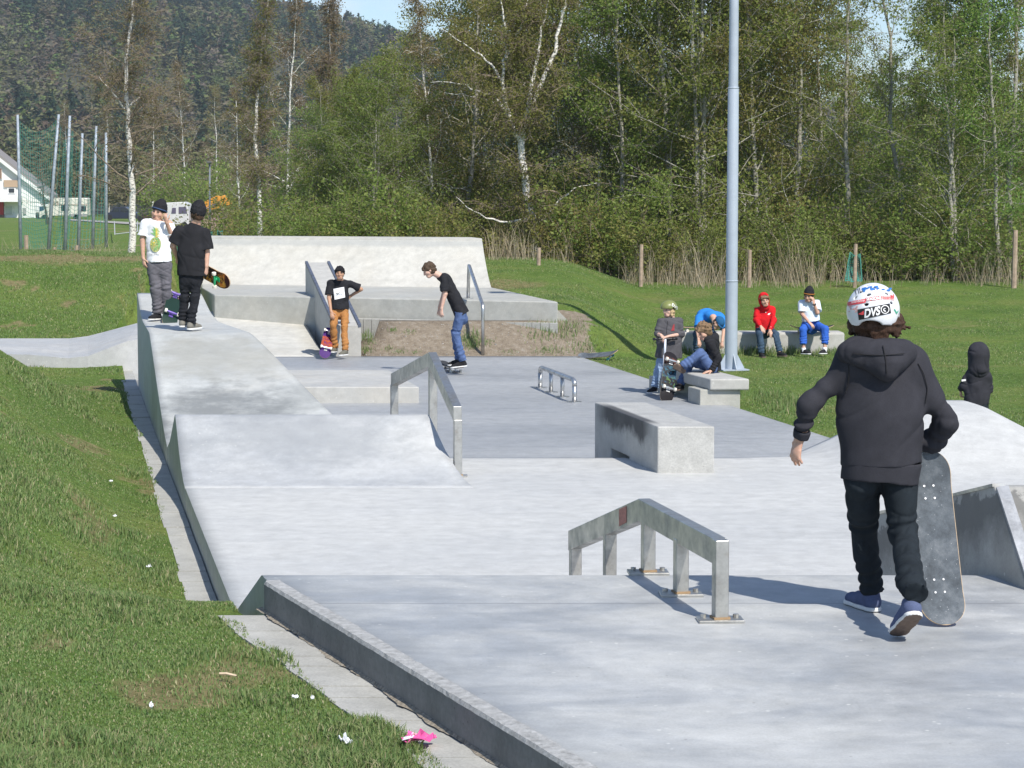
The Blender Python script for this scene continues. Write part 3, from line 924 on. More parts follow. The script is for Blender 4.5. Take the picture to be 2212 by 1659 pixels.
ug = np.array(sorted(set(list(np.arange(-6, -0.4, 0.12)) + [-0.36, -0.3, -0.2, -0.16, -0.14, 7.76, 7.8, 7.82] + list(np.arange(0, 7.6, 0.38)) + list(np.arange(8, 14, 0.3)) +
     list(-6 - np.geomspace(0.2, 520, 46)) + list(14 + np.geomspace(0.3, 520, 50)))))
tg = np.array(sorted(set(list(np.arange(-8, 5, 1.0)) + list(np.arange(5, 32, 0.2)) + list(np.arange(32, 62, 0.25)) + [38.06, 38.1, 39.33, 39.37] + list(62 + np.geomspace(0.3, 340, 60)))))
UG, TG = np.meshgrid(ug, tg)
XG = UG + ub(TG) + 0.96 - 0.2 * np.minimum(TG, 60); YG = TG
ZG = ground(XG, YG)
Vt = np.stack([XG, YG, ZG], -1).reshape(-1, 3)
nu_, nt_ = len(ug), len(tg)
I = (np.arange(nt_ - 1)[:, None] * nu_ + np.arange(nu_ - 1)[None, :]).ravel()
Ft = np.stack([I, I + 1, I + nu_ + 1, I + nu_], -1)

m, N_, L_, b_ = nodes('turf and soil')
pos = wpos(N_)
at = N_.new('ShaderNodeAttribute'); at.attribute_name = 'wear'
sp_ = N_.new('ShaderNodeSeparateColor'); L_.new(at.outputs['Color'], sp_.inputs[0])
n1 = noise(N_, L_, 0.55, 6, 0.65, pos); n2 = noise(N_, L_, 9, 6, 0.75, pos); n3 = noise(N_, L_, 55, 3, 0.8, pos)
g = ramp(N_, L_, n1, [(0.3, (0.075, 0.13, 0.026)), (0.5, (0.11, 0.17, 0.036)), (0.72, (0.17, 0.19, 0.055))])
g = mixc(N_, L_, 0.8, g, ramp(N_, L_, n2, [(0.28, 0.55), (0.5, 1.0), (0.72, 1.45)]), 'MULTIPLY')
g = mixc(N_, L_, 0.7, g, ramp(N_, L_, n3, [(0.3, 0.55), (0.7, 1.5)]), 'MULTIPLY')
dry = ramp(N_, L_, n2, [(0.3, (0.13, 0.105, 0.05)), (0.7, (0.30, 0.25, 0.13))])
soil = ramp(N_, L_, n2, [(0.3, (0.17, 0.135, 0.10)), (0.55, (0.27, 0.225, 0.17)), (0.75, (0.36, 0.33, 0.29))])
soil = mixc(N_, L_, 0.6, soil, ramp(N_, L_, n3, [(0.3, 0.7), (0.7, 1.3)]), 'MULTIPLY')
wv = math_n(N_, L_, 'ADD', sp_.outputs[0], math_n(N_, L_, 'MULTIPLY', math_n(N_, L_, 'SUBTRACT', n2, 0.5), 0.9))
c = mixc(N_, L_, ramp(N_, L_, wv, [(0.42, 0.0), (0.75, 0.9)]), g, dry)
sv = math_n(N_, L_, 'ADD', sp_.outputs[1], math_n(N_, L_, 'MULTIPLY', math_n(N_, L_, 'SUBTRACT', n2, 0.5), 0.5))
c = mixc(N_, L_, ramp(N_, L_, sv, [(0.4, 0.0), (0.55, 1.0)]), c, soil)
L_.new(c, b_.inputs['Base Color']); setin(b_, Roughness=0.95); b_.inputs['Specular IOR Level'].default_value = 0.1
bump(N_, L_, b_, mixc(N_, L_, 0.5, n2, n3), 0.8, 0.05)
M['turf'] = m
terr = mk('ground', Vt, Ft, M['turf'], smooth=True)
tag(terr, kind='structure')
wear = terr.data.color_attributes.new('wear', 'FLOAT_COLOR', 'POINT')
cc = np.zeros((len(Vt), 4), dtype=np.float32); cc[:, 3] = 1
cc[:, 0] = dirt_mask(Vt[:, 0], Vt[:, 1]); cc[:, 1] = soil_mask(Vt[:, 0], Vt[:, 1])
wear.data.foreach_set('color', cc.ravel())

# ------------------------------------------------------------------ grass blades
def visible(X, Y, m=0.03):
    return np.abs(X) < (1106 / 4800 + m) * Y

def blades(name, X, Y, h, w, lean, mat, curl=0.5, kind='stuff', z=None):
    n = len(X)
    Z = ground(X, Y) - 0.004 if z is None else z
    az = rng.uniform(0, 2 * math.pi, n); la = rng.uniform(0, 2 * math.pi, n)
    ln = rng.uniform(0.1, 1, n) * lean
    dx, dy = np.cos(la) * ln, np.sin(la) * ln
    ex, ey = np.cos(az) * w / 2, np.sin(az) * w / 2
    b0 = np.stack([X - ex, Y - ey, Z], -1); b1 = np.stack([X + ex, Y + ey, Z], -1)
    mx, my, mz = X + dx * h * 0.35, Y + dy * h * 0.35, Z + h * 0.6
    m0 = np.stack([mx - ex * .75, my - ey * .75, mz], -1); m1 = np.stack([mx + ex * .75, my + ey * .75, mz], -1)
    tp = np.stack([X + dx * h, Y + dy * h, Z + h * (1 - curl * ln * ln)], -1)
    V = np.stack([b0, b1, m0, m1, tp], 1).reshape(-1, 3)
    k = np.arange(n)[:, None] * 5
    F = np.concatenate([k + np.array([[0, 1, 3]]), k + np.array([[0, 3, 2]]), k + np.array([[2, 3, 4]])], 0)
    o = mk(name, V, F, mat)
    return tag(o, kind=kind)

def leafmat(name, cols, trans=0.35, rough=0.6, obj_var=0.0):
    m, N, L, b = nodes(name)
    gi = N.new('ShaderNodeNewGeometry')
    n_ = len(cols)
    c = ramp(N, L, gi.outputs['Random Per Island'], [(i / (n_ - 1), col) for i, col in enumerate(cols)])
    if obj_var:
        oi = N.new('ShaderNodeObjectInfo')
        hs = N.new('ShaderNodeHueSaturation')
        L.new(math_n(N, L, 'ADD', math_n(N, L, 'MULTIPLY', oi.outputs['Random'], obj_var * 0.16), 0.5 - obj_var * 0.08), hs.inputs['Hue'])
        L.new(math_n(N, L, 'ADD', math_n(N, L, 'MULTIPLY', oi.outputs['Random'], obj_var * 0.8), 1 - obj_var * 0.4), hs.inputs['Value'])
        L.new(c, hs.inputs['Color']); c = hs.outputs['Color']
    L.new(c, b.inputs['Base Color']); setin(b, Roughness=rough)
    b.inputs['Specular IOR Level'].default_value = 0.2
    tr = N.new('ShaderNodeBsdfTranslucent'); L.new(c, tr.inputs['Color'])
    mx = N.new('ShaderNodeMixShader'); mx.inputs[0].default_value = trans
    out = N['Material Output']
    L.new(b.outputs[0], mx.inputs[1]); L.new(tr.outputs[0], mx.inputs[2]); L.new(mx.outputs[0], out.inputs['Surface'])
    return m
M['blade'] = leafmat('grass blade', [(0.115, 0.21, 0.065), (0.155, 0.25, 0.08), (0.21, 0.27, 0.095), (0.13, 0.22, 0.07), (0.25, 0.28, 0.115), (0.18, 0.26, 0.085), (0.45, 0.39, 0.24)], 0.3, 0.5)
M['reed'] = leafmat('dry reed', [(0.36, 0.29, 0.19), (0.46, 0.39, 0.28), (0.30, 0.23, 0.14), (0.52, 0.46, 0.35), (0.24, 0.18, 0.10)], 0.2, 0.8)

def scatter_left(n, y0, y1, pw=1.0):
    Y = y0 * (y1 / y0) ** rng.uniform(0, 1, n)
    X = rng.uniform(-1.0, 0.2, n) * (0.26 * Y) 
    u = X + 0.2 * Y - 0.96 - ub(Y)
    off = np.where(Y > 11.5, 0.225, 0.31) 
    edge = -off + 0.05 * vnoise(Y * 2.3, X * 0 + 3, 51, 3) + 0.02
    dm = dirt_mask(X, Y)
    edge = np.where((Y > 10.75) & (Y < 11.55), 0.0, edge)
    ok = (u < edge) & visible(X, Y, 0.02) & (rng.uniform(0, 1, n) > dm * 0.93)
    return X[ok], Y[ok]
X, Y = scatter_left(560000, 6.2, 37)
tuft = vnoise(X * 2.0, Y * 1.6, 61, 3)
hh = (0.014 + 0.016 * S((tuft + 0.5)) + 0.034 * S((tuft - 0.25) / 0.6)) * rng.uniform(0.6, 1.3, len(X))
blades('grass', X, Y, hh, 0.0035 + 0.00022 * Y, 0.9, M['blade'])

def scatter_right(n):
    Y = 24 + 34 * rng.uniform(0, 1, n) ** 1.3
    X = rng.uniform(-0.3, 1.02, n) * 0.235 * Y
    u = X + 0.2 * Y - 0.96
    ok = visible(X, Y) & (((u > 7.83) & (Y > 22)) | ((Y > 38.2) & (X > 0.55)))
    sm = soil_mask(X, Y); dm = dirt_mask(X, Y)
    ok &= rng.uniform(0, 1, n) > np.maximum(sm * 0.97, dm * 0.8)
    ok &= ground(X, Y) > -0.9
    return X[ok], Y[ok]
X, Y = scatter_right(230000)
tuft = vnoise(X * 1.1, Y * 0.8, 71, 3)
hh = (0.014 + 0.018 * S(tuft + 0.5)) * rng.uniform(0.6, 1.4, len(X))
blades('lawn_grass', X, Y, hh, 0.011, 1.0, M['blade'])
# back slope on the left
n = 110000
Y = rng.uniform(36.4, 50, n); X = -rng.uniform(0.05, 0.25, n) * Y
ok = ((X + 0.2 * Y - 0.96 < 0.1) | ((Y > 40) & (X < -6.9))) & (X < -6.2) & visible(X, Y) & (rng.uniform(0, 1, n) > dirt_mask(X, Y) * 0.9)
X, Y = X[ok], Y[ok]
blades('slope_grass', X, Y, 0.035 * rng.uniform(0.5, 1.5, len(X)), 0.012, 0.9, M['blade'])

# taller tufts against the seat wall, the benches and the soil bank
def tufts(name, spots, mat=None):
    Xs, Ys, Hs, Ws = [], [], [], []
    for cx, cy, r, n_, h_ in spots:
        Xs.append(cx + rng.normal(0, r, n_)); Ys.append(cy + rng.normal(0, r * 0.7, n_))
        Hs.append(h_ * rng.uniform(0.4, 1.15, n_)); Ws.append(np.full(n_, 0.010))
    o = blades(name, np.concatenate(Xs), np.concatenate(Ys), np.concatenate(Hs), np.concatenate(Ws), 0.6, mat or M['blade'])
    return o
spots = []
for i in range(46):
    k = rng.uniform(0, 1)
    spots.append((wl_.x + (wr_.x - wl_.x) * k, Yw - 0.12, 0.09, int(rng.integers(15, 70)), rng.uniform(0.08, 0.24)))
for i in range(16):
    spots.append((P(1604, 860, -0.42).x + 0.1 + rng.uniform(0, 0.7), 29.6 + rng.uniform(-0.6, 2.0), 0.14, 60, rng.uniform(0.05, 0.16)))
tufts('tall_grass', spots)
def PG(x, y):
    """photo point on the terrain (marching along the ray)"""
    d = ray(x, y); d = d / d.y
    ys = np.arange(5, 120, 0.05)
    zs = CAM_Z + d.z * ys
    g_ = ground(d.x * ys, ys)
    k = np.where(zs < g_)[0]
    k = k[0] if len(k) else -1
    return Vector((d.x * ys[k], ys[k], g_[k]))
spots = []
for (x, y, r, n_, h_) in ((1190, 715, .22, 180, .12), (1215, 720, .18, 140, .12), (1015, 738, .12, 150, .16), (1025, 748, .1, 120, .14), (1285, 748, .2, 160, .1), (1260, 757, .2, 120, .09),
                          (790, 735, .07, 80, .16), (792, 760, .08, 70, .1), (803, 742, .06, 40, .08), (838, 757, .06, 40, .06), (865, 763, .06, 50, .07), (900, 765, .05, 40, .05), (1100, 765, .07, 40, .06), (1150, 728, .08, 40, .06),
                          (1240, 700, .2, 100, .08), (1195, 760, .12, 80, .1), (1060, 742, .06, 30, .06), (1168, 772 - 12, .1, 60, .07), (880, 720, .06, 40, .05), (848, 715, .05, 40, .06)):
    p = PG(x, y); spots.append((p.x, p.y, r, n_, h_))
tufts('weeds', spots)
# stones in the soil bank
mb = MB()
for i in range(420):
    y_ = rng.uniform(38.15, 39.2); x_ = rng.uniform(-2.55, 1.4)
    s_ = rng.uniform(0.003, 0.011) * (1.8 if rng.uniform() < 0.06 else 1)
    c_ = Vector((x_, y_, float(ground(x_, y_)) + s_ * 0.3))
    V = [c_ + Vector((math.cos(a) * s_ * rng.uniform(.7, 1.2), math.sin(a) * s_ * rng.uniform(.7, 1.2), zz * s_)) for zz in (-.5, .4) for a in (0, 1.57, 3.14, 4.71)] + [c_ + Vector((0, 0, s_ * .8))]
    mb.add(V, [[0, 1, 5, 4], [1, 2, 6, 5], [2, 3, 7, 6], [3, 0, 4, 7], [4, 5, 8], [5, 6, 8], [6, 7, 8], [7, 4, 8]])
o = mb.build('gravel', plain('pale gravel', (0.36, 0.34, 0.31), 0.9, var=0.4, scale=4)); tag(o, kind='stuff')

# ------------------------------------------------------------------ hill
def hill_z(X, Y):
    a = X / np.maximum(Y, 1)
    ridge = 117 - 235 * (a + 0.23)                    # falls towards the right
    ridge = np.where(a > -0.035, 71 - 190 * (a + 0.035), ridge)
    ridge = np.clip(ridge, 34, 175)
    k = S((Y - 360) / 820)
    z = -1.4 + (ridge + 1.4) * (k ** 1.15)
    z = z + 4 * vnoise(X / 90, Y / 120, 81, 4) * S((Y - 420) / 250)
    return np.where(Y > 1200, z - (Y - 1200) * 0.05, z)
xa = np.linspace(-0.42, 0.42, 90); yh = np.linspace(330, 1500, 90)
AH, YH = np.meshgrid(xa, yh)
XH = AH * YH; ZH = hill_z(XH, YH)
Vh = np.stack([XH, YH, ZH], -1).reshape(-1, 3)
I = (np.arange(89)[:, None] * 90 + np.arange(89)[None, :]).ravel()
m, N_, L_, b_ = nodes('forest floor')
pos = wpos(N_)
f1 = noise(N_, L_, 0.03, 6, 0.7, pos); f2 = noise(N_, L_, 0.3, 5, 0.7, pos)
c = ramp(N_, L_, f1, [(0.35, (0.03, 0.04, 0.018)), (0.55, (0.055, 0.055, 0.032)), (0.7, (0.10, 0.088, 0.07))])
c = mixc(N_, L_, 0.7, c, ramp(N_, L_, f2, [(0.3, 0.6), (0.7, 1.4)]), 'MULTIPLY')
L_.new(c, b_.inputs['Base Color']); setin(b_, Roughness=1.0)
o = mk('hill', Vh, np.stack([I, I + 1, I + 91, I + 90], -1), m, smooth=True); tag(o, kind='structure')

# far wood on the hill: clumps of foliage faces, thousands of trees that read as one mass
def forest(name, n, yr, ar, hfun, mat, conifer, fpt, size):
    Y = np.sqrt(rng.uniform(yr[0] ** 2, yr[1] ** 2, n)); A = rng.uniform(ar[0], ar[1], n); X = A * Y
    keep = vnoise(X / 40, Y / 60, 91 if conifer else 92, 3) > (-0.05 if conifer else -0.6)
    X, Y = X[keep], Y[keep]; n = len(X)
    Z = hill_z(X, Y) if yr[1] > 420 else ground(X, Y) 
    H = hfun(n)
    k = fpt
    t = rng.uniform(0.08, 1.0, (n, k)) if conifer else rng.uniform(0.2, 1.0, (n, k))
    prof_ = (1.02 - t) * 0.24 if conifer else 0.30 * np.sin(np.clip(t * 1.05 - 0.05, 0.03, 1) * math.pi) ** 0.6
    rad = prof_ * H[:, None] * np.sqrt(rng.uniform(0.15, 1, (n, k)))
    an = rng.uniform(0, 2 * math.pi, (n, k))
    lump = 1 + 0.35 * np.sin(an * 3 + rng.uniform(0, 6, (n, 1)) + t * 7)
    c = np.stack([X[:, None] + rad * lump * np.cos(an), Y[:, None] + rad * lump * np.sin(an), Z[:, None] + H[:, None] * t], -1).reshape(-1, 3)
    s_ = (size * H[:, None] / 9 * rng.uniform(0.6, 1.4, (n, k)) * (1.2 - 0.7 * t if conifer else 1)).reshape(-1, 1)
    q = [c + s_ * rng.normal(0, 0.62, c.shape) * ([1, 1, .6] if not conifer else [1, 1, .8]) for _ in range(3)]
    V = np.stack(q, 1).reshape(-1, 3)
    F = np.arange(len(V)).reshape(-1, 3)
    o = mk(name, V, F, mat); tag(o, kind='stuff')
    sh = np.repeat(rng.uniform(0, 1, n), k * 3)
    ca = o.data.color_attributes.new('tone', 'FLOAT_COLOR', 'POINT')
    cc = np.ones((len(V), 4), dtype=np.float32); cc[:, 0] = sh
    ca.data.foreach_set('color', cc.ravel())
    return o
def farmat(name, cols):
    m, N, L, b = nodes(name)
    at = N.new('ShaderNodeAttribute'); at.attribute_name = 'tone'
    sc = N.new('ShaderNodeSeparateColor'); L.new(at.outputs['Color'], sc.inputs[0])
    c = ramp(N, L, sc.outputs[0], [(i / (len(cols) - 1), q) for i, q in enumerate(cols)])
    L.new(c, b.inputs['Base Color']); setin(b, Roughness=0.9); b.inputs['Specular IOR Level'].default_value = 0.1
    return m
mc = farmat('far conifers', [(0.018, 0.036, 0.02), (0.025, 0.05, 0.026), (0.035, 0.06, 0.03), (0.022, 0.045, 0.03)])
mdc = farmat('far birches', [(0.12, 0.16, 0.045), (0.16, 0.15, 0.08), (0.09, 0.14, 0.04), (0.13, 0.105, 0.075), (0.11, 0.13, 0.045), (0.11, 0.08, 0.055), (0.145, 0.13, 0.105)])
mdw = farmat('valley birches', [(0.16, 0.13, 0.08), (0.12, 0.12, 0.05), (0.18, 0.14, 0.10), (0.10, 0.12, 0.04), (0.14, 0.11, 0.07)])
forest('hillside_conifers', 7600, (480, 1260), (-0.28, 0.25), lambda n: rng.uniform(7, 12.5, n), mc, True, 80, 1.05)
forest('hillside_birches', 8500, (430, 1260), (-0.28, 0.25), lambda n: rng.uniform(6, 10.5, n), mdc, False, 75, .92)
forest('valley_wood', 700, (306, 420), (-0.3, 0.12), lambda n: rng.uniform(6, 11, n), mdw, False, 260, 0.45)
# ------------------------------------------------------------------ trees
def barkmat(name, pale, dark, scale=9, amt=0.5):
    m, N, L, b = nodes(name)
    pos = N.new('ShaderNodeTexCoord').outputs['Object']
    mp = N.new('ShaderNodeMapping'); mp.inputs['Scale'].default_value = (1, 1, 2.6)
    L.new(pos, mp.inputs['Vector'])
    f = noise(N, L, scale, 5, 0.7, mp.outputs['Vector'], 0.5)
    L.new(ramp(N, L, f, [(0.38, dark), (0.38 + 0.18 * amt + .02, pale), (0.8, tuple(min(1, x * 1.1) for x in pale))]), b.inputs['Base Color'])
    setin(b, Roughness=0.9); b.inputs['Specular IOR Level'].default_value = 0.1
    return m
M['birch'] = barkmat('birch bark', (0.74, 0.71, 0.66), (0.06, 0.05, 0.045))
M['alder'] = barkmat('grey alder bark', (0.33, 0.315, 0.27), (0.15, 0.14, 0.115), 7)
M['twig'] = barkmat('brown twig bark', (0.27, 0.22, 0.17), (0.12, 0.09, 0.065), 12)
M['darkbark'] = barkmat('dark bark', (0.10, 0.085, 0.065), (0.035, 0.03, 0.022), 8)
M['lf_green'] = leafmat('fresh green leaves', [(0.180, 0.256, 0.057), (0.240, 0.323, 0.075), (0.150, 0.213, 0.048), (0.300, 0.354, 0.098), (0.204, 0.262, 0.069)], 0.5, 0.5, 0.3)
M['lf_olive'] = leafmat('olive spring leaves', [(0.236, 0.275, 0.069), (0.289, 0.305, 0.081), (0.266, 0.232, 0.075), (0.183, 0.213, 0.057), (0.319, 0.305, 0.098)], 0.5, 0.5, 0.3)
M['lf_brown'] = leafmat('brown budding twigs', [(0.196, 0.150, 0.066), (0.241, 0.180, 0.077), (0.161, 0.126, 0.061), (0.196, 0.168, 0.061), (0.138, 0.108, 0.055)], 0.25, 0.7, 0.25)
M['lf_birch'] = leafmat('young birch leaves', [(0.207, 0.223, 0.055), (0.253, 0.236, 0.066), (0.178, 0.196, 0.046), (0.253, 0.209, 0.072), (0.161, 0.155, 0.050)], 0.5, 0.5, 0.15)
M['lf_dark'] = leafmat('dark spruce needles', [(0.022, 0.045, 0.018), (0.03, 0.06, 0.022), (0.018, 0.036, 0.016), (0.04, 0.065, 0.025)], 0.1, 0.6, 0.2)

class TreeGeo:
    def __init__(s, seed):
        s.r = np.random.default_rng(seed); s.V = []; s.F = []; s.nv = 0; s.mi = []
        s.leaf_pts = []
    def tube(s, pts, rad, n, mat=0):
        pts = np.asarray(pts, float); m = len(pts)
        d = np.gradient(pts, axis=0); d /= np.linalg.norm(d, axis=1)[:, None] + 1e-9
        ref = np.array([1.0, 0.13, 0.07]) if abs(d[0][0]) < 0.8 else np.array([0.1, 1, 0.1])
        e = np.cross(d, ref); e /= np.linalg.norm(e, axis=1)[:, None] + 1e-9
        g = np.cross(d, e)
        a = np.arange(n) * 2 * math.pi / n
        rad = np.asarray(rad)[:, None, None]
        ring = pts[:, None, :] + rad * (np.cos(a)[None, :, None] * e[:, None, :] + np.sin(a)[None, :, None] * g[:, None, :])
        s.V.append(ring.reshape(-1, 3))
        i = np.arange(m - 1)[:, None] * n; k = np.arange(n)[None, :]; k2 = (k + 1) % n
        q = np.stack([i + k, i + k2, i + n + k2, i + n + k], -1).reshape(-1, 4) + s.nv
        s.F.append(q); s.mi.append(np.full(len(q), mat)); s.nv += m * n
    def limb(s, p0, dirv, length, r0, segs, wander, up, droop=0.0):
        pts = [np.array(p0, float)]; d = np.array(dirv, float); d /= np.linalg.norm(d)
        st = length / segs
        for i in range(segs):
            t = (i + 1) / segs
            d = d + s.r.normal(0, wander, 3) + np.array([0, 0, up * (1 - t) - droop * t])
            d /= np.linalg.norm(d)
            pts.append(pts[-1] + d * st)
        return np.array(pts)

def grow(seed, trunks, H, limb_n=22, limb_len=0.38, limb_up=0.18, droop=0.1, elev=(0.5, 1.1), h0=0.18, sub=4, twig=7, leaves=9000, leaf=0.06, spread=0.16,
         trunk_r=0.11, twig_r=0.006, shape=None, limb_mat=0, limbs_extra=()):
    """returns wood arrays and leaf arrays; trunks: list of polylines"""
    g = TreeGeo(seed); r = g.r
    for k_, tr in enumerate(trunks):
        tr = np.asarray(tr, float); L_ = len(tr)
        # resample the trunk a little
        tt = np.linspace(0, L_ - 1, (L_ - 1) * 3 + 1)
        pts = np.stack([np.interp(tt, np.arange(L_), tr[:, k]) for k in range(3)], -1)
        pts[1:-1] += r.normal(0, 0.02, (len(pts) - 2, 3))
        hz = (pts[:, 2] - pts[0, 2]) / max(0.1, H)
        rad0 = trunk_r * (1 if k_ == 0 or np.asarray(trunks[0])[0][2] == tr[0][2] else (0.62 if tr[-1][2] > .75 * H else .3))
        rad = rad0 * np.clip(1 - (np.linspace(0, 1, len(pts))) * 0.88, 0.08, 1)
        g.tube(pts, rad, 7, 0)
        nl = max(2, int(limb_n * (pts[-1, 2] - pts[0, 2]) / H))
        z0 = max(pts[0, 2], h0 * H)
        for i in range(nl):
            z = z0 + (pts[-1, 2] - z0) * ((i + r.uniform(0, 1)) / nl) ** 0.9
            p = np.array([np.interp(z, pts[:, 2], pts[:, k]) for k in range(3)])
            t = z / H
            ll = H * limb_len * (shape(t) if shape else (1.05 - t) ** 0.75) * r.uniform(0.6, 1.25)
            az = r.uniform(0, 2 * math.pi); el = r.uniform(*elev)
            d = [math.cos(az) * math.cos(el), math.sin(az) * math.cos(el), math.sin(el)]
            lp = g.limb(p, d, ll, 0, 6, 0.13, limb_up, droop)
            rr = max(0.011, np.interp(z, pts[:, 2], rad) * 0.33)
            g.tube(lp, np.linspace(rr, max(0.003, rr * 0.2), 7), 5, limb_mat)
            g.leaf_pts.append(lp[2:])
            for j in range(sub):
                k = r.uniform(0.25, 1.0); ii = k * 6
                q = np.array([np.interp(ii, np.arange(7), lp[:, c]) for c in range(3)])
                az2 = r.uniform(0, 2 * math.pi); el2 = r.uniform(-0.3, 0.9)
                d2 = [math.cos(az2) * math.cos(el2), math.sin(az2) * math.cos(el2), math.sin(el2)]
                sp_ = g.limb(q, d2, ll * r.uniform(0.25, 0.5), 0, 4, 0.2, 0.05, droop * 1.5)
                g.tube(sp_, np.linspace(rr * 0.35 + .003, 0.003, 5), 4, limb_mat)
                g.leaf_pts.append(sp_)
                for q_ in range(twig):
                    w_ = r.uniform(0.2, 4); b = np.array([np.interp(w_, np.arange(5), sp_[:, c]) for c in range(3)])
                    d3 = r.normal(0, 1, 3); d3[2] = d3[2] * 0.7 - droop * 2
                    tw = g.limb(b, d3, r.uniform(0.2, 0.5), 0, 2, 0.25, 0, droop)
                    g.tube(tw, [twig_r, twig_r * 0.8, twig_r * 0.5], 3, 1)
                    g.leaf_pts.append(tw)
    for lp, r0 in limbs_extra:
        lp = np.asarray(lp, float)
        g.tube(lp, np.linspace(r0, r0 * 0.3, len(lp)), 6, 0)
        g.leaf_pts.append(lp)
    wood = (np.concatenate(g.V), np.concatenate(g.F), np.concatenate(g.mi))
    # leaves near the twigs
    segs = [(p[i], p[i + 1]) for p in g.leaf_pts for i in range(len(p) - 1)]
    A = np.array([a for a, _ in segs]); B = np.array([b for _, b in segs])
    ln = np.linalg.norm(B - A, axis=1); pr_ = ln / ln.sum()
    idx = r.choice(len(segs), leaves, p=pr_)
    t = r.uniform(0, 1, (leaves, 1))
    c = A[idx] * (1 - t) + B[idx] * t + r.normal(0, spread * 0.5, (leaves, 3))
    V, F = leafquads(r, c, leaf)
    return wood, (V, F)

def leafquads(r, c, leaf):
    n = len(c)
    a = r.normal(0, 1, (n, 3)); a /= np.linalg.norm(a, axis=1)[:, None]
    b = np.cross(a, r.normal(0, 1, (n, 3))); b /= np.linalg.norm(b, axis=1)[:, None]
    s1 = leaf * r.uniform(0.5, 1.3, (n, 1)); s2 = s1 * r.uniform(0.45, 0.8, (n, 1))
    V = np.stack([c - a * s1 * .5, c + b * s2 * .5, c + a * s1 * .6, c - b * s2 * .5], 1).reshape(-1, 3)
    F = np.arange(n * 4).reshape(n, 4)
    return V, F

def plant_tree(name, loc, geo, wood_mats, leaf_mat, label, cat='tree', group=None, trunk_name='trunk'):
    root = empty(name, loc, label, cat, group)
    (wv, wf, wm), (lv_, lf) = geo
    o = mk(trunk_name, wv, wf, wood_mats, root, smooth=True, mi=wm, local=True)
    c = mk('crown', lv_, lf, leaf_mat, root, local=True)
    return root

def straight(H, lean=0.3, seed=0, base=(0, 0), n=6):
    r = np.random.default_rng(seed); d = r.uniform(-lean, lean, 2); w = np.cumsum(r.normal(0, 0.09, (n, 2)), 0)
    return [[base[0] + d[0] * (i / (n - 1)) + w[i][0] * (i > 0), base[1] + d[1] * (i / (n - 1)) + w[i][1] * (i > 0), H * i / (n - 1)] for i in range(n)]

protos = {}
H = 10.5
for k in range(3):
    protos['alder', k] = dict(geo=grow(100 + k, [straight(H, .5, k), straight(H * .85, 1.0, k + 20, (.25, .1))] if k != 1 else [straight(H, .5, k)], H, limb_n=34, limb_len=.33, elev=(.15, .95), h0=.04, shape=lambda t: min(1, 1.25 * (1.04 - t) ** .6),
                                       leaves=23000, leaf=.085, spread=.3, trunk_r=.085, sub=4, twig=5), wood=[M['alder'], M['twig']], leaf=M['lf_green'])
for k in range(3):
    protos['olive', k] = dict(geo=grow(200 + k, [straight(H * 1.05, .6, k + 40)], H * 1.05, limb_n=34, limb_len=.30, elev=(.1, .95), h0=.06, shape=lambda t: min(1, 1.2 * (1.05 - t) ** .55), leaves=19000, leaf=.08, spread=.28,
                                       trunk_r=.09, sub=4, twig=5), wood=[M['alder'], M['twig']], leaf=M['lf_olive'])
for k in range(2):
    protos['thin', k] = dict(geo=grow(300 + k, [straight(12, .7, k + 60)], 12, limb_n=26, limb_len=.2, elev=(.5, 1.15), h0=.25, leaves=4500, leaf=.07, spread=.2,
                                      trunk_r=.09, sub=4, twig=6), wood=[M['alder'], M['twig']], leaf=M['lf_olive'])
for k in range(2):
    protos['brown', k] = dict(geo=grow(400 + k, [straight(10.5, .5, k + 80)], 10.5, limb_n=30, limb_len=.25, elev=(.2, .9), h0=.12, leaves=10000, leaf=.06, spread=.22, droop=.14,
                                       trunk_r=.08, sub=4, twig=7), wood=[M['birch'], M['twig']], leaf=M['lf_brown'])
made = {}
def tree(kind, k, x, Y, sc, label, group, zoff=0.0, name='leafy_tree'):
    X = PY(x, 500, Y).x
    loc = (X, Y, float(ground(X, Y)) - 0.05 + zoff)
    if (kind, k) not in made:
        p = protos[kind, k]
        o = plant_tree(name, loc, p['geo'], p['wood'], p['leaf'], label, 'tree', group)
        made[kind, k] = o
    else:
        o = copy_tree(made[kind, k]); o.location = loc; o['label'] = label; o['group'] = group
        o.name = name
    a = rng.uniform(0, 6.28)
    o.rotation_euler = (rng.normal(0, .02), rng.normal(0, .02), a); o.scale = (sc, sc, sc * rng.uniform(.95, 1.1))
    return o
G1 = 'leafy trees in the belt behind the lawn'
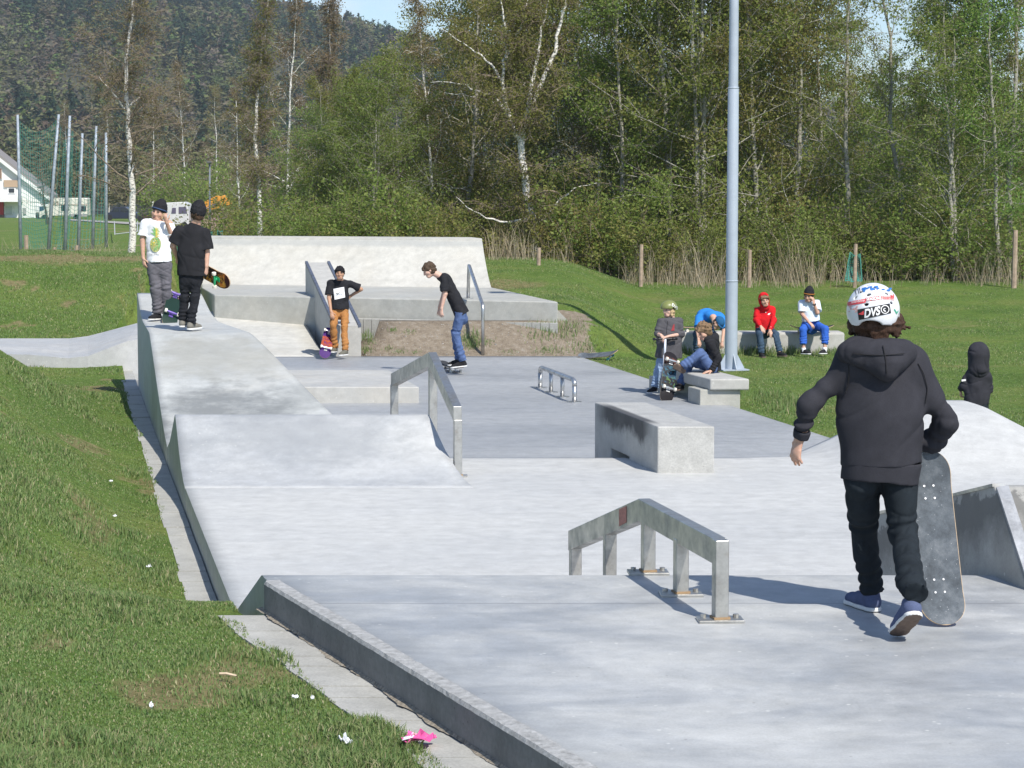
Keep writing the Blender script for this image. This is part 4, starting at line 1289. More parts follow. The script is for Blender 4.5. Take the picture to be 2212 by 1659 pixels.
front = [('alder', 0, 680, 62, .47, 'bushy green tree at the left end of the green tree belt'),
         ('alder', 1, 745, 61, .53, 'bushy green tree behind the left half of the curved white wall'),
         ('alder', 2, 800, 59, .50, 'low bushy green tree directly behind the slanted ledge'),
         ('alder', 0, 855, 60, .54, 'bushy green tree behind the curved wall, left of the bent skater'),
         ('brown', 0, 935, 61, .75, 'brownish thin-leaved tree behind the bent skater, left of the large birch'),
         ('olive', 0, 1010, 62, .85, 'olive leafed tree close left of the large forked birch'),
         ('brown', 1, 1280, 62, .75, 'brown budding tree close right of the large forked birch'),
         ('alder', 1, 1350, 60, .95, 'green leafed tree above the green-helmeted kid'),
         ('olive', 1, 1440, 60, 1.0, 'olive leafed tree just left of the lamp pole'),
         ('alder', 2, 1530, 59, 1.0, 'tall green tree behind the lamp pole'),
         ('olive', 2, 1640, 60, 1.0, 'olive tree behind the boy in the red hood'),
         ('olive', 0, 1725, 61, 1.0, 'olive tree behind the boy in the white shirt'),
         ('thin', 0, 1820, 59, .9, 'thin bare-stemmed tree with sky beside it, left of the white helmet'),
         ('thin', 1, 1945, 60, .9, 'thin forked tree above the white helmet'),
         ('alder', 0, 2070, 57, .78, 'leafy green tree above the helmeted boy\'s right shoulder'),
         ('alder', 1, 2160, 57, .80, 'leafy green tree at the right edge of the picture'),
         ('thin', 0, 2185, 58, .95, 'thin pale-stemmed tree at the right edge of the picture')]
for kind, k, x, Y, sc, lab in front:
    tree(kind, k, x, Y, sc, lab, G1)
G2 = 'trees deeper in the belt'
for i in range(25):
    x = 690 + i * 68 + rng.uniform(-25, 25)
    if 860 < x < 960: sc = .7
    else: sc = rng.uniform(.8, .95)
    if x > 1780: sc *= .68
    if x < 960: sc *= .60
    kind, k = [('olive', 0), ('alder', 1), ('olive', 1), ('alder', 2), ('olive', 2)][i % 5]
    tree(kind, k, x, 66 + rng.uniform(-2, 4), sc, 'leafy tree in the second row of the belt, half hidden by front trees', G2)
# conifer at the right
def spruce(seed, H, n=9000):
    g = TreeGeo(seed); r = g.r
    g.tube(np.array(straight(H, .1, seed)), np.linspace(.16, .02, 6), 7, 0)
    pts = []
    for i in range(70):
        z = H * (0.12 + .87 * i / 70); L_ = (H - z) * .26 + .25
        for j in range(6):
            az = r.uniform(0, 6.28)
            lp = g.limb([0, 0, z], [math.cos(az), math.sin(az), -.15], L_ * r.uniform(.7, 1.15), 0, 5, .06, .12, -.02)
            g.tube(lp, np.linspace(.02, .004, 6), 4, 0); pts.append(lp)
    A = np.concatenate([p[:-1] for p in pts]); B = np.concatenate([p[1:] for p in pts])
    idx = r.integers(0, len(A), n); t = r.uniform(0, 1, (n, 1))
    c = A[idx] * (1 - t) + B[idx] * t + r.normal(0, .07, (n, 3)) - [0, 0, .04]
    return (np.concatenate(g.V), np.concatenate(g.F), np.concatenate(g.mi)), leafquads(r, c, .13)
sx_ = PY(2090, 500, 72).x
plant_tree('spruce_tree', (sx_, 72, 0), spruce(5, 13.5, 15000), [M['darkbark']], M['lf_dark'], 'dark spruce rising above the leafy trees near the right edge', 'tree')
sx_ = PY(1600, 500, 74).x
plant_tree('spruce_tree', (sx_, 74, 0), spruce(6, 11.5, 12000), [M['darkbark']], M['lf_dark'], 'dark spruce standing behind the lamp pole, half hidden in the belt', 'tree')

# ---- big white birches shaped after the photo
def pxline(pts, Y, z0=None):
    out = []
    for q in pts:
        p = PY(q[0], q[1], Y + (q[2] if len(q) > 2 else 0)); out.append([p.x, p.y, p.z])
    return out
def hero(name, Y, base, trunk_px, others_px, label, seed, leafm, **kw):
    b = PY(base[0], base[1], Y); loc = Vector((b.x, Y, min(b.z, float(ground(b.x, Y)))))
    def rel(l): return [[p[0] - loc.x, p[1] - loc.y, p[2] - loc.z] for p in l]
    main = rel(pxline(trunk_px, Y)); main[0][2] = min(main[0][2], -0.1)
    oth = [rel(pxline(l, Y)) for l in others_px]
    Hh = main[-1][2]
    geo = grow(seed, [main] + oth, Hh, **kw)
    return plant_tree(name, tuple(loc), geo, [M['birch'], M['twig']], leafm, label)
hero('birch_tree', 74, (285, 560), [(284, 575), (285, 520), (287, 440), (283, 350), (278, 290), (274, 215), (272, 130), (285, 40), (290, -60), (296, -160)],
     [[(275, 248), (262, 225), (240, 195), (214, 165)], [(275, 232), (292, 218), (304, 210)], [(285, 0), (272, -40), (262, -90)]],
     'white-stemmed birch with brown twigs standing beside the pineapple-shirt boy', 501, M['lf_brown'], limb_n=64, limb_len=.27, elev=(-.1, .8), h0=.2, leaves=17000, leaf=.05,
     spread=.36, droop=.12, trunk_r=.135, sub=5, twig=8, twig_r=.007, limb_mat=1)
hero('birch_tree', 80, (560, 480), [(565, 560), (562, 480), (558, 400), (552, 300), (553, 230), (558, 170), (562, 120), (574, 60), (580, -20), (588, -100)],
     [[(553, 190), (540, 170), (532, 150)], [(552, 290), (535, 275), (500, 245)], [(560, 150), (556, 130), (546, 115)]],
     'white-stemmed birch with olive-brown twigs standing left of the green tree belt', 502, M['lf_birch'], limb_n=64, limb_len=.125, elev=(-.1, .9), h0=.12, leaves=14000, leaf=.06,
     spread=.28, droop=.12, trunk_r=.10, sub=5, twig=8, twig_r=.007, limb_mat=1)
hero('birch_tree', 58, (1150, 520), [(1165, 590), (1160, 540), (1155, 480), (1140, 440), (1130, 350), (1126, 312), (1130, 270), (1146, 225), (1180, 160), (1196, 110), (1208, 60), (1220, 10), (1226, -60), (1235, -150)],
     [[(1128, 312), (1118, 290), (1106, 262), (1095, 240), (1088, 200), (1086, 160), (1092, 120), (1090, 60), (1085, 0), (1080, -100)],
      [(1135, 270), (1142, 225), (1152, 170), (1160, 120), (1172, 60), (1185, 0)],
      [(1105, 260), (1080, 230), (1040, 212), (1000, 205), (960, 200)], [(1095, 235), (1060, 205), (1030, 195), (990, 180), (930, 178)],
      [(1150, 470), (1100, 480), (1050, 470), (1010, 448), (985, 425)], [(1155, 490), (1180, 470), (1210, 430), (1240, 405), (1290, 395)],
      [(1088, 190), (1070, 150), (1040, 120), (1000, 95), (950, 60)], [(1092, 130), (1110, 90), (1130, 50), (1140, 0)]],
     'large forked birch with white stems and olive leaves right behind the curved wall', 503, M['lf_birch'], limb_n=30, limb_len=.19, elev=(-.2, .9), h0=.05, leaves=30000, leaf=.06,
     spread=.26, droop=.16, trunk_r=.13, sub=5, twig=8, twig_r=.006, limb_mat=1)
# bare-ish birch with brown twigs between them (top shows against the sky)
hero('birch_tree', 84, (712, 470), [(715, 560), (714, 450), (710, 330), (708, 240), (712, 160), (714, 90), (712, 20), (716, -60)], [[(708, 230), (690, 190), (680, 150)]],
     'slim brown-twigged birch rising behind the green trees against the sky', 504, M['lf_brown'], limb_n=54, limb_len=.15, elev=(.3, 1.2), h0=.2, leaves=8000, leaf=.06, spread=.3,
     droop=.02, trunk_r=.08, sub=5, twig=8, twig_r=.008, limb_mat=1)
for i, (x, Y, sc) in enumerate([(400, 180, 1.15), (330, 190, 1.05), (470, 195, 1.1), (520, 120, .8), (620, 96, 1.0), (150, 330, 1.5), (235, 320, 1.5)]):
    tree('brown', i % 2, x, Y, sc, 'brown budding tree beyond the field edge, left of the green belt', 'brown trees beyond the field edge', name='brown_tree')

# ---- undergrowth along the foot of the belt
def shrub_geo(seed, n, hgt, wid, leaf):
    r = np.random.default_rng(seed)
    g = TreeGeo(seed); pts = []
    for i in range(26):
        az = r.uniform(0, 6.28); q = r.uniform(0, .5) * wid
        lp = g.limb([math.cos(az) * q, math.sin(az) * q, 0], [math.cos(az) * .5, math.sin(az) * .5, 1], hgt * r.uniform(.5, 1.1), 0, 6, .16, 0, .06)
        g.tube(lp, np.linspace(.014, .003, 7), 4, 0); pts.append(lp)
        for j in range(4):
            k = r.integers(2, 6); sp_ = g.limb(lp[k], r.normal(0, 1, 3) + [0, 0, .3], hgt * .35, 0, 4, .2, 0, .03)
            g.tube(sp_, np.linspace(.006, .003, 5), 3, 0); pts.append(sp_)
    A = np.concatenate([p[1:-1] for p in pts]); B = np.concatenate([p[2:] for p in pts])
    idx = r.integers(0, len(A), n); t = r.uniform(0, 1, (n, 1))
    c = A[idx] * (1 - t) + B[idx] * t + r.normal(0, .14, (n, 3))
    return (np.concatenate(g.V), np.concatenate(g.F), np.concatenate(g.mi)), leafquads(r, c, leaf)
shr = [(shrub_geo(601, 6500, 2.6, 1.6, .085), M['lf_green']), (shrub_geo(602, 6000, 2.3, 1.8, .085), M['lf_olive']), (shrub_geo(603, 4500, 2.0, 1.6, .07), M['lf_brown']), (shrub_geo(604, 6500, 2.9, 1.5, .09), M['lf_green'])]
smade = {}
def shrub(k, x, Y, sc, label, group):
    X = PY(x, 560, Y).x; loc = (X, Y, float(ground(X, Y)) - .05)
    if k not in smade:
        geo, lm = shr[k]
        o = plant_tree('shrub', loc, geo, [M['twig']], lm, label, 'shrub', group, 'stems'); smade[k] = o
    else:
        o = copy_tree(smade[k]); o.location = loc; o['label'] = label; o['group'] = group; o.name = 'shrub'
    o.rotation_euler = (0, 0, rng.uniform(0, 6.28)); o.scale = (sc * rng.uniform(.9, 1.3), sc * rng.uniform(.9, 1.3), sc * rng.uniform(.8, 1.15))
i = 0
for x in np.arange(620, 2260, 58):
    if 1085 < x < 1200: continue
    k = [0, 3, 1, 0, 3, 3, 1][i % 7] if x < 900 or x > 1300 else [2, 1, 0, 1][i % 4]
    shrub(k, x + rng.uniform(-15, 15), 57.7 + rng.uniform(-.9, 2.2), rng.uniform(.45, 1.0), 'leafy shrub in the undergrowth at the foot of the tree belt', 'shrubs under the tree belt'); i += 1
for x in np.arange(640, 2260, 120):
    k = [1, 0, 3][i % 3]
    shrub(k, x + rng.uniform(-20, 20), 62 + rng.uniform(-1, 1), rng.uniform(.9, 1.25), 'leafy shrub in the undergrowth at the foot of the tree belt', 'shrubs under the tree belt'); i += 1
for x, Y, k, sc in ((520, 62, 2, .5), (550, 62, 2, .7), (590, 61, 1, .7), (500, 67, 2, .4), (440, 172, 0, 2.2), (420, 180, 0, 2.4), (530, 95, 1, 1.0), (560, 88, 1, 1.3)):
    shrub(k, x, Y, sc, 'scrubby bush at the field edge left of the tree belt', 'bushes at the field edge')

# ---- dry reeds in front of the undergrowth
def reeds(name, n, x0, x1, Y0, Y1, h, dens_seed):
    x = rng.uniform(x0, x1, n); Y = rng.uniform(Y0, Y1, n)
    X = (x - 1106) / 4800 * Y
    d = vnoise(X * 1.3, Y * .4, dens_seed, 4) * 1.3
    ok = rng.uniform(-.5, .55, n) < d
    X, Y, d = X[ok], Y[ok], d[ok]
    hh = h * (.25 + .85 * rng.uniform(0, 1, len(X)) ** 1.3) * (.5 + .7 * S(d + .35))
    return blades(name, X, Y, hh, 0.0095, .8, M['reed'], curl=.3)
reeds('dry_reeds', 2700, 1050, 2215, 54.6, 57.0, .95, 61)
reeds('dry_reeds', 4500, 0, 480, 60, 70, 1.0, 62)
reeds('dry_reeds', 900, 1480, 1950, 53.8, 56, 1.5, 63)
# ------------------------------------------------------------------ fence posts along the belt
M['post'] = plain('weathered post wood', (0.36, 0.27, 0.20), 0.9, var=.3, scale=9)
M['net'] = plain('green mesh netting', (0.05, 0.23, 0.19), 0.8)
for x, yt, yb, w_, lab in ((1163, 535, 572, 9, 'pale wooden fence post in the reeds right of the curved wall'), (1384, 528, 597, 9, 'wooden fence post in the reeds above the green-helmeted kid'),
                     (1618, 540, 606, 9, 'wooden fence post in the reeds just right of the lamp pole'), (1846, 527, 606, 9, 'wooden fence post with green netting left of the white helmet'),
                     (2190, 497, 612, 12, 'tall wooden fence post at the right edge of the lawn')):
    Y = 54.2
    for _ in range(60):
        X = PY(x, 500, Y).x
        if PY(x, yb, Y).z > float(ground(X, Y)) + 0.01: break
        Y -= .1
    b = PY(x, yb, Y); t = PY(x, yt, Y); r_ = w_ / 4800 * Y / 2
    root = empty('fence_post', (b.x, Y, float(ground(b.x, Y))), lab, 'fence post', 'posts along the tree belt')
    MB().tube([(b.x, Y, b.z - .25), (b.x + .01, Y, (b.z + t.z) / 2), (b.x + .015, Y, t.z)], [r_, r_ * .95, r_ * .9], 8).build('stake', M['post'], root)
# left posts by the ball net
for x, yt, yb, w_ in ((57, 508, 545, 10), (166, 530, 548, 7), (351, 530, 545, 6), (118, 560 - 26, 552, 6)):
    Y = 62.0
    b = PY(x, yb, Y); t = PY(x, yt, Y); r_ = w_ / 4800 * Y / 2
    root = empty('fence_post', (b.x, Y, float(ground(b.x, Y))), {57: 'thick short wooden post in the dry reeds at the far left', 166: 'short wooden post in the reeds below the leaning net pole', 351: 'thin wooden post by the reeds behind the pineapple-shirt boy', 118: 'short stub of a wooden post in the left reeds'}[x], 'fence post', 'short posts by the ball net')
    MB().tube([(b.x, Y, b.z - .5), (b.x, Y, t.z)], [r_, r_ * .9], 8).build('stake', M['post'], root)

# ------------------------------------------------------------------ ball net on its poles
Yn_ = 92.0
poles = [((38, 248), (45, 535), 0), ((127, 247), (102, 542), -1), ((151, 250), (139, 542), -2), ((178, 288), (168, 538), 1), ((208, 272), (199, 532), 3), ((229, 286), (229, 520), 6)]
tops, bots = [], []
PL_LAB = ['leftmost blue-grey net pole, in front of the white house', 'strongly leaning blue-grey net pole, second from the left', 'net pole at the dense corner of the green ball net', 'net pole in front of the parked motorhome', 'thin net pole left of the birch, second from the right', 'rightmost net pole beside the birch trunk']
for (t, b, dy), lab in zip(poles, PL_LAB):
    tp, bp = PY(*t, Yn_ + dy), PY(*b, Yn_ + dy)
    root = empty('net_pole', tuple(bp), lab, 'pole', 'poles of the ball net')
    MB().tube([bp - Vector((0, 0, .6)), bp.lerp(tp, .55), tp], [.075, .065, .05], 10).build('tube', M['galv'], root, smooth=True)
    tops.append(tp); bots.append(bp)
def net_panel(mb, t0, b0, t1, b1, nx, ny, sag, w=.0075):
    def pt(i, j):
        a, c = i / nx, j / ny
        p = (t0.lerp(t1, a)).lerp(b0.lerp(b1, a), c)
        return p + Vector((0, .35 * math.sin(a * math.pi) * math.sin(c * math.pi), -sag * math.sin(a * math.pi) * (1 - c * .75) - .02 * math.sin(a * 19 + c * 13)))
    for j in range(ny + 1):
        for i in range(nx):
            p, q = pt(i, j), pt(i + 1, j)
            mb.add([p + Vector((0, 0, w)), q + Vector((0, 0, w)), q - Vector((0, 0, w)), p - Vector((0, 0, w))], [[0, 1, 2, 3]])
    for i in range(nx + 1):
        for j in range(ny):
            p, q = pt(i, j), pt(i, j + 1)
            mb.add([p + Vector((-w, 0, 0)), p + Vector((w, 0, 0)), q + Vector((w, 0, 0)), q + Vector((-w, 0, 0))], [[0, 1, 2, 3]])
mb = MB()
for i in range(5):
    nx = max(4, int(abs(tops[i + 1].x - tops[i].x) / .11))
    t0, t1 = tops[i].lerp(bots[i], .03), tops[i + 1].lerp(bots[i + 1], .03)
    net_panel(mb, t0, bots[i].lerp(tops[i], .02), t1, bots[i + 1].lerp(tops[i + 1], .02), nx, 30, .55)
# the gathered fold hanging at the corner
net_panel(mb, tops[2] + Vector((-.25, 0, -1.0)), bots[2] + Vector((-.3, 0, 0)), tops[2] + Vector((.05, .3, -.6)), bots[2] + Vector((.1, .3, 0)), 6, 40, .1)
me_o = mk('ball_net', mb.V, mb.F, M['net'])
tag(me_o, 'sagging green ball net strung between the leaning poles at the left', 'net')
# green mesh remnants behind the boys
mb = MB()
for x0_, x1_, yt, yb in ((378, 398, 500, 560), (598 - 180, 612 - 180 + 6, 490, 548), (470, 480, 497, 540), (583 - 142, 600 - 142, 500, 548)):
    Yq = 63.0
    net_panel(mb, PY(x0_, yt, Yq), PY(x0_, yb, Yq), PY(x1_, yt, Yq), PY(x1_, yb, Yq), max(3, int((x1_ - x0_) / 4)), 14, .05, .014)
o = mk('mesh_fence', mb.V, mb.F, M['net']); tag(o, 'torn green mesh fence behind the two beanie boys', 'fence')
mb = MB()
net_panel(mb, PY(1836, 545, 54), PY(1826, 606, 54), PY(1858, 548, 54.3), PY(1862, 606, 54.3), 5, 16, .06, .012)
o = mk('fence_net', mb.V, mb.F, M['net']); tag(o, 'scrap of green netting hung on the wooden post left of the white helmet', 'net')

# ------------------------------------------------------------------ white house at the left edge
M['white_paint'] = plain('white painted boards', (0.78, 0.77, 0.74), 0.6, var=.05, scale=3)
M['roof'] = plain('grey roof tiles', (0.24, 0.22, 0.21), 0.8)
M['red_door'] = plain('red door paint', (0.50, 0.035, 0.025), 0.5)
M['dark_glass'] = plain('dark window glass', (0.03, 0.035, 0.045), 0.1, var=.2)
M['brownwood'] = plain('brown wood', (0.24, 0.15, 0.10), 0.8)
Yh = 285.0
def h(x, y, d=0): return PY(x, y, Yh + d)
root = empty('white_house', tuple(h(-30, 472)), 'white gabled house with a red door at the left edge of the photo', 'house')
gz = h(0, 474).z
ridge = h(-70, 285); eave = h(112, 428); le = h(-252, 428)
prof_h = [Vector((le.x, Yh, gz)), Vector((h(104, 470).x, Yh, gz)), Vector((h(104, 423).x, Yh, h(104, 423).z)), Vector((ridge.x, Yh, ridge.z - .3)), Vector((le.x, Yh, h(0, 423).z))]
V = prof_h + [p + Vector((-1.5, 11, 0)) for p in prof_h]
o = mk('wall', V, [[0, 1, 2, 3, 4], [9, 8, 7, 6, 5]] + [[i, 5 + i, 5 + (i + 1) % 5, (i + 1) % 5] for i in (0, 1, 4)], M['white_paint'], root); fixn(o)
off = Vector((0, -.6, 0)); bk = Vector((-1.5, 11.4, 0)); th_ = Vector((0, 0, .42))
for a_, b_2 in ((ridge, eave), (ridge, le)):
    V = [a_ + off, b_2 + off, b_2 + bk, a_ + bk]; V = V + [v + th_ for v in V]
    o = mk('roof', V, [[3, 2, 1, 0], [4, 5, 6, 7], [0, 1, 5, 4], [1, 2, 6, 5], [2, 3, 7, 6], [3, 0, 4, 7]], M['roof'], root); fixn(o)
    V = [a_ + off + Vector((0, -.12, .05)), b_2 + off + Vector((0, -.12, .05)), b_2 + off + Vector((0, -.12, -.45)), a_ + off + Vector((0, -.12, -.45))]
    V += [v + Vector((0, .1, 0)) for v in V]
    o = mk('bargeboard', V, [[3, 2, 1, 0], [4, 5, 6, 7], [0, 1, 5, 4], [1, 2, 6, 5], [2, 3, 7, 6], [3, 0, 4, 7]], M['white_paint'], root); fixn(o)
def hbox(name, x0, y0_, x1_, y1_, mat, parent, d=-.1, th=.12):
    a, b = h(x0, y0_, d), h(x1_, y1_, d)
    return MB().box(((a.x + b.x) / 2, Yh + d, (a.z + b.z) / 2), (abs(b.x - a.x), th, abs(a.z - b.z))).build(name, mat, parent)
w = hbox('window', -4, 362, 5, 388, M['white_paint'], root); hbox('pane', -3, 364, 3.5, 386, M['brownwood'], w, -.2)
w = hbox('window', 7, 445, 29, 469 - 6, M['white_paint'], root); hbox('pane', 12, 446, 26, 462, plain('pale curtain', (.5, .52, .5)), w, -.2)
w = hbox('window', 16, 405, 34, 418, M['white_paint'], root); hbox('pane', 19, 407, 31, 416, M['dark_glass'], w, -.2)
w = hbox('door', -6, 436, 9.5, 474, M['brownwood'], root); hbox('door_panel', -5, 434, 8, 464, M['red_door'], w, -.2)
hbox('balcony', -30, 424, 45, 436, M['white_paint'], root, -1.3, 2.6)
hbox('balcony_screen', 8, 389, 44, 404, plain('tan screen', (.42, .30, .2)), root, -.2)
w = hbox('window', 50, 449, 56, 463, plain('grey frame', (.35, .34, .33)), root)
# ------------------------------------------------------------------ motorhome, van, car
M['van_white'] = plain('dusty cream body', (0.66, 0.63, 0.54), 0.4, var=.08, scale=1)
M['grey_plastic'] = plain('dark grey trim', (0.10, 0.10, 0.10), 0.6)
def vbox(mb, x0, y0_, x1_, y1_, Y, d0, d1):
    a, b = PY(x0, y0_, Y), PY(x1_, y1_, Y)
    mb.add([(a.x, Y + d0, b.z), (b.x, Y + d0, b.z), (b.x, Y + d1, b.z), (a.x, Y + d1, b.z), (a.x, Y + d0, a.z), (b.x, Y + d0, a.z), (b.x, Y + d1, a.z), (a.x, Y + d1, a.z)],
           [[3, 2, 1, 0], [4, 5, 6, 7], [0, 1, 5, 4], [1, 2, 6, 5], [2, 3, 7, 6], [3, 0, 4, 7]])
    return mb
Yv = 262.0
g0 = PY(150, 473, Yv)
root = empty('motorhome', tuple(g0), 'cream motorhome parked beside the white house, seen behind the ball net', 'motorhome')
o = vbox(MB(), 108, 427.5, 188, 467, Yv, 0, 2.3).build('body', M['van_white'], root, bev=.12)
mb = MB()
pc = [(84, 470), (84, 458), (96, 454), (103, 440), (110, 436), (110, 470)]
V = [PY(x, y, Yv) for x, y in pc]; V += [v + Vector((0, 2.0, 0)) for v in V]; n = len(pc)
mb.add(V, [list(range(n)), list(range(n, 2 * n))[::-1]] + [[i, n + i, n + (i + 1) % n, (i + 1) % n] for i in range(n)])
cab = mb.build('cab', M['van_white'], root, bev=.05)
for x0_, y0_, x1_, y1_ in ((132, 443, 148, 455), (172, 445, 186, 456)):
    w = vbox(MB(), x0_, y0_, x1_, y1_, Yv - .06, 0, .1).build('window', M['dark_glass'], root)
vbox(MB(), 109, 441.5, 188, 443, Yv - .05, 0, .1).build('stripe', plain('brown stripe', (.3, .24, .18)), root)
vbox(MB(), 150, 462, 188, 468, Yv - .05, 0, .1).build('skirt_panel', plain('grey skirt', (.3, .29, .28)), root)
for x in (96, 165):
    c_ = PY(x, 470, Yv); MB().cyl((c_.x, Yv - .05, c_.z), (c_.x, Yv + .25, c_.z), .36, 16).build('wheel', M['tyre'], root)
# small white van left of it
g0 = PY(92, 470, Yv - 8)
root = empty('pickup_van', tuple(g0), 'small white van between the house and the motorhome', 'van')
o = vbox(MB(), 76, 441, 112, 460, Yv + 6, 0, 1.9).build('body', M['white_paint'], root, bev=.15)
for x0_, x1_ in ((85, 95), (100, 110)):
    vbox(MB(), x0_, 446, x1_, 456, Yv + 5.94, 0, .1).build('window', plain('blue window', (.04, .07, .13), .15), root)
vbox(MB(), 76, 460, 112, 468, Yv + 6, .1, 1.8).build('undercarriage', M['grey_plastic'], root)
for x in (83, 106):
    c_ = PY(x, 468, Yv + 6); MB().cyl((c_.x, Yv + 5.95, c_.z), (c_.x, Yv + 6.2, c_.z), .3, 14).build('wheel', M['tyre'], root)
# dark car by the birch
Yc = 240.0
def car(name, x0_, x1_, yb, Yc, body_m, label, win):
    k = (x1_ - x0_) / 100
    g0 = PY((x0_ + x1_) / 2, yb, Yc)
    root = empty(name, tuple(g0), label, 'car')
    prof_c = [(0, 2), (0, 14), (4, 20), (20, 22), (30, 37), (66, 38), (84, 24), (98, 20), (100, 12), (100, 2)]
    V = [PY(x0_ + a * k, yb - b * k, Yc) for a, b in prof_c]; V += [v + Vector((0, 1.7, 0)) for v in V]; n = len(prof_c)
    mb = MB(); mb.add(V, [list(range(n)), list(range(n, 2 * n))[::-1]] + [[i, n + i, n + (i + 1) % n, (i + 1) % n] for i in range(n)])
    mb.build('body', body_m, root, bev=.06)
    for q in ([(25, 23), (32, 34), (46, 35), (46, 23)], [(50, 23), (50, 35), (64, 35), (76, 24)]):
        V = [PY(x0_ + a * k, yb - b * k, Yc - .03) for a, b in q]; V += [v + Vector((0, .05, 0)) for v in V]
        o = mk('window', V, [[0, 1, 2, 3], [7, 6, 5, 4], [0, 4, 5, 1], [1, 5, 6, 2], [2, 6, 7, 3], [3, 7, 4, 0]], win, root); fixn(o)
    for a in (18, 80):
        c_ = PY(x0_ + a * k, yb - 6 * k, Yc); MB().cyl((c_.x, Yc - .04, c_.z), (c_.x, Yc + .2, c_.z), .31, 16).build('wheel', M['tyre'], root)
    return root
car('parked_car', 224, 306 - 10, 474, Yc, plain('dark blue car paint', (0.02, 0.025, 0.045), .3), 'dark blue parked car left of the birch trunk', M['dark_glass'])
car('parked_car', 296, 338, 475, 225, plain('maroon car paint', (.07, .03, .035), .3), 'dark maroon parked car half hidden by the birch trunk', M['dark_glass'])
# white camper van behind the pineapple boy
Yq = 150.0
g0 = PY(370, 490, Yq)
root = empty('camper_van', tuple(g0), 'white camper van parked behind the boy in the pineapple shirt', 'camper van')
pc = [(327, 486), (328, 470), (336, 458), (345, 442), (356, 438), (395, 436), (404, 440), (408, 462), (408, 486)]
V = [PY(x, y, Yq) for x, y in pc]; V += [v + Vector((0, 2.0, 0)) for v in V]; n = len(pc)
mb = MB(); mb.add(V, [list(range(n)), list(range(n, 2 * n))[::-1]] + [[i, n + i, n + (i + 1) % n, (i + 1) % n] for i in range(n)])
mb.build('body', plain('dirty white paint', (.56, .56, .55), .45, var=.12, scale=1.5), root, bev=.05)
for q in ([(333, 462), (344, 446), (352, 446), (350, 462)], [(386, 447), (402, 447), (404, 461), (386, 461)], [(372, 449), (380, 449), (380, 461), (370, 461)]):
    V = [PY(a, b, Yq - .03) for a, b in q]; V += [v + Vector((0, .05, 0)) for v in V]
    o = mk('window', V, [[0, 1, 2, 3], [7, 6, 5, 4], [0, 4, 5, 1], [1, 5, 6, 2], [2, 6, 7, 3], [3, 7, 4, 0]], plain('purple tinted glass', (.10, .09, .14), .15), root); fixn(o)
for x in (340, 398):
    c_ = PY(x, 488, Yq); MB().cyl((c_.x, Yq - .04, c_.z), (c_.x, Yq + .2, c_.z), .26, 16).build('wheel', M['tyre'], root)
# yellow excavator arm above a heap of branches
Ye = 160.0
g0 = PY(445, 478, Ye)
root = empty('excavator', tuple(g0), 'orange excavator with its arm stretched out to the right above the brush heap', 'excavator')
M['orange'] = plain('orange machine paint', (0.62, 0.27, 0.025), .5, var=.25, scale=2)
def ex(x, y, d=0): return PY(x, y, Ye + d)
MB().bar(ex(440, 452), ex(478, 432), .5, .85).build('boom', M['orange'], root, bev=.03)
MB().bar(ex(474, 434), ex(489, 430), .45, .6).build('boom_knee', M['orange'], root, bev=.03)
MB().bar(ex(486, 429), ex(496, 443), .35, .36).build('stick', M['orange'], root, bev=.02)
MB().bar(ex(447, 449, -.3), ex(476, 436, -.3), .12, .14).build('hydraulic_ram', M['grey_plastic'], root)
c_ = ex(436, 462)
MB().box((c_.x - .3, Ye + .6, c_.z), (1.8, 2.2, 1.0)).build('house', M['orange'], root, bev=.1)
MB().box((c_.x - .3, Ye + .6, c_.z - .85), (2.4, 2.4, .6)).build('tracks', M['tyre'], root, bev=.2)
# brush heap
Yb_ = 152.0
mb = MB(); rr_ = random.Random(9)
for i in range(420):
    x = rr_.uniform(404, 500); y = 484 - abs(rr_.gauss(0, 1)) * 13 * (1 - abs(x - 450) / 80)
    p = PY(x, y, Yb_ + rr_.uniform(-1, 2.5)); a = rr_.uniform(0, 3.14)
    q = p + Vector((math.cos(a), rr_.uniform(-.4, .4), math.sin(a) * .35)) * rr_.uniform(.4, 1.3)
    mb.tube([p, p.lerp(q, .5) + Vector((0, 0, .06)), q], [.05, .04, .02], 4)
o = mb.build('brush_heap', plain('grey brown branches', (.20, .155, .12), .9, var=.4, scale=3)); tag(o, 'heap of cut grey-brown branches beside the excavator arm', 'brush heap')
mb = MB(); V = []; F = []
nx, ny = 30, 8
for j in range(ny):
    for i in range(nx):
        x = 330 + 250 * i / (nx - 1); p = PY(x, 492, 146 + j * 1.5)
        hh_ = 1.15 * math.exp(-((x - 450) / 50) ** 2) * math.sin(math.pi * (j + .5) / ny) + .12 * math.sin(i * 2.1 + j)
        V.append((p.x, p.y, float(ground(p.x, p.y)) - .1 + max(0, hh_)))
for j in range(ny - 1):
    for i in range(nx - 1): F.append([j * nx + i, j * nx + i + 1, (j + 1) * nx + i + 1, (j + 1) * nx + i])
o = mk('earth_mound', V, F, plain('reddish earth', (.25, .17, .13), .95, var=.3, scale=2), smooth=True); tag(o, 'low mound of reddish earth under the brush heap', 'earth mound')
# gravel road along the far side of the field
V = [PY(150, 476, 236), PY(420, 484, 165), PY(640, 480, 180), PY(640, 476, 200), PY(420, 478, 185), PY(150, 473.5, 255)]
V = [Vector((p.x, p.y, float(ground(p.x, p.y)) + .06)) for p in V]
o = mk('gravel_road', V, [[0, 1, 4, 5], [1, 2, 3, 4]], plain('grey gravel', (.33, .31, .28), .9, scale=.6)); tag(o, kind='structure')
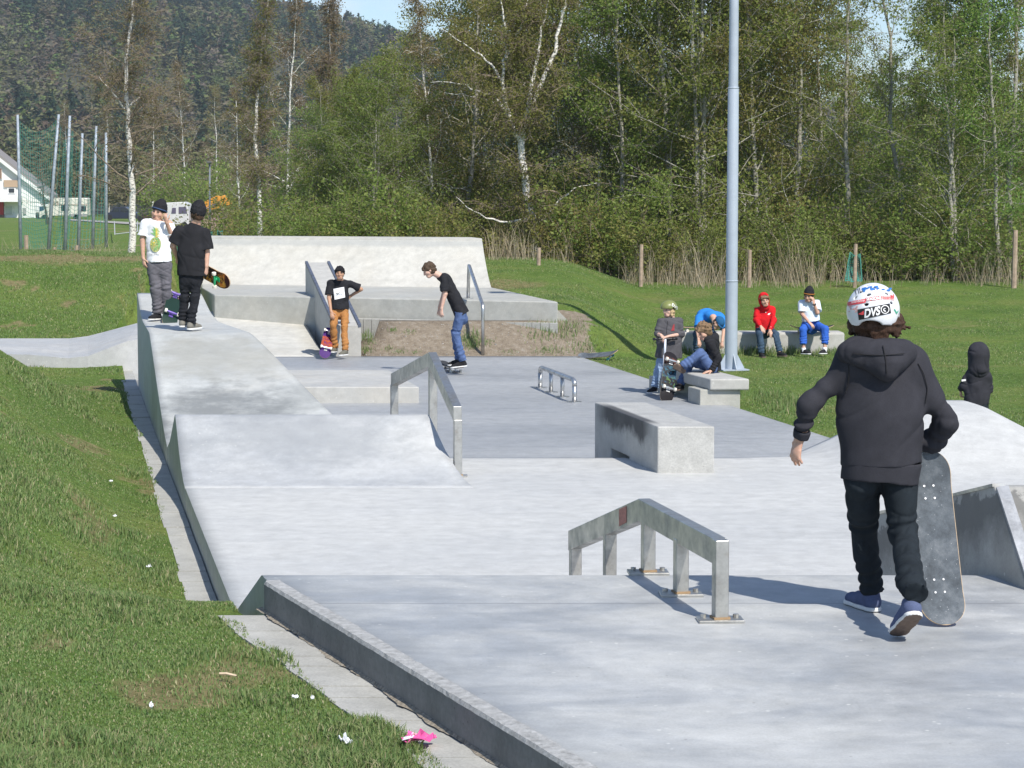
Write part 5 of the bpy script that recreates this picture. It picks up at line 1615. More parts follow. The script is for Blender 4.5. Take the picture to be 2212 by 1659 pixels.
# far street lamp
Yl = 130.0
b_3, t_3 = PY(453, 482, Yl), PY(453, 352, Yl)
root = empty('street_lamp', (b_3.x, Yl, b_3.z), 'thin grey street lamp post behind the boy in black', 'street lamp')
MB().tube([b_3 - Vector((0, 0, .5)), t_3], [.075, .045], 8).build('post', plain('dark grey post', (.16, .18, .2), .6), root, smooth=True)
MB().box((t_3.x, Yl - .3, t_3.z + .03), (.22, .7, .12)).build('lamp_head', M['grey_plastic'], root, bev=.03)
# football goal frame on the field
mb = MB()
gp = [PY(246, 483, 135), PY(250, 508, 105)]
q = [PY(247, 478, 140), PY(248, 506, 108), PY(297, 500, 112), PY(297, 478, 135)]
for a_, b_2 in zip(q, q[1:]):
    mb.tube([a_, b_2], [.028, .028], 6)
o = mb.build('goal_frame', plain('dull white pipe', (.45, .46, .44), .6)); tag(o, 'small white football goal frame lying on the green field', 'goal')
# young tree before the house
geo = grow(900, [straight(4.6, .2, 3)], 4.6, limb_n=16, limb_len=.4, elev=(-.1, .9), h0=.3, leaves=500, leaf=.08, sub=3, twig=4, trunk_r=.14, twig_r=.02)
p = PY(102, 475, 200)
plant_tree('bare_tree', (p.x, 200, float(ground(p.x, 200))), geo, [M['darkbark'], M['twig']], M['lf_brown'], 'bare young tree with dark branches in front of the white house', 'tree')

# ------------------------------------------------------------------ litter
M['pink'] = plain('pink printed foil', (0.72, 0.10, 0.32), .4, var=.35, scale=40)
M['paper'] = plain('white paper', (0.75, 0.76, 0.78), .7, var=.1)
M['stickw'] = plain('bare stick wood', (0.55, 0.43, 0.30), .8)
def crumple(name, c, sx, sy, sz, mat, seed, label, cat, rot=0.0):
    r_ = np.random.default_rng(seed); n = 7; V = []; F = []
    R_ = Matrix.Rotation(rot, 3, 'Z')
    for j in range(n):
        for i in range(n):
            p = R_ @ Vector(((i / (n - 1) - .5) * sx + r_.normal(0, sx * .03), (j / (n - 1) - .5) * sy + r_.normal(0, sy * .04), abs(r_.normal(0, sz))))
            V.append(Vector(c) + p + Vector((0, 0, .01)))
    for j in range(n - 1):
        for i in range(n - 1): F.append([j * n + i, j * n + i + 1, (j + 1) * n + i + 1, (j + 1) * n + i])
    o = mk(name, V, F, mat); tag(o, label, cat)
    bm = bmesh.new(); bm.from_mesh(o.data); bmesh.ops.solidify(bm, geom=bm.faces, thickness=.003); bm.to_mesh(o.data); bm.free()
    return o
p = PG(905, 1627) + Vector((0, 0, .03))
wr_o = crumple('candy_wrapper', p, .105, .10, .012, M['pink'], 4, 'crumpled pink and white wrapper on the grass edge in the foreground', 'wrapper', -.15)
V = [p + Vector((-.06, -.055, .02)), p + Vector((-.02, -.05, .03)), p + Vector((-.015, -.03, .035)), p + Vector((-.055, -.02, .025))]
mk('white_print', V, [[0, 1, 2, 3]], M['paper'], wr_o)
p = PG(746, 1625) + Vector((0, 0, .025))
crumple('paper_scrap', p, .028, .07, .014, M['paper'], 5, 'small crumpled white paper scrap on the grass left of the pink wrapper', 'paper', .5)
for x, y, s_, lab in ((638, 1529, .018, 'small flat white paper scrap on the grass near the paving'), (675, 1533, .016, 'tiny pale scrap at the grass edge by the dirt patch'),
                      (327, 888 + 660, .014, 'tiny white litter scrap far left in the foreground grass'), (350, 1021 - 20, .03, 'white litter speck on the left slope beside the hip'), (240, 1050, .035, 'white litter speck low on the left grass slope'), (322, 1203 + 34, .03, 'pale scrap on the left slope by the paving strip'),
                      (248, 1127, .03, 'small white scrap halfway along the left slope')):
    p = PG(x, y) + Vector((0, 0, .03)); crumple('paper_scrap', p, s_, s_ * .8, .006, M['paper'], int(x), lab, 'paper', x * .1)
a_, b_2 = PG(474, 1475) + Vector((0, 0, .035)), PG(511, 1483) + Vector((0, 0, .035))
o = MB().tube([a_, a_.lerp(b_2, .4) + Vector((0, 0, .004)), b_2], [.006, .006, .005], 6).build('wooden_stick', M['stickw']); tag(o, 'pale wooden stick lying in the foreground grass', 'stick')
# ------------------------------------------------------------------ figures: smooth union of tapered limbs meshed as one surface
def V3(p): return np.array([p[0], p[1], p[2]], float)
def nrm(v):
    v = np.asarray(v, float); return v / (np.linalg.norm(v) + 1e-9)

def cap(a, b, ra, rb, k=.02, flat=False, flata=False, e1=None, f=1.0, rip=None):
    """tapered limb from a to b; e1/f: squash across e1's normal; flat: cut square at b; rip=(amp, waves, start)"""
    return dict(t='cap', a=V3(a), b=V3(b), ra=ra, rb=rb, k=k, flat=flat, flata=flata, e1=None if e1 is None else nrm(e1), f=f, rip=rip)
def ell(c, r, k=.02, M=None, cut=None):
    """ellipsoid; M rows = its axes; cut=(point, normal): only the part behind the plane stays"""
    return dict(t='ell', c=V3(c), r=np.array(r, float), k=k, M=np.eye(3) if M is None else np.array(M, float), cut=cut)

def prim_bounds(p):
    if p['t'] == 'cap':
        r = max(p['ra'], p['rb']) * max(1, 1)
        return np.minimum(p['a'], p['b']) - r, np.maximum(p['a'], p['b']) + r
    r = p['r'].max()
    return p['c'] - r, p['c'] + r

def prim_eval(p, X):
    if p['t'] == 'cap':
        ab = p['b'] - p['a']; L2 = ab @ ab + 1e-12; L_ = math.sqrt(L2)
        d = X - p['a']; t0 = (d @ ab) / L2; t = np.clip(t0, 0, 1)
        q = d - t[..., None] * ab
        if p['e1'] is not None and p['f'] != 1.0:
            l = q @ p['e1']; rest = q - l[..., None] * p['e1']
            ax = (rest @ (ab / L_)); per = rest - ax[..., None] * (ab / L_)
            dist = np.sqrt(l * l + (per * per).sum(-1) / p['f'] ** 2 + ax * ax)
        else:
            dist = np.sqrt((q * q).sum(-1))
        r = p['ra'] + (p['rb'] - p['ra']) * t
        if p['rip']:
            amp, wv, st = p['rip'][:3]
            w = S((t - st) / max(.05, (1 - st) * .5)) if st >= 0 else 1.0
            ang = q @ np.array([.7, .5, .3]) / (np.maximum(dist, 1e-4))
            r = r + amp * w * np.sin(2 * math.pi * wv * t + 1.6 * ang + wv)
        dd = dist - r
        if p['e1'] is not None and p['f'] < 1: dd = dd * (p['f'] * .5 + .5)
        if p['flat']: dd = np.maximum(dd, (t0 - 1) * L_)
        if p['flata']: dd = np.maximum(dd, -t0 * L_)
        return dd
    d = (X - p['c']) @ p['M'].T
    k0 = np.sqrt(((d / p['r']) ** 2).sum(-1)); k1 = np.sqrt(((d / p['r'] ** 2) ** 2).sum(-1))
    dd = k0 * (k0 - 1) / (k1 + 1e-9)
    if p['cut'] is not None:
        dd = np.maximum(dd, (X - V3(p['cut'][0])) @ nrm(p['cut'][1]))
    return dd

def surfnet(f, org, h):
    s = f < 0
    nx, ny, nz = f.shape
    c = s[:-1, :-1, :-1].astype(np.int8)
    tot = np.zeros((nx - 1, ny - 1, nz - 1), np.int8)
    for i in (0, 1):
        for j in (0, 1):
            for k in (0, 1): tot += s[i:nx - 1 + i, j:ny - 1 + j, k:nz - 1 + k]
    mix = (tot > 0) & (tot < 8)
    ci = np.argwhere(mix)
    idx = np.full(mix.shape, -1, np.int32); idx[mix] = np.arange(len(ci))
    cor = [(i, j, k) for i in (0, 1) for j in (0, 1) for k in (0, 1)]
    val = {q: f[ci[:, 0] + q[0], ci[:, 1] + q[1], ci[:, 2] + q[2]] for q in cor}
    acc = np.zeros((len(ci), 3)); cnt = np.zeros(len(ci))
    for q in cor:
        for ax in range(3):
            if q[ax] == 0:
                q2 = tuple(1 if a == ax else v for a, v in enumerate(q))
                a, b = val[q], val[q2]; m = (a < 0) != (b < 0)
                t = np.where(m, a / np.where(m, a - b, 1), 0)
                p = np.array(q, float)[None, :].repeat(len(ci), 0); p[:, ax] += t
                acc[m] += p[m]; cnt[m] += 1
    V = (ci + acc / np.maximum(cnt, 1)[:, None]) * h + org
    F = []
    for ax in range(3):
        o1, o2 = [a for a in range(3) if a != ax]
        sl0 = [slice(1, -1)] * 3; sl1 = [slice(1, -1)] * 3
        sl0[ax] = slice(0, -1); sl1[ax] = slice(1, None)
        A, B = s[tuple(sl0)], s[tuple(sl1)]
        e = np.argwhere(A != B)
        if not len(e): continue
        base = e + 1; base[:, ax] -= 1
        sg = A[e[:, 0], e[:, 1], e[:, 2]]
        def g(d1, d2):
            q = base.copy(); q[:, o1] -= d1; q[:, o2] -= d2
            return idx[q[:, 0], q[:, 1], q[:, 2]]
        quad = np.stack([g(1, 1), g(0, 1), g(0, 0), g(1, 0)], -1)
        flip = sg if ax != 1 else ~sg
        quad[~flip] = quad[~flip][:, ::-1]
        F.append(quad)
    F = np.concatenate(F)
    F = F[(F >= 0).all(1)]
    return V, F

def sdf_mesh(prims, h, fold=None, cuts=(), subs=(), seed=0, flatz=None, shape_fn=None):
    lo = np.min([prim_bounds(p)[0] for p in prims], 0) - 4 * h - .01
    hi = np.max([prim_bounds(p)[1] for p in prims], 0) + 4 * h + .01
    n = np.ceil((hi - lo) / h).astype(int) + 1
    f = np.full(n, .2, np.float32)
    def block(p, pad):
        a, b = prim_bounds(p)
        i0 = np.clip(np.floor((a - pad - lo) / h).astype(int), 0, n - 1); i1 = np.clip(np.ceil((b + pad - lo) / h).astype(int) + 1, 1, n)
        g = np.stack(np.meshgrid(*[lo[k] + h * np.arange(i0[k], i1[k]) for k in range(3)], indexing='ij'), -1)
        return tuple(slice(i0[k], i1[k]) for k in range(3)), g
    for p in prims:
        sl, g = block(p, p['k'] + 3 * h + .012)
        d = prim_eval(p, g); k = p['k']; o = f[sl]
        hh = np.clip(k - np.abs(o - d), 0, None) / max(k, 1e-6)
        f[sl] = np.minimum(o, d) - hh * hh * k * .25
    if fold:
        amp, freq = fold[:2]
        r = np.random.default_rng(seed)
        m = np.abs(f) < .03
        ii = np.argwhere(m); X = ii * h + lo
        acc = np.zeros(len(X))
        for j in range(7):
            kv = r.normal(0, 1, 3) * np.array([1, 1, .8]); kv /= np.linalg.norm(kv)
            k2 = r.normal(0, 1, 3)
            fr = freq * r.uniform(.6, 1.8)
            acc += np.sin(X @ kv * fr + 1.4 * np.sin(X @ k2 * freq * .45 + j) + r.uniform(0, 6)) / (fr / freq)
        acc = acc / 2.6
        acc = np.sign(acc) * np.abs(acc) ** 1.3
        f[m] += amp * acc
        if len(fold) > 2:      # narrow creases
            rd = np.zeros(len(X))
            for j in range(5):
                kv = r.normal(0, 1, 3) * np.array([.8, .5, 1.1]); kv /= np.linalg.norm(kv); k2 = r.normal(0, 1, 3); k3 = r.normal(0, 1, 3)
                ar = X @ kv * fold[3] * r.uniform(.7, 1.3) + 1.2 * np.sin(X @ k2 * fold[3] * .4 + j)
                gate = S(np.sin(X @ k3 * fold[3] * .5 + 2 * j) * 1.2)
                rd = np.maximum(rd, (1 - np.abs(np.sin(ar))) ** 5 * gate)
            f[m] += fold[2] * rd
    for p in subs:
        sl, g = block(p, 3 * h)
        f[sl] = np.maximum(f[sl], -prim_eval(p, g))
    if cuts:
        ax = [lo[k] + h * np.arange(n[k]) for k in range(3)]
        for pt, nm in cuts:
            nm = nrm(nm); pt = V3(pt)
            d = (ax[0][:, None, None] - pt[0]) * nm[0] + (ax[1][None, :, None] - pt[1]) * nm[1] + (ax[2][None, None, :] - pt[2]) * nm[2]
            f = np.maximum(f, d.astype(np.float32))
    if shape_fn is not None:
        g = np.stack(np.meshgrid(*[lo[k] + h * np.arange(n[k]) for k in range(3)], indexing='ij'), -1)
        f = shape_fn(f, g)
    return surfnet(f, lo, h)

def sdf_obj(name, prims, h, mat, parent, fold=None, cuts=(), subs=(), seed=0, spots=None, shape_fn=None, smooth_it=1):
    V, F = sdf_mesh(prims, h, fold, cuts, subs, seed, shape_fn=shape_fn)
    for _ in range(smooth_it):        # one light relaxation of the grid steps
        acc = np.zeros_like(V); cnt = np.zeros(len(V))
        for a, b in ((0, 1), (1, 2), (2, 3), (3, 0)):
            np.add.at(acc, F[:, a], V[F[:, b]]); np.add.at(cnt, F[:, a], 1)
            np.add.at(acc, F[:, b], V[F[:, a]]); np.add.at(cnt, F[:, b], 1)
        V = V * .55 + .45 * acc / np.maximum(cnt, 1)[:, None]
    mi = None; mats = mat
    if spots:
        mats = list(mat) if isinstance(mat, (list, tuple)) else [mat]
        fc = V[F].mean(1); mi = np.zeros(len(F), np.int32)
        for c, r, k in spots:
            mi[np.linalg.norm((fc - V3(c)) / np.asarray(r), axis=1) < 1] = k
    o = mk(name, V, F, mats, parent, smooth=True, mi=mi)
    return o

# cloth, skin, hair
def cloth(name, col, var=.12, scale=14, weave=260, rough=.9, bmp=.25, sheen=0.0):
    m, N, L, b = nodes(name)
    pos = wpos(N)
    f = noise(N, L, scale, 5, .65, pos); w_ = noise(N, L, weave, 2, .5, pos)
    c = ramp(N, L, f, [(.3, tuple(c * (1 - var) for c in col)), (.7, tuple(min(1, c * (1 + var)) for c in col))])
    c = mixc(N, L, .5, c, ramp(N, L, w_, [(.3, .8), (.7, 1.2)]), 'MULTIPLY')
    L.new(c, b.inputs['Base Color']); setin(b, Roughness=rough); b.inputs['Specular IOR Level'].default_value = .15
    if sheen: b.inputs['Sheen Weight'].default_value = sheen
    bump(N, L, b, mixc(N, L, .5, f, w_), bmp, .004)
    return m
def skinmat(name, col):
    m, N, L, b = nodes(name)
    pos = wpos(N); f = noise(N, L, 35, 4, .6, pos)
    L.new(ramp(N, L, f, [(.3, tuple(c * .9 for c in col)), (.7, tuple(min(1, c * 1.08) for c in col))]), b.inputs['Base Color'])
    setin(b, Roughness=.55); b.inputs['Subsurface Weight'].default_value = .12; b.inputs['Subsurface Radius'].default_value = (.01, .004, .002)
    b.inputs['Specular IOR Level'].default_value = .3
    return m
def hairmat(name, col):
    m, N, L, b = nodes(name)
    pos = wpos(N)
    mp = N.new('ShaderNodeMapping'); mp.inputs['Scale'].default_value = (1, 1, .25); L.new(pos, mp.inputs['Vector'])
    f = noise(N, L, 160, 3, .7, mp.outputs['Vector'], .4)
    L.new(ramp(N, L, f, [(.3, tuple(c * .5 for c in col)), (.7, tuple(min(1, c * 1.5) for c in col))]), b.inputs['Base Color'])
    setin(b, Roughness=.7); b.inputs['Specular IOR Level'].default_value = .2; bump(N, L, b, f, .5, .006)
    return m
SK = dict(pale=skinmat('fair skin', (.62, .40, .31)), tan=skinmat('tanned skin', (.44, .255, .165)), mid=skinmat('warm skin', (.56, .34, .25)))
EYE = plain('eye and brow dark', (.06, .04, .035), .4, var=.1)
LIP = plain('lips', (.45, .19, .16), .5, var=.1)
HAIR = dict(black=hairmat('black hair', (.012, .011, .012)), brown=hairmat('brown hair', (.075, .045, .028)), light=hairmat('light brown hair', (.20, .13, .075)), mid=hairmat('mid brown hair', (.075, .05, .032)), blond=hairmat('blond hair', (.46, .34, .19)), darkbrown=hairmat('dark brown hair', (.055, .03, .02)))
CL = dict(black=cloth('black cotton', (.021, .021, .024)), black_jean=cloth('black denim', (.018, .019, .023), .3), white=cloth('white cotton', (.80, .80, .82), .04), grey=cloth('grey trousers', (.125, .12, .135), .2),
          brown=cloth('brown trousers', (.36, .165, .055), .15), jean=cloth('blue jeans', (.085, .13, .26), .25), dark_jean=cloth('dark blue jeans', (.045, .075, .115), .3), light_jean=cloth('washed jeans', (.24, .33, .47), .25),
          red=cloth('red sweatshirt', (.56, .014, .02), .1), blue=cloth('bright blue cotton', (.03, .20, .55), .1), blue_trs=cloth('royal blue trousers', (.035, .115, .46), .12),
          lightblue=cloth('pale blue cotton', (.66, .74, .84), .04), greyhood=cloth('grey sweatshirt', (.085, .083, .09), .12), hoodie=cloth('charcoal sweatshirt', (.034, .034, .041), .15), black_trs=cloth('black trousers', (.016, .021, .026), .25),
          cap_blue=cloth('blue cap', (.02, .095, .21), .1), orange=cloth('orange band', (.42, .17, .04), .1), shoe_black=cloth('black suede', (.02, .02, .022), .2), shoe_grey=cloth('grey canvas', (.19, .18, .155), .15),
          shoe_olive=cloth('olive grey suede', (.13, .125, .10), .2), shoe_blue=cloth('navy canvas', (.085, .105, .185), .2), navy_band=cloth('navy knit', (.05, .08, .16), .1))
SOLE = plain('white rubber sole', (.70, .70, .68), .6, var=.08)
SOLED = plain('brown grey outsole', (.16, .115, .09), .8, var=.25, scale=60)

def hand_prims(w, tip, pn, s=1.0, curl=.35, spread=1.0, thumb=1, k=.006, fr=.0085):
    """palm, four unequal bent fingers and a thumb; w wrist, tip direction target, pn palm normal (towards the palm side)"""
    w, tip = V3(w), V3(tip); d = nrm(tip - w); pn = nrm(pn - d * (np.asarray(pn) @ d)); lat = np.cross(d, pn) * thumb
    L_ = .165 * s
    kn = w + d * L_ * .50
    out = [cap(w, w + d * L_ * .48, .026 * s, .034 * s, .012, e1=lat, f=.5)]
    for i, (o, ln, c0) in enumerate(((.030, .36, .9), (.011, .42, 1.0), (-.010, .40, 1.15), (-.029, .31, 1.3))):
        b0 = w + d * L_ * (.50 - .02 * abs(i - 1)) + lat * o * s * .95
        dirv = nrm(d + lat * o * 3.0 * spread)
        c = curl * c0
        d1 = nrm(dirv * math.cos(c * .6) + pn * math.sin(c * .6)); d2 = nrm(dirv * math.cos(c * 1.7) + pn * math.sin(c * 1.7))
        m_ = b0 + d1 * L_ * ln * .52; e_ = m_ + d2 * L_ * ln * .5
        out += [cap(b0 - dirv * .012 * s, m_, fr * s * 1.06, fr * s, k), cap(m_, e_, fr * s, fr * s * .82, k)]
    tb = w + d * L_ * .16 + lat * .026 * s
    td = nrm(d * .7 + lat * .75 + pn * .35); m_ = tb + td * .042 * s; e_ = m_ + nrm(d * .95 + lat * .25 + pn * .4) * .034 * s
    out += [cap(w + d * .02 * s + lat * .012 * s, tb, .015 * s, .013 * s, .012), cap(tb, m_, fr * s * 1.25, fr * s * 1.1, k), cap(m_, e_, fr * s * 1.1, fr * s * .85, k)]
    return out

def head_prims(c, f, u, s=1.0):
    """skull, jaw, brow, nose, lips, ears; c centre, f face direction, u up"""
    f = nrm(f); u = nrm(u - f * (np.asarray(u) @ f)); l = np.cross(u, f); M_ = np.array([l, f, u])
    P_ = lambda a, b, d: c + (l * a + f * b + u * d) * s
    pr = [ell(P_(0, -.012, .025), np.array([.072, .092, .085]) * s, .02, M_), ell(P_(0, .022, -.035), np.array([.057, .064, .078]) * s, .03, M_),
          cap(P_(-.022, .062, -.088), P_(.022, .062, -.088), .024 * s, .024 * s, .03), cap(P_(-.035, .068, .028), P_(.035, .068, .028), .014 * s, .014 * s, .018),
          cap(P_(0, .086, .012), P_(0, .104, -.030), .008 * s, .0125 * s, .012), cap(P_(-.012, .090, -.035), P_(.012, .090, -.035), .009 * s, .009 * s, .01),
          cap(P_(-.018, .083, -.062), P_(.018, .083, -.062), .0075 * s, .0075 * s, .01), cap(P_(-.015, .081, -.071), P_(.015, .081, -.071), .008 * s, .008 * s, .01)]
    for sg in (-1, 1):
        pr.append(cap(P_(.046 * sg, .056, -.025), P_(.05 * sg, .03, -.04), .02 * s, .02 * s, .03))
        pr.append(ell(P_(.074 * sg, -.008, -.012), np.array([.010, .020, .032]) * s, .008, M_))
    spots = []
    for sg in (-1, 1):
        spots.append((P_(.032 * sg, .084, .004), (.017 * s, .017 * s, .0085 * s), 1))
        spots.append((P_(.033 * sg, .086, .026), (.021 * s, .021 * s, .006 * s), 1))
    spots.append((P_(0, .092, -.0665), (.024 * s, .02 * s, .0095 * s), 2))
    return pr, spots, (l, f, u, P_, M_)

def hair_prims(fr_, s, style):
    l, f, u, P_, M_ = fr_
    if style == 'short':
        return [ell(P_(0, -.014, .036), np.array([.079, .098, .085]) * s, .01, M_, cut=(P_(0, .058, .035), f * .75 - u * .66)), ell(P_(0, -.03, -.01), np.array([.076, .078, .08]) * s, .02, M_, cut=(P_(0, .02, 0), f))]
    if style == 'fringe':
        return [ell(P_(0, -.012, .034), np.array([.083, .103, .088]) * s, .01, M_, cut=(P_(0, .072, .035), f * .6 - u * .8)), cap(P_(-.05, .068, .06), P_(.05, .075, .055), .026 * s, .024 * s, .02), cap(P_(.07, .03, .04), P_(.077, .008, -.012), .018 * s, .012 * s, .02), cap(P_(-.07, .03, .04), P_(-.077, .008, -.012), .018 * s, .012 * s, .02),
                ell(P_(0, -.032, -.015), np.array([.081, .078, .085]) * s, .02, M_, cut=(P_(0, .022, 0), f))]
    if style == 'side':
        return [ell(P_(0, -.03, -.02), np.array([.083, .078, .085]) * s, .03, M_, cut=(P_(0, .0, 0), f)), cap(P_(.074, .012, .0), P_(.077, .022, -.075), .016 * s, .010 * s, .02), cap(P_(-.074, .012, .0), P_(-.077, .022, -.075), .016 * s, .010 * s, .02)]
    if style == 'long':
        return [ell(P_(0, -.012, .034), np.array([.085, .103, .088]) * s, .01, M_, cut=(P_(0, .072, .03), f * .6 - u * .8)), cap(P_(-.05, .07, .05), P_(.05, .075, .045), .024 * s, .022 * s, .02),
                ell(P_(0, -.03, -.04), np.array([.086, .078, .10]) * s, .03, M_, cut=(P_(0, .03, 0), f)), cap(P_(.07, .01, -.02), P_(.075, .02, -.10), .026 * s, .018 * s, .02), cap(P_(-.07, .01, -.02), P_(-.075, .02, -.10), .026 * s, .018 * s, .02)]
    if style == 'curly':
        r = np.random.default_rng(4); out = [ell(P_(0, -.012, .04), np.array([.088, .104, .09]) * s, .01, M_, cut=(P_(0, .06, .03), f * .6 - u * .8)), ell(P_(0, -.03, -.02), np.array([.088, .085, .095]) * s, .03, M_, cut=(P_(0, .03, 0), f))]
        for i in range(46):
            a = r.uniform(0, 6.28); e = r.uniform(-.5, 1.4)
            q = np.array([math.cos(a) * math.cos(e) * .092, math.sin(a) * math.cos(e) * .105 - .012, math.sin(e) * .098 + .03])
            if q[1] > .05 and q[2] < .06: continue
            if q[1] > .02 and q[2] < .0: continue
            c = P_(*q); out.append(cap(c, c + r.normal(0, .012, 3), .02 * s, .015 * s, .006))
        return out

def shoe(parent, heel, toe, up, mat, s=1.0, h=.006, sole=SOLE, ankle=None):
    heel, toe, up = V3(heel), V3(toe), nrm(up); d = nrm(toe - heel); lat = np.cross(d, up); up = np.cross(lat, d)
    ln = np.linalg.norm(toe - heel)
    a = heel + d * .035 * s; b = toe - d * .04 * s
    pr = [cap(a + up * .035 * s, b + up * .028 * s, .037 * s, .038 * s, .02, e1=lat, f=.85), cap(a + up * .05 * s, a + up * .085 * s + d * .01, .036 * s, .034 * s, .02, flat=True),
          cap(a + up * .07 * s + d * .02, heel + d * ln * .6 + up * .045 * s, .03 * s, .03 * s, .03)]
    o = sdf_obj('shoe', pr, h, mat, parent, cuts=[(heel + up * .016 * s, -up)], fold=(.0012, 60))
    pr = [cap(a + up * .008 * s, heel + d * ln * .45 + up * .008 * s, .041 * s, .036 * s, .03, e1=lat, f=1.0), cap(heel + d * ln * .4 + up * .008 * s, b + up * .008 * s, .036 * s, .045 * s, .03)]
    V, F = sdf_mesh(pr, h * .8, cuts=[(heel + up * .020 * s, up), (heel, -up)])
    # dark tread below, pale foxing around
    fc = V[F].mean(1); nrmF = np.cross(V[F[:, 2]] - V[F[:, 0]], V[F[:, 3]] - V[F[:, 1]]); nrmF /= np.linalg.norm(nrmF, axis=1)[:, None] + 1e-9
    mi = ((nrmF @ up) < -.8).astype(np.int32)
    mk('sole', V, F, [sole, SOLED], o, smooth=True, mi=mi)
    return o

def torso_frame(J):
    sh = nrm(V3(J['sr']) - V3(J['sl']))
    return sh

def human(label, J, face, s=1.0, skin='mid', hair=None, top=None, legs=None, shoes=None, hat=None, vox=.008, bvox=.006, category='person', hand_l=None, hand_r=None, hat_fn=None, tuck=0.0,
          group=None, hood=None, eyes=True):
    J = {k: V3(v) for k, v in J.items()}
    base = (J['al'] + J['ar']) / 2; base[2] = min(J['al'][2], J['ar'][2]) - .07
    root = empty('person', tuple(base), label, category, group)
    up = J['head'] - J['neck']
    hp, spots, fr_ = head_prims(J['head'], face, up, s)
    lat = torso_frame(J); l, f, u, P_, M_ = fr_
    chest = (J['sl'] + J['sr']) / 2; pel = (J['hl'] + J['hr']) / 2
    body = hp + [cap(P_(0, -.025, -.06), J['neck'], .047 * s, .052 * s, .02), cap(J['neck'], chest + (pel - chest) * .12, .052 * s, .075 * s, .04, e1=lat, f=.7)]
    body += [cap(chest + (pel - chest) * .15, pel + (chest - pel) * (.06 + 2.2 * (legs or {}).get('rise', 0)), .105 * s, .085 * s, .04, e1=lat, f=.6), cap(J['sl'], J['sr'], .04 * s, .04 * s, .03)]
    for q in 'lr':
        body += [cap(J['s' + q], J['e' + q], .044 * s, .036 * s, .015), cap(J['e' + q], J['w' + q], .036 * s, .0235 * s, .012)]
        body += [cap(J['h' + q], J['k' + q], .055 * s, .036 * s, .02), cap(J['k' + q], J['k' + q] + (J['a' + q] - J['k' + q]) * .35, .036 * s, .037 * s, .02), cap(J['k' + q] + (J['a' + q] - J['k' + q]) * .35, J['a' + q], .037 * s, .031 * s, .02),
                 cap(J['a' + q], J['a' + q] * .55 + J['t' + q] * .45 + np.array([0, 0, .012]), .025 * s, .014 * s, .02)]
    for q, hd in (('l', hand_l), ('r', hand_r)):
        hd = hd or {}
        tip = J.get('f' + q, J['w' + q] + (J['w' + q] - J['e' + q]))
        pn = hd.get('pn', (.3 if q == 'l' else -.3, .5, .1)); body += hand_prims(J['w' + q], tip, pn, s, hd.get('curl', .4), hd.get('spread', 1.0), hd.get('thumb', -1 if q == 'l' else 1))
    sdf_obj('body', body, bvox, [SK[skin], EYE, LIP], root, spots=spots if eyes else None)
    if hair: sdf_obj('hair', hair_prims(fr_, s, hair[1]), .005, HAIR[hair[0]], root, fold=(.008, 80), seed=3)
    if legs:
        wd = legs.get('w', 1.0); pr = [cap(pel + (chest - pel) * (.12 + legs.get('rise', 0)), pel - nrm(chest - pel) * (.03 - legs.get('rise', 0)), .135 * s, .135 * s, .03, e1=lat, f=.68, flat=legs.get('rise', 0) > 0)]
        for q in 'lr':
            end = J['a' + q] + (J['k' + q] - J['a' + q]) * legs.get('crop', 0.02)
            pr += [cap(J['h' + q], J['k' + q], .092 * s * wd, .066 * s * wd, .03, rip=(.006 * s, 5, .55)), cap(J['k' + q], end, .066 * s * wd, legs.get('cuff', .055) * s, .025, flat=True, rip=(.006 * s, 6, .3))]
        sdf_obj('trousers', pr, vox, CL[legs['m']], root, fold=(.006, 34, .008, 30), seed=legs.get('seed', 5))
    if top:
        w_ = top.get('w', 1.0); hem = V3(J['hem']); ax = hem - chest
        pr = [cap(chest + ax * .12, chest + ax * .5, .142 * s * w_, top.get('mid', .150) * s * w_, .05, e1=lat, f=.66), cap(chest + ax * .5, hem, top.get('mid', .150) * s * w_, top.get('hem', .165) * s * w_, .03, flat=True, e1=lat, f=.70),
              cap(J['sl'] + lat * .02, J['sr'] - lat * .02, .058 * s, .058 * s, .04), cap(J['neck'] - u * .03 * s, chest, .062 * s, .08 * s, .05, e1=lat, f=.9)]
        for q in 'lr':
            sl_ = top.get('sleeve', 1.0); e, w = J['e' + q], J['w' + q]
            if sl_ < 1:
                pr.append(cap(J['s' + q], J['s' + q] + (e - J['s' + q]) * sl_, .062 * s * w_, top.get('cuff', .066) * s, .03, flat=True))
            else:
                pr += [cap(J['s' + q], e, .062 * s * w_, .056 * s, .03, rip=(.005, 4, .4)), cap(e, e + (w - e) * min(1, sl_ - 1 + .001) if sl_ < 1.99 else w, .058 * s, .04 * s, .02, flat=True, rip=(.006, 5, .2))]
        cuts = [(J['neck'] + u * top.get('collar', .012) * s + f * .0, u)]
        sdf_obj('shirt' if top.get('sleeve', 1) < 1 else 'hoodie', pr, vox, top['m'] if not isinstance(top['m'], str) else CL[top['m']], root, fold=(top.get('fold', .006), 26, .008, 17), cuts=cuts, seed=top.get('seed', 2))
    if shoes:
        for q in 'lr':
            hz = J.get('heel' + q)
            toe = J['t' + q]; heel = hz if hz is not None else J['a' + q] - nrm((toe - J['a' + q]) * [1, 1, 0]) * .055 * s - np.array([0, 0, .075 * s])
            su = J.get('up' + q, np.array([0, 0, 1.0]))
            if hz is None:
                toe = toe.copy()
            shoe(root, heel, toe, su, CL[shoes['m']], s * shoes.get('s', 1.0), .006, sole=shoes.get('sole', SOLE))
    if hat: hat(root, fr_, s)
    return root, fr_

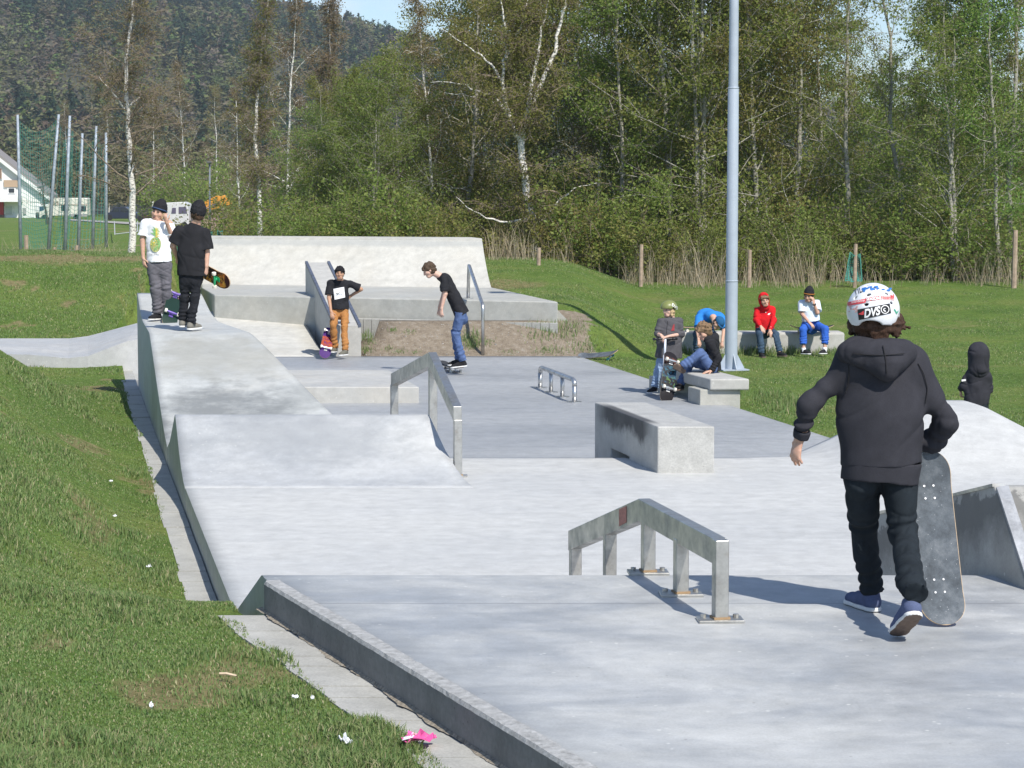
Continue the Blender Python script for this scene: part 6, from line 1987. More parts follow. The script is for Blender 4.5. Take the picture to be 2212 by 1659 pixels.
def beanie(m, band=None, fold=.0025):
    def f(root, fr_, s):
        l, f_, u, P_, M_ = fr_
        o = sdf_obj('beanie', [ell(P_(0, -.016, .04), np.array([.094, .112, .112]) * s, .02, M_, cut=(P_(0, .05, .022), -u * .85 + f_ * .40)), cap(P_(0, -.02, .11), P_(0, -.04, .135), .055 * s, .038 * s, .05)], .005, CL[m], root, fold=(fold, 120))
        if band:
            pts = []
            for i in range(25):
                a = i / 24 * 2 * math.pi; pts.append(Vector(P_(.0945 * math.cos(a), -.016 + .1125 * math.sin(a), .03 + .03 * math.sin(a))))
            MB().tube(pts, [.009 * s] * 25, 6).build('band', CL[band], o, smooth=True)
        return o
    return f

# ------------------------------------------------------------------ skateboards
GRIP = None
def gripmat():
    m, N, L, b = nodes('grip tape')
    tc = N.new('ShaderNodeTexCoord').outputs['Object']
    f = noise(N, L, 9, 6, .7, tc); g = noise(N, L, 500, 2, .6, tc)
    c = ramp(N, L, f, [(.3, (.035, .042, .05)), (.5, (.085, .10, .115)), (.72, (.17, .185, .20))])
    c = mixc(N, L, .6, c, ramp(N, L, g, [(.3, .6), (.7, 1.4)]), 'MULTIPLY')
    vo = N.new('ShaderNodeTexVoronoi'); vo.inputs['Scale'].default_value = 55; L.new(tc, vo.inputs['Vector'])
    c = mixc(N, L, ramp(N, L, vo.outputs['Distance'], [(0, .9), (.06, .8), (.1, 0)]), c, (.55, .56, .58))
    L.new(c, b.inputs['Base Color']); setin(b, Roughness=.8); bump(N, L, b, g, .4, .002)
    return m
GRIP = gripmat()
GRIPD = plain('dark grip tape', (.03, .032, .036), .85, var=.4, scale=60)
WOOD = plain('maple ply edge', (.50, .36, .22), .6, var=.2, scale=80)
TRUCK = steel('cast truck metal', (.62, .62, .62), .35, 0, .8)
def deck_graphic(name, base, marks):
    """deck underside: base lacquer with blotchy art; marks = list of (y centre, half length, colour a, colour b, noise scale, threshold)"""
    m, N, L, b = nodes(name)
    tc = N.new('ShaderNodeTexCoord').outputs['Object']
    sx = N.new('ShaderNodeSeparateXYZ'); L.new(tc, sx.inputs[0])
    c = mixc(N, L, 0.0, base, base)
    for y0, hl, ca, cb, sc, th in marks:
        f = noise(N, L, sc, 4, .6, tc, 1.2)
        d = math_n(N, L, 'ABSOLUTE', math_n(N, L, 'SUBTRACT', sx.outputs[1], y0))
        win = ramp(N, L, math_n(N, L, 'DIVIDE', d, hl), [(.82, 1.0), (1.0, 0.0)])
        k = math_n(N, L, 'MULTIPLY', win, ramp(N, L, f, [(th - .03, 0), (th + .03, 1)]))
        f2 = noise(N, L, sc * 1.7, 3, .5, tc)
        c = mixc(N, L, k, c, ramp(N, L, f2, [(.4, ca), (.55, cb)]))
    L.new(c, b.inputs['Base Color']); setin(b, Roughness=.6); b.inputs['Specular IOR Level'].default_value = .25
    return m
def skateboard(label, center, axis, normal, graphic, wheel_m, truck_m=None, L_=.79, Wd=.2, grip=None, bolts=False, group=None, name='skateboard'):
    """axis: long direction, normal: grip side; center: middle of the deck"""
    a = nrm(axis); n = nrm(np.asarray(normal) - a * (np.asarray(normal) @ a)); x = np.cross(a, n)
    root = empty(name, (0, 0, 0), label, 'skateboard', group)
    root.matrix_world = Matrix(((x[0], a[0], n[0], center[0]), (x[1], a[1], n[1], center[1]), (x[2], a[2], n[2], center[2]), (0, 0, 0, 1)))
    ny, nx_ = 48, 10; V = []; hl = L_ / 2; er = Wd * .55
    def half(y):
        q = (abs(y) - (hl - er)) / er
        return Wd / 2 * (1 if q <= 0 else math.sqrt(max(0, 1 - q ** 2.2)))
    def zz(x_, y):
        k = max(0, abs(y) - L_ * .30) / (L_ * .2)
        return .052 * (k ** 1.35) * (L_ / .79) + .006 * (x_ / (Wd / 2)) ** 2
    th = .011
    for side in (0, 1):
        for j in range(ny + 1):
            y = -hl + L_ * (math.sin((j / ny - .5) * math.pi) * .5 + .5); hw = max(.002, half(y) - (0.0 if side == 0 else 0))
            for i in range(nx_ + 1):
                x_ = hw * (2 * i / nx_ - 1); V.append((x_, y, zz(x_, y) - (th if side else 0)))
    n1 = (ny + 1) * (nx_ + 1); F = []; mi = []
    for j in range(ny):
        for i in range(nx_):
            q = j * (nx_ + 1) + i
            F.append([q, q + 1, q + nx_ + 2, q + nx_ + 1]); mi.append(0)
            F.append([n1 + q, n1 + q + nx_ + 1, n1 + q + nx_ + 2, n1 + q + 1]); mi.append(1)
    rim = [j * (nx_ + 1) for j in range(ny + 1)] + [ny * (nx_ + 1) + i for i in range(1, nx_ + 1)] + [j * (nx_ + 1) + nx_ for j in range(ny - 1, -1, -1)] + [i for i in range(nx_ - 1, 0, -1)]
    for p, q in zip(rim, rim[1:] + rim[:1]):
        F.append([p, q, n1 + q, n1 + p]); mi.append(0)
    o = mk('deck', V, F, [WOOD, graphic], root, mi=mi, local=True); fixn(o)
    Vg = []; Fg = []
    for j in range(ny + 1):
        y = (-hl + L_ * (math.sin((j / ny - .5) * math.pi) * .5 + .5)) * .992; hw = max(.001, half(y) - .0025)
        for i in range(nx_ + 1):
            x_ = hw * (2 * i / nx_ - 1); Vg.append((x_, y, zz(x_, y) + .0012))
    for j in range(ny):
        for i in range(nx_):
            q = j * (nx_ + 1) + i; Fg.append([q, q + 1, q + nx_ + 2, q + nx_ + 1])
    gt = mk('grip_tape', Vg, Fg, grip or GRIPD, root, local=True, smooth=True)
    bm_ = plain('bolt steel', (.5, .5, .5), .4, metal=.6) if bolts else None
    for sy in (-1, 1):
        yc = sy * L_ * .27; q = Vector((0, yc, -th))
        mb = MB(); mb.box(q + Vector((0, 0, -.004)), (.055, .08, .008)); mb.add(*tube_arrays([q + Vector((0, sy * -.012, -.006)), q + Vector((0, 0, -.05))], [.02, .013], 8))
        mb.add(*tube_arrays([q + Vector((-.068, 0, -.05)), q + Vector((-.03, 0, -.046)), q + Vector((.03, 0, -.046)), q + Vector((.068, 0, -.05))], [.009, .015, .015, .009], 8))
        mb.add(*tube_arrays([q + Vector((-.1, 0, -.05)), q + Vector((.1, 0, -.05))], [.004, .004], 6))
        t = mb.build('truck', truck_m or TRUCK, root, local=True)
        for sx_ in (-1, 1):
            c_ = q + Vector((sx_ * .083, 0, -.05))
            MB().tube([c_ + Vector((-.017, 0, 0)), c_ + Vector((-.014, 0, 0)), c_ + Vector((.014, 0, 0)), c_ + Vector((.017, 0, 0))], [.021, .0265, .0265, .021], 18).build('wheel', wheel_m, t, local=True)
        if bolts:
            for i in (-1, 1):
                for j in (-1, 1):
                    c_ = Vector((i * .021, yc + j * .028, .003)); mb = MB(); mb.tube([c_, c_ + Vector((0, 0, .002))], [.0055, .005], 12)
                    bo = mb.build('bolt', bm_, gt, local=True)
    return root
WH = plain('white urethane wheel', (.74, .70, .60), .4, var=.1)
# ------------------------------------------------------------------ places in the crops of the photo -> scene points
def crop(ox, oy, k, Y0):
    return lambda x, y, d=0.0: V3(PY(ox + k * x, oy + k * y, Y0 + d))

def text_tris(body, bold=0.0, shear=0.0):
    cu = bpy.data.curves.new('lettering', 'FONT'); cu.body = body; cu.offset = bold; cu.shear = shear
    ob = bpy.data.objects.new('lettering', cu); COL.objects.link(ob)
    dg = bpy.context.evaluated_depsgraph_get()
    me = bpy.data.meshes.new_from_object(ob.evaluated_get(dg))
    V = np.array([v.co[:] for v in me.vertices]); F = [list(p.vertices) for p in me.polygons]
    bpy.data.objects.remove(ob); bpy.data.curves.remove(cu); bpy.data.meshes.remove(me)
    mn, mx = V.min(0), V.max(0)
    return (V[:, :2] - mn[:2]) / (mx[:2] - mn[:2]), F

def quad_at(c, u, v):
    """bilinear point in the quad c = (upper left, upper right, lower right, lower left); v = 0 at the bottom"""
    a = np.array(c[3]) * (1 - u) + np.array(c[2]) * u; b = np.array(c[0]) * (1 - u) + np.array(c[1]) * u
    return a * (1 - v) + b * v

WHITE_INK = plain('white print', (.82, .82, .82), .6, var=.03)
BLACK_INK = plain('black print', (.012, .012, .014), .5)
RED_INK = plain('red print', (.62, .06, .07), .5)
PALE_RED = plain('washed red print', (.70, .38, .36), .5, var=.3, scale=120)
BLUE_INK = plain('blue marker', (.03, .16, .48), .5, var=.4, scale=90)
GREEN_INK = plain('green print', (.05, .35, .22), .5)

class Wrap:
    """prints that lie on a curved surface: photo points cast onto an ellipsoid"""
    def __init__(s, c, r, M_): s.c, s.r, s.M = c, np.array(r), M_
    def hit(s, p, eps):
        o = (np.array([0, 0, CAM_Z]) - s.c) @ s.M.T / (s.r + eps); d0 = V3(p) - np.array([0, 0, CAM_Z]); d = d0 @ s.M.T / (s.r + eps)
        a, b, c = d @ d, 2 * o @ d, o @ o - 1; q = b * b - 4 * a * c
        t = (-b - math.sqrt(max(q, 0))) / (2 * a)
        return np.array([0, 0, CAM_Z]) + d0 * t
    def patch(s, name, quad, mat, parent, eps=.0018, n=(12, 6)):
        V = [s.hit(quad_at(quad, i / n[0], j / n[1]), eps) for j in range(n[1] + 1) for i in range(n[0] + 1)]
        F = [[j * (n[0] + 1) + i, j * (n[0] + 1) + i + 1, (j + 1) * (n[0] + 1) + i + 1, (j + 1) * (n[0] + 1) + i] for j in range(n[1]) for i in range(n[0])]
        return mk(name, V, F, mat, parent)
    def text(s, name, body, quad, mat, parent, eps=.003, bold=0.0, shear=0.0):
        T, F = text_tris(body, bold, shear)
        return mk(name, [s.hit(quad_at(quad, u, v), eps) for u, v in T], F, mat, parent)
    def poly(s, name, polys, mat, parent, eps=.003):
        V, F = [], []
        for p in polys:
            F.append(list(range(len(V), len(V) + len(p)))); V += [s.hit(q, eps) for q in p]
        return mk(name, V, F, mat, parent)

def flat_on(V, mesh_o, push=.004, toward=None):
    """lay print points onto the cloth in front of them (nearest cloth point along the view of the wearer's front)"""
    me = mesh_o.data; loc = V3(parent_loc(mesh_o))
    co = np.empty(len(me.vertices) * 3, np.float32); me.vertices.foreach_get('co', co); co = co.reshape(-1, 3) + loc
    out = []
    cam_ = np.array([0, 0, CAM_Z])
    for p in V:
        d = nrm(V3(p) - cam_); q = co - cam_; t = q @ d; off = np.linalg.norm(q - t[:, None] * d, axis=1)
        m = off < .014
        if not m.any(): m = off < .03
        tt = np.sort(t[m])[:5].mean() if m.any() else np.linalg.norm(V3(p) - cam_)
        out.append(cam_ + d * (tt - push))
    return out
def cloth_print(name, quad, polys, mat, parent, cloth_o, push):
    """polys in unit square of the quad"""
    V, F = [], []
    for p in polys:
        F.append(list(range(len(V), len(V) + len(p)))); V += [quad_at(quad, *q) for q in p]
    return mk(name, flat_on(V, cloth_o, push), F, mat, parent)
def grid_print(name, quad, mat, parent, cloth_o, push, n=8):
    V = [quad_at(quad, i / n, j / n) for j in range(n + 1) for i in range(n + 1)]
    F = [[j * (n + 1) + i, j * (n + 1) + i + 1, (j + 1) * (n + 1) + i + 1, (j + 1) * (n + 1) + i] for j in range(n) for i in range(n)]
    return mk(name, flat_on(V, cloth_o, push), F, mat, parent)

def child(root, nm):
    for c in root.children:
        if c.name.split('.')[0] == nm: return c

# ================================================================== 1  the boy in the foreground
A = crop(1674, 589.7, .27136, 9.72); B = crop(1775.5, 982.9, .26756, 9.72)
s = .95
J = dict(head=A(788, 305), neck=A(800, 560, .02), sl=A(590, 725), sr=A(1105, 735), el=A(270, 1050, -.02), er=A(1362, 1190, .0), wl=A(208, 1300, .03), wr=A(1225, 1405, .10), fl=A(140, 1500, .05), fr=A(1165, 1490, .12),
         hl=B(320, 190, 0), hr=B(620, 205, 0), kl=B(330, 610, .16), kr=B(655, 650, -.02), al=B(398, 1085, .33), ar=B(682, 1190, -.34), tl=B(330, 1175, .5), tr=B(600, 1450, -.2), hem=A(845, 1595))
J = {k: V3(v) for k, v in J.items()}
face = (.28, 1, -.12)
J['heell'] = V3(P(1775.5 + .26756 * 440, 982.9 + .26756 * 1268, DZ + .003)); J['tl'] = J['heell'] + nrm((-.36, .93, 0)) * .25
J['al'] = J['heell'] + np.array([-.015, .05, .105])
toe_r = V3(P(1775.5 + .26756 * 600, 982.9 + .26756 * 1462, DZ + .004)); J['heelr'] = toe_r + nrm((.17, -.80, .50)) * .25
J['tr'] = toe_r; J['ar'] = J['heelr'] + np.array([0, .07, .10]); J['upr'] = np.array([0, .5, .85])
root, fr_ = human('boy walking away in a stickered white helmet and charcoal hoodie, holding a skateboard upright', J, face, s, 'mid', ('darkbrown', 'curly'),
                  None, dict(m='black_trs', w=.95, cuff=.058, seed=8, rise=.12, crop=-.1), dict(m='shoe_blue', s=1.02), vox=.006, bvox=.0042,
                  hand_l=dict(pn=(.9, .35, .1), curl=.42, spread=1.5), hand_r=dict(pn=(-.3, .4, -.5), curl=.9, thumb=1))
# hoodie with drape hood, ribbed hem and cuffs
lat = nrm(J['sr'] - J['sl']); H_ = CL['hoodie']
pr = [cap(A(822, 740, .01), A(845, 1120), .166, .188, .06, e1=lat, f=.66), cap(A(845, 1120), A(850, 1530), .188, .182, .05, flat=True, e1=lat, f=.70),
      cap(A(615, 700), A(1075, 712), .068, .068, .07), cap(A(800, 560, .03), A(820, 700, .02), .07, .1, .07, e1=lat, f=.9),
      cap(J['sl'], J['el'], .060, .046, .05, rip=(.004, 3.2, .45)), cap(J['el'], J['wl'] + (J['el'] - J['wl']) * .18, .048, .043, .03, flat=True, rip=(.006, 2.6, .1)),
      cap(J['sr'], J['er'], .063, .052, .05, rip=(.004, 3, .5)), cap(J['er'], J['wr'] + (J['er'] - J['wr']) * .15, .052, .044, .03, flat=True, rip=(.006, 2.5, .1))]
ho = sdf_obj('hoodie', pr, .0055, H_, root, fold=(.0075, 15, .007, 9), seed=12, cuts=[(A(800, 565), (0, .1, 1))])
ob = sdf_obj('waistband', [cap(A(856, 1490), A(838, 1655), .175, .166, .01, flat=True, flata=True, e1=lat, f=.71)], .006, H_, root, fold=(.004, 24), seed=2)
for q in 'lr':
    a = J['w' + q] + (J['e' + q] - J['w' + q]) * .20; b = J['w' + q] + (J['e' + q] - J['w' + q]) * -.06
    sdf_obj('cuff', [cap(a, b, .040, .036, .01, flat=True, flata=True)], .0045, H_, root, fold=(.002, 90))
# hood lying on the back: folded collar roll plus pointed pouch
pr = [cap(A(590, 635, -.06), A(690, 600, -.04), .036, .040, .05), cap(A(690, 600, -.04), A(900, 600, -.04), .040, .040, .05), cap(A(900, 600, -.04), A(1030, 640, -.05), .040, .034, .05),
      cap(A(600, 600, -.07), A(880, 770, -.135), .040, .030, .06), cap(A(1050, 630, -.07), A(890, 770, -.135), .040, .030, .06), ell(A(830, 660, -.10), (.105, .045, .06), .06), cap(A(885, 720, -.12), A(888, 800, -.125), .05, .020, .05),
      cap(A(600, 620, -.03), A(640, 600, .10), .040, .042, .05), cap(A(1020, 630, -.03), A(980, 600, .10), .040, .042, .05)]
hd = sdf_obj('hood', pr, .0055, H_, root, fold=(.005, 28, .005, 18), seed=9)
# stitched seams
SEAM = plain('dark seam thread', (.010, .010, .012), .9)
def surf_line(o, pts, name, parent, r=.0022, push=.0012, n=24, mat=SEAM):
    pts = [V3(p) for p in pts]; tt = np.linspace(0, len(pts) - 1, n)
    q = [np.array([np.interp(t, range(len(pts)), [p[k] for p in pts]) for k in range(3)]) for t in tt]
    q = flat_on(q, o, push)
    q = [Vector(q[0])] + [Vector((q[i - 1] + 2 * q[i] + q[i + 1]) / 4) for i in range(1, len(q) - 1)] + [Vector(q[-1])]
    return MB().tube(q, [r] * len(q), 5).build(name, mat, parent, smooth=True)
surf_line(ho, [A(560, 640), A(590, 760), A(585, 880), A(560, 960)], 'seam', ho)
surf_line(ho, [A(1140, 720), A(1185, 800), A(1215, 920), A(1200, 1040)], 'seam', ho)
surf_line(hd, [A(860, 575), A(880, 680), A(890, 800)], 'seam', hd)
surf_line(hd, [A(620, 640), A(740, 652), A(880, 655), A(1030, 640)], 'seam', hd)
# helmet
l, f, u, P_, M_ = fr_
hc = A(782, 302); hr_ = (.1155, .130, .123)
rimp = np.array(P_(0, 0, -.012)) 
outer = ell(hc, hr_, .01, M_)
def arch(c, r): return ell(c, r, .01, M_)
cl = lambda a, b, d: hc + l * a + f * b + u * d
hp = [ell(hc, hr_, .01, M_)]
subs = [ell(hc, tuple(r - .013 for r in hr_), .01, M_), ell(cl(.0, .11, -.05), (.13, .12, .085), .01, M_), ell(cl(-.108, .0, -.05), (.05, .027, .042), .01, M_), ell(cl(.108, .0, -.05), (.05, .027, .042), .01, M_),
        ell(cl(.004, -.12, -.078), (.062, .07, .030), .01, M_)]
holes = ((640, 195), (746, 171), (892, 162), (726, 250), (932, 237), (735, 97), (800, 112))
wrap = Wrap(hc, hr_, M_)
for x, y in holes:
    q = wrap.hit(A(x, y), 0); ax = nrm(q - hc)
    subs.append(cap(q + ax * .02, q - ax * .03, .0105, .0105, .01, e1=lat, f=.62))
HELM = plain('white helmet shell', (.70, .71, .74), .28, var=.05, scale=25)
he = sdf_obj('helmet', hp, .0036, HELM, root, subs=subs, cuts=[(cl(0, 0, -.068), -u + f * -.0)])
DARKL = plain('black foam liner', (.012, .012, .013), .9)
sdf_obj('helmet_liner', [ell(hc, tuple(r - .0145 for r in hr_), .01, M_, cut=(cl(0, 0, -.02), -u))], .005, DARKL, he)
Q = lambda *pts: [A(*p) for p in pts]
wrap.patch('sticker', Q((655, 291), (914, 241), (925, 320), (667, 376)), BLACK_INK, he, .0022)
wrap.text('lettering', 'DVS', Q((712, 288), (838, 262), (838, 333), (712, 360)), WHITE_INK, he, .0042, bold=.035, shear=.08)
# round swirl emblem: ring and curl
cx, cy, ro, ri = 877, 290, 34, 28
ring = []
for i in range(20):
    a0, a1 = i / 20 * 6.2832, (i + 1) / 20 * 6.2832
    ring.append([A(cx + r_ * math.cos(a), cy + r_ * 1.02 * math.sin(a)) for r_, a in ((ri, a0), (ro, a0), (ro, a1), (ri, a1))])
for i in range(14):
    a0, a1 = 1.2 + i / 14 * 4.4, 1.2 + (i + 1) / 14 * 4.4; w0, w1 = 9 * (1 - i / 14) + 2, 9 * (1 - (i + 1) / 14) + 2; r0_, r1_ = 19 - i * .75, 19 - (i + 1) * .75
    ring.append([A(cx + r_ * math.cos(a), cy + r_ * math.sin(a)) for r_, a in ((r0_ - w0, a0), (r0_, a0), (r1_, a1), (r1_ - w1, a1))])
wrap.poly('emblem', ring, WHITE_INK, he, .0042)
wrap.poly('emblem', [Q((662, 327), (690, 312), (706, 300), (708, 330), (690, 334))], RED_INK, he, .0042)
wrap.patch('sticker', Q((575, 232), (720, 205), (722, 236), (577, 262)), RED_INK, he, .0022)
wrap.patch('sticker', Q((722, 196), (848, 178), (850, 212), (724, 224)), RED_INK, he, .0022)
wrap.patch('sticker', Q((850, 180), (950, 176), (952, 218), (852, 208)), PALE_RED, he, .0022)
wrap.text('lettering', 'boardshop', Q((610, 222), (714, 207), (714, 230), (610, 248)), WHITE_INK, he, .0042)
wrap.text('lettering', 'SEASONS', Q((728, 196), (846, 184), (846, 210), (728, 220)), WHITE_INK, he, .0042, bold=.03)
wrap.text('lettering', 'boards', Q((860, 184), (945, 180), (945, 206), (860, 204)), RED_INK, he, .0042)
r_ = random.Random(4); polys = []
for i in range(34):
    x, y = r_.uniform(690, 915), 0; y = 140 - 26 * (1 - ((x - 800) / 130) ** 2) + r_.uniform(-14, 12); w_, h_ = r_.uniform(8, 24), r_.uniform(5, 10); sk_ = r_.uniform(-8, 8)
    polys.append(Q((x, y), (x + w_, y - 2), (x + w_ + sk_, y + h_), (x + sk_, y + h_)))
wrap.poly('marker_scrawl', polys, BLUE_INK, he, .0025)
wrap.text('lettering', 'TIL', Q((622, 140), (690, 108), (698, 148), (634, 178)), BLACK_INK, he, .003)
polys = []
for i in range(22):
    x, y = r_.uniform(585, 655), r_.uniform(262, 312); polys.append(Q((x, y), (x + 12, y - 3), (x + 10, y + 5), (x - 2, y + 6)))
wrap.poly('red_print', polys, PALE_RED, he, .0025)
wrap.poly('green_print', [Q((945, 290), (956, 286), (974, 318), (966, 322)), Q((966, 318), (982, 296), (984, 304), (972, 328))], GREEN_INK, he, .0025)
wrap.poly('red_print', [Q((920, 176), (926, 174), (930, 196), (924, 196)), Q((926, 174), (944, 190), (942, 196), (928, 184)), Q((940, 168), (946, 168), (948, 196), (942, 194))], RED_INK, he, .0035)
# chin strap and hair below the helmet
MB().tube([Vector(p) for p in (A(590, 370, -.02), A(612, 430, .0), A(640, 500, .03))], [.006, .006, .006], 5).build('chin_strap', BLACK_INK, he)
r_ = np.random.default_rng(8)
pr = [cap(A(700, 400, -.035), A(900, 400, -.035), .045, .045, .02), cap(A(680, 420, -.02), A(700, 500, -.03), .04, .02, .02), cap(A(760, 420, -.05), A(790, 520, -.055), .04, .02, .02), cap(A(840, 420, -.05), A(870, 520, -.055), .042, .02, .02),
      cap(A(920, 400, -.02), A(965, 460, -.0), .042, .022, .02), cap(A(960, 360, .03), A(1000, 400, .05), .028, .02, .02), cap(A(620, 400, .0), A(612, 470, .03), .025, .015, .02)]
for i in range(40):
    x = r_.uniform(650, 990); y = r_.uniform(390, 470); d_ = -.06 + abs(x - 810) / 260 * .06
    q = A(x, y, d_); e = A(x + r_.uniform(-35, 35), y + r_.uniform(30, 75), d_ - .005 + r_.uniform(-.01, .02)); pr.append(cap(q, e, .013, .006, .008))
for i in range(12):
    q = A(r_.uniform(960, 1005), r_.uniform(330, 430), r_.uniform(-.0, .06)); pr.append(cap(q, q + r_.normal(0, .02, 3), .012, .006, .008))
old = child(root, 'hair')
bpy.data.objects.remove(old)
sdf_obj('hair', pr + [ell(P_(0, -.012, .02), (.085, .10, .085), .02, M_)], .0045, HAIR['darkbrown'], root, fold=(.004, 150), seed=3)
# his skateboard
tail = V3(P(2043, 1356, DZ)); nose = V3(PY(2003, 983, 9.78))
axis = nose - tail
b_purple = None
skateboard('worn grey skateboard held upright by the helmeted boy, grip side showing', tuple((tail + nose) / 2 + np.array([0, .052, 0])), axis, (.10, -1, .05), deck_graphic('red deck', (.40, .06, .04), []), WH, L_=.775, Wd=.205, grip=GRIP, bolts=True)

# ================================================================== 2  pineapple shirt
A = crop(279, 412.2, .1911, 28.45)
gz = .82
J = dict(head=A(335, 238), neck=A(318, 335, .02), sr=A(185, 365), sl=A(455, 372), er=A(150, 550), wr=A(158, 760, -.02), fr=A(172, 850, -.04), el=A(495, 540, -.02), wl=A(425, 360, -.16), fl=A(398, 285, -.17),
         hr=A(272, 830), hl=A(405, 830), kr=A(300, 1130, -.03), kl=A(415, 1130), ar=A(322, 1395), al=A(425, 1390, .05), hem=A(340, 805))
J['tr'] = J['ar'] + np.array([-.09, -.14, -.07]); J['tl'] = J['al'] + np.array([.05, -.17, -.07])
root, fr_ = human('boy facing the camera in a white pineapple print shirt, grey trousers and navy beanie', J, (-.35, -1, -.08), .98, 'mid', ('blond', 'side'), dict(m='white', sleeve=.78, cuff=.078, hem=.172, mid=.158, fold=.005),
                  dict(m='grey', w=1.02, cuff=.064), dict(m='shoe_black'), hat=beanie('black', 'navy_band'), hand_l=dict(pn=(.3, .5, 0), curl=1.1), hand_r=dict(pn=(.5, .4, 0)))
sh = child(root, 'shirt')
qd = [A(225, 378, -.2), A(380, 378, -.2), A(365, 700, -.2), A(228, 700, -.2)]
PINE = [plain('pineapple yellow print', (.66, .50, .07), .8, var=.4, scale=45), plain('pineapple green print', (.20, .42, .14), .8, var=.45, scale=50), plain('pineapple olive print', (.38, .40, .16), .8, var=.4, scale=40)]
def ovals(n=26): return [[.5 + .44 * math.cos(i / n * 6.283), .29 + .27 * math.sin(i / n * 6.283)] for i in range(n)]
cloth_print('pineapple_print', qd, [ovals()], PINE[2], sh, sh, .006)
r_ = random.Random(2)
blot = [[], []]
for i in range(46):
    a, q = r_.uniform(0, 6.28), math.sqrt(r_.uniform(0, .8)); cx, cy = .5 + .40 * q * math.cos(a), .30 + .24 * q * math.sin(a); w_ = .06
    blot[0 if (cx < .6 and .2 < cy < .46 and r_.random() < .8) else 1].append([[cx - w_, cy], [cx, cy - .03], [cx + w_, cy], [cx, cy + .03]])
cloth_print('pineapple_print', qd, blot[0], PINE[0], sh, sh, .0085); cloth_print('pineapple_print', qd, blot[1], PINE[1], sh, sh, .0085)
lv = [[], []]
for i in range(26):
    k = i / 25; a = math.pi * (.02 + .96 * ((i * 7) % 26) / 25); base_y = .56 + .26 * k; ln = .42 - .1 * k
    c0 = (.5, base_y); e = (.5 + ln * math.cos(a) * 1.15, base_y + ln * math.sin(a) * .38 + .03); n_ = (-math.sin(a) * .035, math.cos(a) * .018)
    lv[0 if i % 4 == 0 else 1].append([[c0[0] - n_[0], c0[1] - n_[1]], [e[0], e[1]], [c0[0] + n_[0], c0[1] + n_[1]]])
cloth_print('pineapple_print', qd, lv[1], PINE[1], sh, sh, .006); cloth_print('pineapple_print', qd, lv[0], PINE[0], sh, sh, .0085)
T, F = text_tris('FINE.APPLE')
q2 = [A(220, 706, -.2), A(342, 708, -.2), A(340, 728, -.2), A(220, 726, -.2)]
mk('lettering', flat_on([quad_at(q2, a, b) for a, b in T], sh, .006), F, plain('grey print', (.35, .35, .36), .8), sh)
c_ = A(462, 1335, -.2)
tl_, nz_ = V3(P(279 + .1911 * 450, 412.2 + .1911 * 1496, gz)), A(520, 1178, .12)
ax = nrm(nz_ - tl_)
skateboard('dark green skateboard standing on its tail beside the pineapple-shirt boy', tuple((tl_ + ax * .36)), ax, np.cross(ax, np.cross((-.25, 1, 0), ax)) * 1.0, deck_graphic('dark green deck', (.008, .028, .02), [(.27, .1, (.35, .1, .07), (.3, .3, .34), 14, .5)]), WH,
           plain('violet truck', (.15, .10, .36), .35, metal=.3), L_=.76)

# ================================================================== 3  black shirt, seen from behind
A = crop(279, 412.2, .1911, 26.45)
J = dict(head=A(772, 262), neck=A(750, 375), sl=A(560, 452), sr=A(862, 475), el=A(495, 625, .02), wl=A(548, 765, .18), fl=A(575, 840, .22), er=A(878, 700), wr=A(876, 850, -.03), fr=A(872, 925, -.02),
         hl=A(640, 950), hr=A(760, 950), kl=A(628, 1210, .03), kr=A(742, 1210), al=A(604, 1470, .05), ar=A(700, 1500, -.02), hem=A(705, 962))
J['tl'] = J['al'] + np.array([-.0, .19, -.07]); J['tr'] = J['ar'] + np.array([.09, .17, -.07])
root, fr_ = human('boy seen from behind in black shirt, black trousers and black beanie, holding the flame skateboard', J, (-.28, .95, -.05), 1.0, 'mid', ('brown', 'short'), dict(m='black', sleeve=.82, cuff=.082, hem=.172, mid=.165, w=1.04, fold=.007, seed=6),
                  dict(m='black_jean', w=.86, cuff=.058), dict(m='shoe_grey'), hat=beanie('black', None, .004), hand_r=dict(pn=(-.5, .2, 0), curl=.9))
ax = nrm(A(1100, 1040, -.10) - A(850, 905, .26)); cen = A(1096, 1042, -.08) - ax * .375
skateboard('skateboard with orange flame art and green trucks, held by the boy in black', tuple(cen), ax, (.25, 1, .35), deck_graphic('flame deck', (.035, .008, .008), [(0, .36, (.55, .16, .02), (.66, .34, .05), 7, .5)]), WH, plain('green truck', (.03, .42, .17), .4, metal=.3), L_=.78)

# ================================================================== 4  brown trousers, leaning on the slanted ledge
A = crop(665.8, 551.7, .1434, 37.75)
J = dict(head=A(476, 262, -.12), neck=A(480, 375, -.05), sr=A(330, 415, -.03), sl=A(640, 430, .02), er=A(312, 640, -.08), wr=A(345, 850, -.22), fr=A(375, 985, -.27), el=A(795, 510, .06), wl=A(640, 610, .12), fl=A(570, 660, .12),
         hr=A(405, 830, 0), hl=A(545, 830, 0), kr=A(375, 1060, -.24), kl=A(545, 1110, -.16), ar=A(400, 1400, -.12), al=A(560, 1440, -.30), hem=A(475, 815, -.02))
J['tr'] = J['ar'] + np.array([-.03, -.2, -.06]); J['tl'] = J['al'] + np.array([-.09, -.16, -.07])
root, fr_ = human('boy in black shirt and brown trousers leaning against the slanted ledge', J, (.02, -1, -.08), .96, 'tan', ('black', 'fringe'), dict(m='black', sleeve=.80, cuff=.076, hem=.165, mid=.150, fold=.006, seed=4),
                  dict(m='brown', w=.9, cuff=.06, seed=7), dict(m='shoe_olive'), hand_r=dict(pn=(.1, .9, -.3), curl=.35), hand_l=dict(pn=(0, 1, 0)))
sh = child(root, 'shirt')
